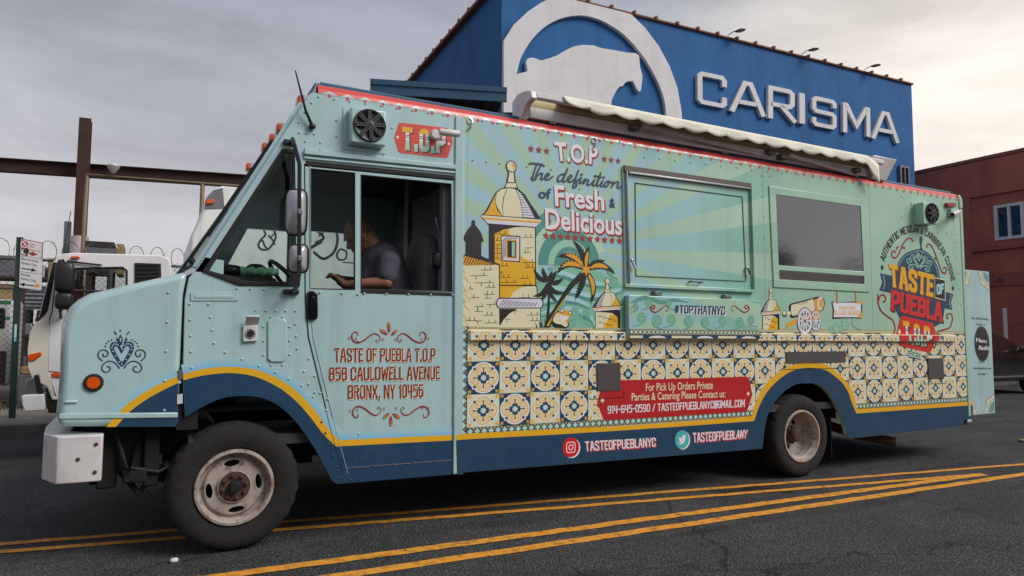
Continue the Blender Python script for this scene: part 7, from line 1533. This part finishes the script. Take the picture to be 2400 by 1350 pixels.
# sprayed tags on the box side
gf = Print(yw-.05, base=.002); zf = Zm(400, 150, 2.454); P('graffiti', (38, 46, 48)); P('graffiti_mint', (150, 196, 176))
def gpx(pts, wd): gf.stroke(crv([S(*p, gf.y) for p in zf(pts)], 6), wd, 'graffiti', 1)
gpx([(530, 945), (545, 980), (520, 1010), (505, 1040), (520, 1065), (560, 1065), (590, 1030), (605, 990), (590, 950), (575, 940)], .022); gpx([(510, 1020), (530, 1018), (540, 1045), (555, 1062)], .02); gpx([(560, 985), (585, 1010), (600, 1040)], .018); gpx([(535, 950), (600, 960), (575, 1000)], .015)
gpx([(840, 955), (880, 1000), (830, 1030)], .03); gpx([(890, 960), (850, 990)], .02); gpx([(800, 1060), (870, 1020)], .035); gpx([(950, 950), (960, 1010), (940, 1080), (880, 1120), (820, 1080)], .03); gpx([(960, 1080), (980, 1065), (1010, 1080), (1005, 1120), (970, 1125), (955, 1100), (965, 1078)], .02); gpx([(990, 1140), (1060, 1145)], .012); gpx([(1000, 960), (1000, 1020)], .02)
gpx([(1180, 940), (1230, 1010), (1200, 1090), (1290, 1120), (1340, 1000)], .04); gpx([(1400, 960), (1450, 1090), (1530, 970)], .035)
gf.build('graffiti_print', bo)

# ------------------------------------------------------------------ PARKING SIGN
ysn = 7.0; PS = thing('parking_sign', (float(onZ(25, 1000)[0]), ysn, .13), 'white and red parking regulation sign on a dark green post', 'sign')
mat('post_green', (22, 44, 40), rough=.6, var=.2, dirt=.3); P('sign_red', (150, 34, 40)); P('sign_black', (26, 28, 30)); P('sign_face', (206, 204, 206)); P('sun_orange', (214, 140, 40))
b0, t0 = onY(27, 1000, ysn), onY(47, 556, ysn); b0[2] = .132
MB().bar(tuple(b0), tuple(t0), .075, .04, up=(0, 1, 0)).build('post', 'post_green', PS)
zS = Zm(0, 540, 6.135); yf = ysn-.03
SB = [(300, 120), (618, 180), (600, 850), (575, 868), (270, 822)]
MB().side([S(*p, yf) for p in zS(SB)], [], yf, yf+.006).build('sign_plate', 'aluminium', PS)
sg = Print(yf, base=.002)
sg.px(zS([(306, 128), (612, 186), (596, 846), (574, 860), (276, 816)]), 'sign_face', 0)
sg.px(zS([(312, 132), (410, 150), (400, 372), (306, 352)]), 'sign_red', 1); sg.px(zS([(308, 258), (400, 272), (396, 358), (305, 340)]), 'sign_black', 2)
s_ = S(*zS([(360, 198)])[0], yf); sg.stroke(circ(*s_, .045, n=20), .014, 'sign_face', 3, True); sg.quad(letters('P', 2, 1, 0), zS([(345, 175), (378, 182), (374, 225), (342, 218)]), 'sign_face', 3); sg.spx(zS([(328, 165), (392, 232)]), .012, 'sign_face', 3.2)
s_ = S(*zS([(352, 308)])[0], yf); sg.poly(circ(*s_, .036, n=20), 'sign_face', 3); sg.poly(circ(s_[0]+.018, s_[1]+.008, .034, n=20), 'sign_black', 3.4)
for body_, q in (('Tuesday', [(420, 180), (515, 200), (514, 224), (419, 204)]), ('Friday', [(418, 215), (490, 230), (489, 254), (417, 238)]), ('Midnight - 3am', [(412, 262), (585, 295), (584, 317), (411, 285)])): sg.quad(bftext(body_, .015), zS(q), 'sign_red', 2)
def arrow(a, b, c_, both=False, wd=.016):
    pa, pb = Vector(S(*zS([a])[0], yf)), Vector(S(*zS([b])[0], yf)); d = (pb-pa).normalized(); n_ = Vector((-d.y, d.x)); sg.stroke([tuple(pa), tuple(pb)], wd, c_, 2)
    for e_, s2 in ((pb, 1),)+(((pa, -1),) if both else ()): sg.poly([tuple(e_+d*.03*s2), tuple(e_-d*.03*s2+n_*.028), tuple(e_-d*.03*s2-n_*.028)], c_, 2.2)
arrow((435, 330), (508, 346), 'sign_red', True); arrow((310, 545), (490, 575), 'sign_black'); arrow((500, 800), (315, 775), 'sign_black')
for body_, q in (('Back In Angle', [(310, 385), (550, 432), (548, 462), (308, 418)]), ('Parking Only', [(310, 448), (536, 488), (534, 520), (308, 480)]), ('Parallel', [(302, 612), (438, 638), (436, 668), (300, 645)]), ('Parking Only', [(300, 672), (525, 715), (522, 746), (298, 704)])): sg.quad(bftext(body_, .02), zS(q), 'sign_black', 2)
sg.spx(zS([(304, 368), (604, 410)]), .006, 'sign_black', 2); sg.spx(zS([(296, 592), (598, 632)]), .006, 'sign_black', 2)
for a, b in (((415, 142), (612, 184)), ((612, 190), (600, 400))): sg.spx(zS([a, b]), .01, 'sign_red', 2)
s_ = S(*zS([(535, 795)])[0], yf); sg.poly(star(*s_, .035, 8, .6), 'sun_orange', 3)
sg.build('sign_print', PS)
st3 = Print(ysn-.022, base=.004)
for q, c_ in (([(34, 760), (40, 760), (38, 800), (33, 800)], 'paleblue'), ([(34, 790), (38, 790), (38, 798), (34, 798)], 'twitter')): st3.px(q, c_, 0)
st3.build('post_sticker', PS)

# ------------------------------------------------------------------ CHAIN LINK FENCE
yF = 8.3; mat('wire', (92, 92, 92), rough=.5, metal=.7, var=.1); FE = thing('chain_link_fence', (-3, yF, .13), 'galvanised chain link fence topped with coiled razor wire', 'fence')
zf1 = float(onY(0, 605, yF)[2]); fx0, fx1 = -10.0, 3.0
MB().tube([(fx0, yF, zf1), (fx1, yF, zf1)], .022, 8).build('top_rail', 'wire', FE); MB().tube([(fx0, yF, 1.95), (fx1, yF, 1.95)], .016, 8).build('mid_rail', 'wire', FE)
for x_ in [fx0+.1+i*2.4 for i in range(6)]: MB().tube([(x_, yF, .1), (x_, yF, zf1+.06)], .03, 8).build('fence_post', 'wire', FE)
cm = MB(); sp2 = .085; z0_, z1_ = .16, zf1+.05; H_ = z1_-z0_; nw = int((fx1-fx0+H_)/sp2)
for i in range(nw):
    a = fx0-H_+i*sp2
    for sgn in (1, -1):
        xs, xe = a, a+H_; za, ze = (z0_, z1_) if sgn > 0 else (z1_, z0_)
        t0_, t1_ = max(0, (fx0-xs)/H_), min(1, (fx1-xs)/H_)
        if t1_ <= t0_: continue
        p, q = (xs+H_*t0_, yF+.004*sgn, za+(ze-za)*t0_), (xs+H_*t1_, yF+.004*sgn, za+(ze-za)*t1_); cm.tube([p, q], .0028, 3, cap=False)
cm.build('chain_mesh', 'wire', FE, kind='stuff')
rw = MB(); n = 900; rw.tube([(fx0+.3+(fx1-fx0-.6)*i/n+.17*math.cos(i*2*math.pi/22), yF+.22*math.sin(i*2*math.pi/22+.8), zf1+.06+.26*math.sin(i*2*math.pi/22)) for i in range(n)], .0055, 4); rw.build('razor_wire', 'wire', FE)
bb_ = MB()
for i in range(0, n, 4): x_, y_, z_ = fx0+.3+(fx1-fx0-.6)*i/n+.17*math.cos(i*2*math.pi/22), yF+.22*math.sin(i*2*math.pi/22+.8), zf1+.06+.26*math.sin(i*2*math.pi/22); bb_.bar((x_-.03, y_, z_-.012), (x_+.03, y_, z_+.012), .012, .003)
bb_.build('razor_barbs', 'wire', FE, kind='stuff')

# ------------------------------------------------------------------ STEEL GANTRY, PIPE FRAME
yG = 13.0; GA = thing('steel_gantry', (float(onY(187, 600, yG)[0]), yG, 0), 'rusty brown steel column crossed by a long beam', 'steel frame')
cx0, cx1 = onY(170, 560, yG)[0], onY(199, 560, yG)[0]; ct = float(onY(188, 279, yG)[2]); cxm = (cx0+cx1)/2+.02
hw = (cx1-cx0)/2
cl3 = MB(); cl3.box(cxm-hw, cxm+hw, yG-.15, yG-.13, 0, ct); cl3.box(cxm-hw, cxm+hw, yG+.13, yG+.15, 0, ct); cl3.box(cxm-.01, cxm+.01, yG-.129, yG+.129, 0, ct); cl3.build('column', 'rust_beam', GA)
l0 = onY(0, 376, yG); l1 = onZ(570, 415, l0[2]); dv = l1-l0; dv = dv/np.linalg.norm(dv); cpt = onY(187, 392, yG); A_ = cpt-dv*14; B_ = cpt+dv*9; A_[2] = B_[2] = cpt[2]
bh = .27
bm_ = MB(); off = Vector((0, .32, 0))
for dz_, hh, ww in ((bh/2, .02, .2), (-bh/2, .02, .2), (0, bh, .02)): bm_.bar(Vector(A_)+off+Vector((0, 0, dz_)), Vector(B_)+off+Vector((0, 0, dz_)), ww, hh)
bm_.build('beam', 'rust_beam', GA)
MB().bar((B_[0]-.2, B_[1]+.32, 0), (B_[0]-.2, B_[1]+.32, B_[2]), .25, .25).build('column', 'rust_beam', GA); MB().bar((A_[0]+.2, A_[1]+.32, 0), (A_[0]+.2, A_[1]+.32, A_[2]), .25, .25).build('column', 'rust_beam', GA)
MB().box(cx0-.16, cx0-.04, yG-.05, yG+.1, 0, float(onY(168, 520, yG)[2])).build('cable_duct', 'steel_grey', GA)
p = onY(187, 555, yG-.3); MB().tube([(p[0], p[1], .03), (p[0], p[1], p[2]), (p[0], p[1], p[2]+.02)], [.17, .17, .08], 14).build('vent_pipe', 'galvanised', GA)
yP = 12.0; mat('pipe_tan', (138, 124, 100), rough=.5, metal=.5, var=.1); PF = thing('pipe_frame', (float(onY(205, 420, yP)[0]), yP, 0), 'thin tan pipe frame standing in front of the rusty beam', 'pipe frame')
a = onY(205, 411, yP); b = onZ(570, 437, a[2]); b2 = a+(b-a)*1.5; c = onY(470, 431, yP)
MB().tube([(a[0]-.05, a[1], .03), tuple(a), tuple(b2), (b2[0], b2[1], .03)], .05, 8).build('pipe', 'pipe_tan', PF)
cpn = a+(b-a)*((470-205)/(570-205)); MB().tube([(cpn[0], cpn[1], .03), tuple(cpn)], .045, 8).build('upright', 'pipe_tan', PF)
lp = a+(b-a)*((262-205)/365.0); m = MB(); m.lathe((lp[0], lp[1]-.06, lp[2]+.06), (0, 0, 1), [(0, 0), (.03, .01), (.11, .12), (.125, .16), (.11, .19), (0, .2)], 20); m.build('pipe_lamp', 'galvanised', PF)

# ------------------------------------------------------------------ YARD CLUTTER behind the fence
mat('clutter_white', (176, 176, 176), rough=.7, var=.08, dirt=.4); mat('green_stripe', (20, 104, 70), rough=.6); mat('rust_brown', (104, 62, 44), rough=.9, var=.3, vscale=6, dirt=.4); mat('tan_wood', (146, 122, 82), rough=.9, var=.2, vscale=8); mat('zinc', (128, 132, 138), rough=.5, metal=.4, var=.15); mat('grey_case', (92, 92, 98), rough=.7, var=.2); mat('weed', (70, 84, 40), rough=.9, var=.3, vscale=30)
def yb(px0, px1, py0, py1, y_, d_=1.0): p, q = onY(px0, py1, y_), onY(px1, py0, y_); return p[0], q[0], y_, y_+d_, p[2], q[2]
def clutter(name, pxs, y_, d_, mt_, label, cat, group=None, grounded=False, bev=.02, legs=False):
    x0, x1, y0, y1, z0, z1 = yb(*pxs, y_, d_); z0 = .03 if grounded else z0
    o = MB().box(x0, x1, y0, y1, z0, z1).build(name, mt_, bevel=bev); tag(o, label, cat, group); return o, (x0, x1, y0, y1, z0, z1)
VN = thing('delivery_van', (-6.2, 11.4, 0), 'white van with green stripes standing behind the chain link fence', 'van')
x0, x1, y0, y1, z0, z1 = yb(-160, 36, 702, 960, 10.5, 2.0); x0 = x1-3.2
MB().box(x0, x1, y0, y1, .35, z1).build('van_body', 'clutter_white', VN, bevel=.08, seg=3)
for a, b in ((704, 712), (742, 748)): q0, q1 = onY(10, b, 10.5)[2], onY(10, a, 10.5)[2]; MB().box(x0+.06, x1-.06, y0-.012, y0+.01, q0, q1).build('stripe', 'green_stripe', VN)
q = yb(-10, 14, 722, 770, 10.5, 1); MB().box(q[0], q[1], y0-.015, y0+.01, q[4], q[5]).build('van_window', 'dark_glass', VN, bevel=.02)
for x_ in (x0+.6, x1-.6): MB().lathe((x_, y0-.01, .36), (0, 1, 0), [(0, .02), (.2, .01), (.33, 0), (.35, .05), (.35, .2)], 26).build('wheel', 'tyre', VN)
MB().box(x0+.08, x1-.08, y0-.01, y0+.01, .4, onY(10, 823, 10.5)[2]).build('lower_panel', 'black_plastic', VN)
# racks of stored goods: each on the one below
xg0, xg1 = onY(40, 700, 9.6)[0], onY(160, 700, 9.6)[0]
stack = [('storage_crate', .55, 'grey_case', 'dark grey storage crate at the bottom of the yard stack', 'crate'), ('timber_pallet', .14, 'tan_wood', 'timber pallet second from the bottom of the yard stack', 'pallet'), ('storage_crate', .38, 'rust_brown', 'rusty brown crate in the middle of the yard stack', 'crate'), ('cardboard_box', .30, 'clutter_white', 'white box wedged in the yard stack', 'box'), ('storage_crate', .28, 'rust_brown', 'rust coloured case below the corrugated sheets', 'crate')]
z_ = .03
for i, (nm, h, mt_, lb, ct_) in enumerate(stack):
    o = MB().box(xg0+.05*i+rnd.uniform(0, .06), xg1-.1*(i % 3), 9.7+.03*i, 10.5, z_, z_+h-.002); z_ += h; tag(o.build(nm, mt_, bevel=.02), lb, ct_)
x0, x1 = onY(58, 700, 9.6)[0], onY(118, 700, 9.6)[0]; n = 30; zt_ = onY(90, 668, 9.6)[2]
m = MB(); vv = [(x0+(x1-x0)*(r_), 9.65+.02*math.sin(i*1.3), z_+(zt_-z_)*i/n) for i in range(n+1) for r_ in (0, 1)]+[(x0+(x1-x0)*(r_), 9.68+.02*math.sin(i*1.3), z_+(zt_-z_)*i/n) for i in range(n+1) for r_ in (0, 1)]
k = 2*(n+1); m.add(vv, [(2*i, 2*i+1, 2*i+3, 2*i+2) for i in range(n)]+[(k+2*i, k+2*i+2, k+2*i+3, k+2*i+1) for i in range(n)]+[(2*i, 2*i+2, k+2*i+2, k+2*i) for i in range(n)]+[(2*i+1, k+2*i+1, k+2*i+3, 2*i+3) for i in range(n)]); tag(m.build('corrugated_sheet', 'zinc'), 'ribbed zinc sheet standing on the yard stack', 'metal sheet')
# tall storage frame with goods on shelves, seen above the fence line
RK = thing('storage_rack', (float(onY(60, 700, 11.2)[0]), 11.6, .03), 'steel storage rack loaded with old parts behind the fence', 'rack')
xr0, xr1 = onY(-60, 700, 11.4)[0], onY(170, 700, 11.4)[0]
for x_ in (xr0, (xr0+xr1)/2, xr1):
    for y_ in (11.4, 12.3): MB().box(x_-.03, x_+.03, y_-.03, y_+.03, .03, 2.75).build('upright', 'rust_beam', RK)
shz = [.6, 1.25, 1.85, 2.35]
for z2_ in shz: MB().box(xr0, xr1, 11.36, 12.34, z2_-.04, z2_).build('shelf', 'rust_beam', RK)
cols = ['rust_brown', 'grey_case', 'clutter_white', 'tan_wood', 'zinc', 'rust_brown', 'tan_wood', 'grey_case']; nouns = {'rust_brown': 'rusty', 'grey_case': 'dark grey', 'clutter_white': 'white', 'tan_wood': 'tan wooden', 'zinc': 'zinc'}
lv = ['lowest', 'second', 'third', 'top']
for si, z2_ in enumerate(shz):
    x_ = xr0+.08; k_ = si*3
    while x_ < xr1-.35:
        w2 = rnd.uniform(.3, .55); h2 = rnd.uniform(.18, .42); c_ = cols[k_ % len(cols)]; k_ += 1
        tag(MB().box(x_, x_+w2, 11.5, 12.1, z2_+.001, z2_+h2).build('stored_box', c_, bevel=.015), f'{nouns[c_]} box on the {lv[si]} shelf of the storage rack', 'box', f'{nouns[c_]} boxes on the {lv[si]} shelf'); x_ += w2+rnd.uniform(.04, .12)
# pile of dark sheets on a stand above the white cab
x0, x1, y0, y1, z0, z1 = yb(203, 268, 568, 602, 11.0, 1.0); SHT = thing('sheet_stack', (x0+.3, 11.5, .03), 'pile of dark panels with pale edges stored above the white cab', 'panel stack')
for i in range(5):
    zz0 = z0-.3+i*(z1-z0+.3)/5; MB().box(x0-.01*i, x1+.05*(i % 2), 11.0, 12.0, zz0+.004, zz0+(z1-z0+.3)/5).build('panel', 'grey_case' if i % 2 else 'canopy_dark', SHT)
MB().box(x1+.051, x1+.16, 11.02, 12.0, z0-.3, z1-.02).build('edge_board', 'tan_wood', SHT)
for x_ in (x0+.05, x1-.05):
    for y_ in (11.1, 11.9): MB().box(x_-.05, x_+.05, y_-.05, y_+.05, .03, z0-.3).build('leg', 'rust_beam', SHT)
# aerial on the white truck
ar = MB(); ar.tube([tuple(onY(147, 600, yw+.5)), tuple(onY(166, 495, yw+.5))], .004, 5); ar.build('aerial', 'black_plastic', WT)
# weeds at the foot of the fence
wd_ = MB()
for i in range(420):
    x_ = rnd.uniform(-5.5, -1.5); y_ = 8.3+rnd.gauss(0, .12); h = abs(rnd.gauss(.1, .09))+.03; a = rnd.uniform(0, 6.28); l_ = rnd.uniform(.02, .08); zb3 = .134 if y_ < 8.54 else .03
    wd_.add([(x_-.008*math.cos(a), y_-.008*math.sin(a), zb3), (x_+.008*math.cos(a), y_+.008*math.sin(a), zb3), (x_+l_*math.sin(a), y_+l_*math.cos(a), zb3+h)], [(0, 1, 2)])
wo = wd_.build('weeds', 'weed', smooth=0); wo['kind'] = 'stuff'; tag(wo, 'ragged green weeds along the foot of the fence', 'weeds')
# litter on the road
p = onZ(408, 1318, 0); lt = MB(); rbox(lt, (p[0], p[1], .012), (.022, .018, .012), .7, 10, 6); tag(lt.build('litter', 'sign_white', smooth=60), 'small crumpled white litter on the asphalt near front wheel', 'litter')
p = onZ(2396, 1036, 0); lt = MB(); rbox(lt, (p[0], p[1], .02), (.045, .04, .02), .7, 10, 6); tag(lt.build('litter', 'tan_wood', smooth=60), 'tan scrap lying on the road beyond the truck', 'litter')

# ------------------------------------------------------------------ UNSEEN TREES added behind the viewer for dark reflections in the truck window
mat('bark', (70, 58, 48), rough=.95, var=.3, vscale=10, bump=.6, bscale=30); mat('leaf', (58, 78, 40), rough=.7, var=.35, vscale=4)
def tree(x0, y0, h, r, seed, label):
    rr = random.Random(seed); t = thing('added_tree', (x0, y0, 0), label, 'tree', 'added trees across the road')
    m = MB(); m.tube([(x0, y0, -.05), (x0+.05, y0, h*.3), (x0-.05, y0+.1, h*.6)], [.2, .15, .09], 10)
    for k in range(7): a = k*.9; zb_ = h*(.3+.05*k); m.tube([(x0, y0, zb_), (x0+r*.35*math.cos(a), y0+r*.35*math.sin(a), zb_+h*.14), (x0+r*.75*math.cos(a), y0+r*.75*math.sin(a), zb_+h*.22)], [.07, .05, .02], 6)
    m.build('trunk', 'bark', t); c = MB()
    cl = [(x0+rr.gauss(0, r*.45), y0+rr.gauss(0, r*.45), h*.68+rr.gauss(0, h*.13), r*rr.uniform(.2, .42)) for _ in range(34)]
    for (cx, cy, cz, cr_) in cl:
        for _ in range(110):
            v = Vector((rr.gauss(0, 1), rr.gauss(0, 1), rr.gauss(0, .8))).normalized()*cr_*rr.uniform(.5, 1); p = Vector((cx, cy, cz))+v
            a = Vector((rr.gauss(0, 1), rr.gauss(0, 1), rr.gauss(0, 1))).normalized(); b = a.cross(Vector((rr.gauss(0, 1), rr.gauss(0, 1), rr.gauss(0, 1)))).normalized(); s_ = rr.uniform(.06, .12)
            c.add([p-a*s_, p+b*s_*.5, p+a*s_, p-b*s_*.5], [(0, 1, 2, 3)])
    c.build('crown', 'leaf', t, smooth=0)
tree(16.2, -12.5, 5.0, 1.7, 3, 'leafy tree added unseen across the road to be mirrored dark in the truck window'); tree(27.5, -13.5, 6.2, 1.9, 5, 'taller leafy tree added unseen across the road beyond the first')

# ------------------------------------------------------------------ UNSEEN LOW WAREHOUSE added across the road, blocks low sky and darkens truck reflections
mat('brick_far', (122, 82, 66), rough=.9, var=.2, vscale=3, bump=.3, streak=.2, sscale=2)
WH = thing('added_warehouse', (4, -19, 0), 'low brick building with dark windows, added unseen across the road for darker truck reflections', 'building')
MB().box(-24, 34, -26, -19, 0, 3.7).build('wall', 'brick_far', WH); MB().box(-24.1, 34.1, -26.1, -18.9, 3.7, 3.9).build('parapet', 'concrete', WH)
for i in range(14):
    x_ = -22+i*4; o = MB().box(x_, x_+1.8, -19.02, -18.97, 1.1, 2.7).build('window', 'dark_glass', WH); MB().box(x_-.08, x_+1.88, -18.98, -18.9, 1.0, 1.1).build('sill', 'concrete', o)
pv2 = MB().box(-60, 60, -18.9, -15.5, -.05, .125).build('pavement', 'concrete'); pv2['kind'] = 'structure'
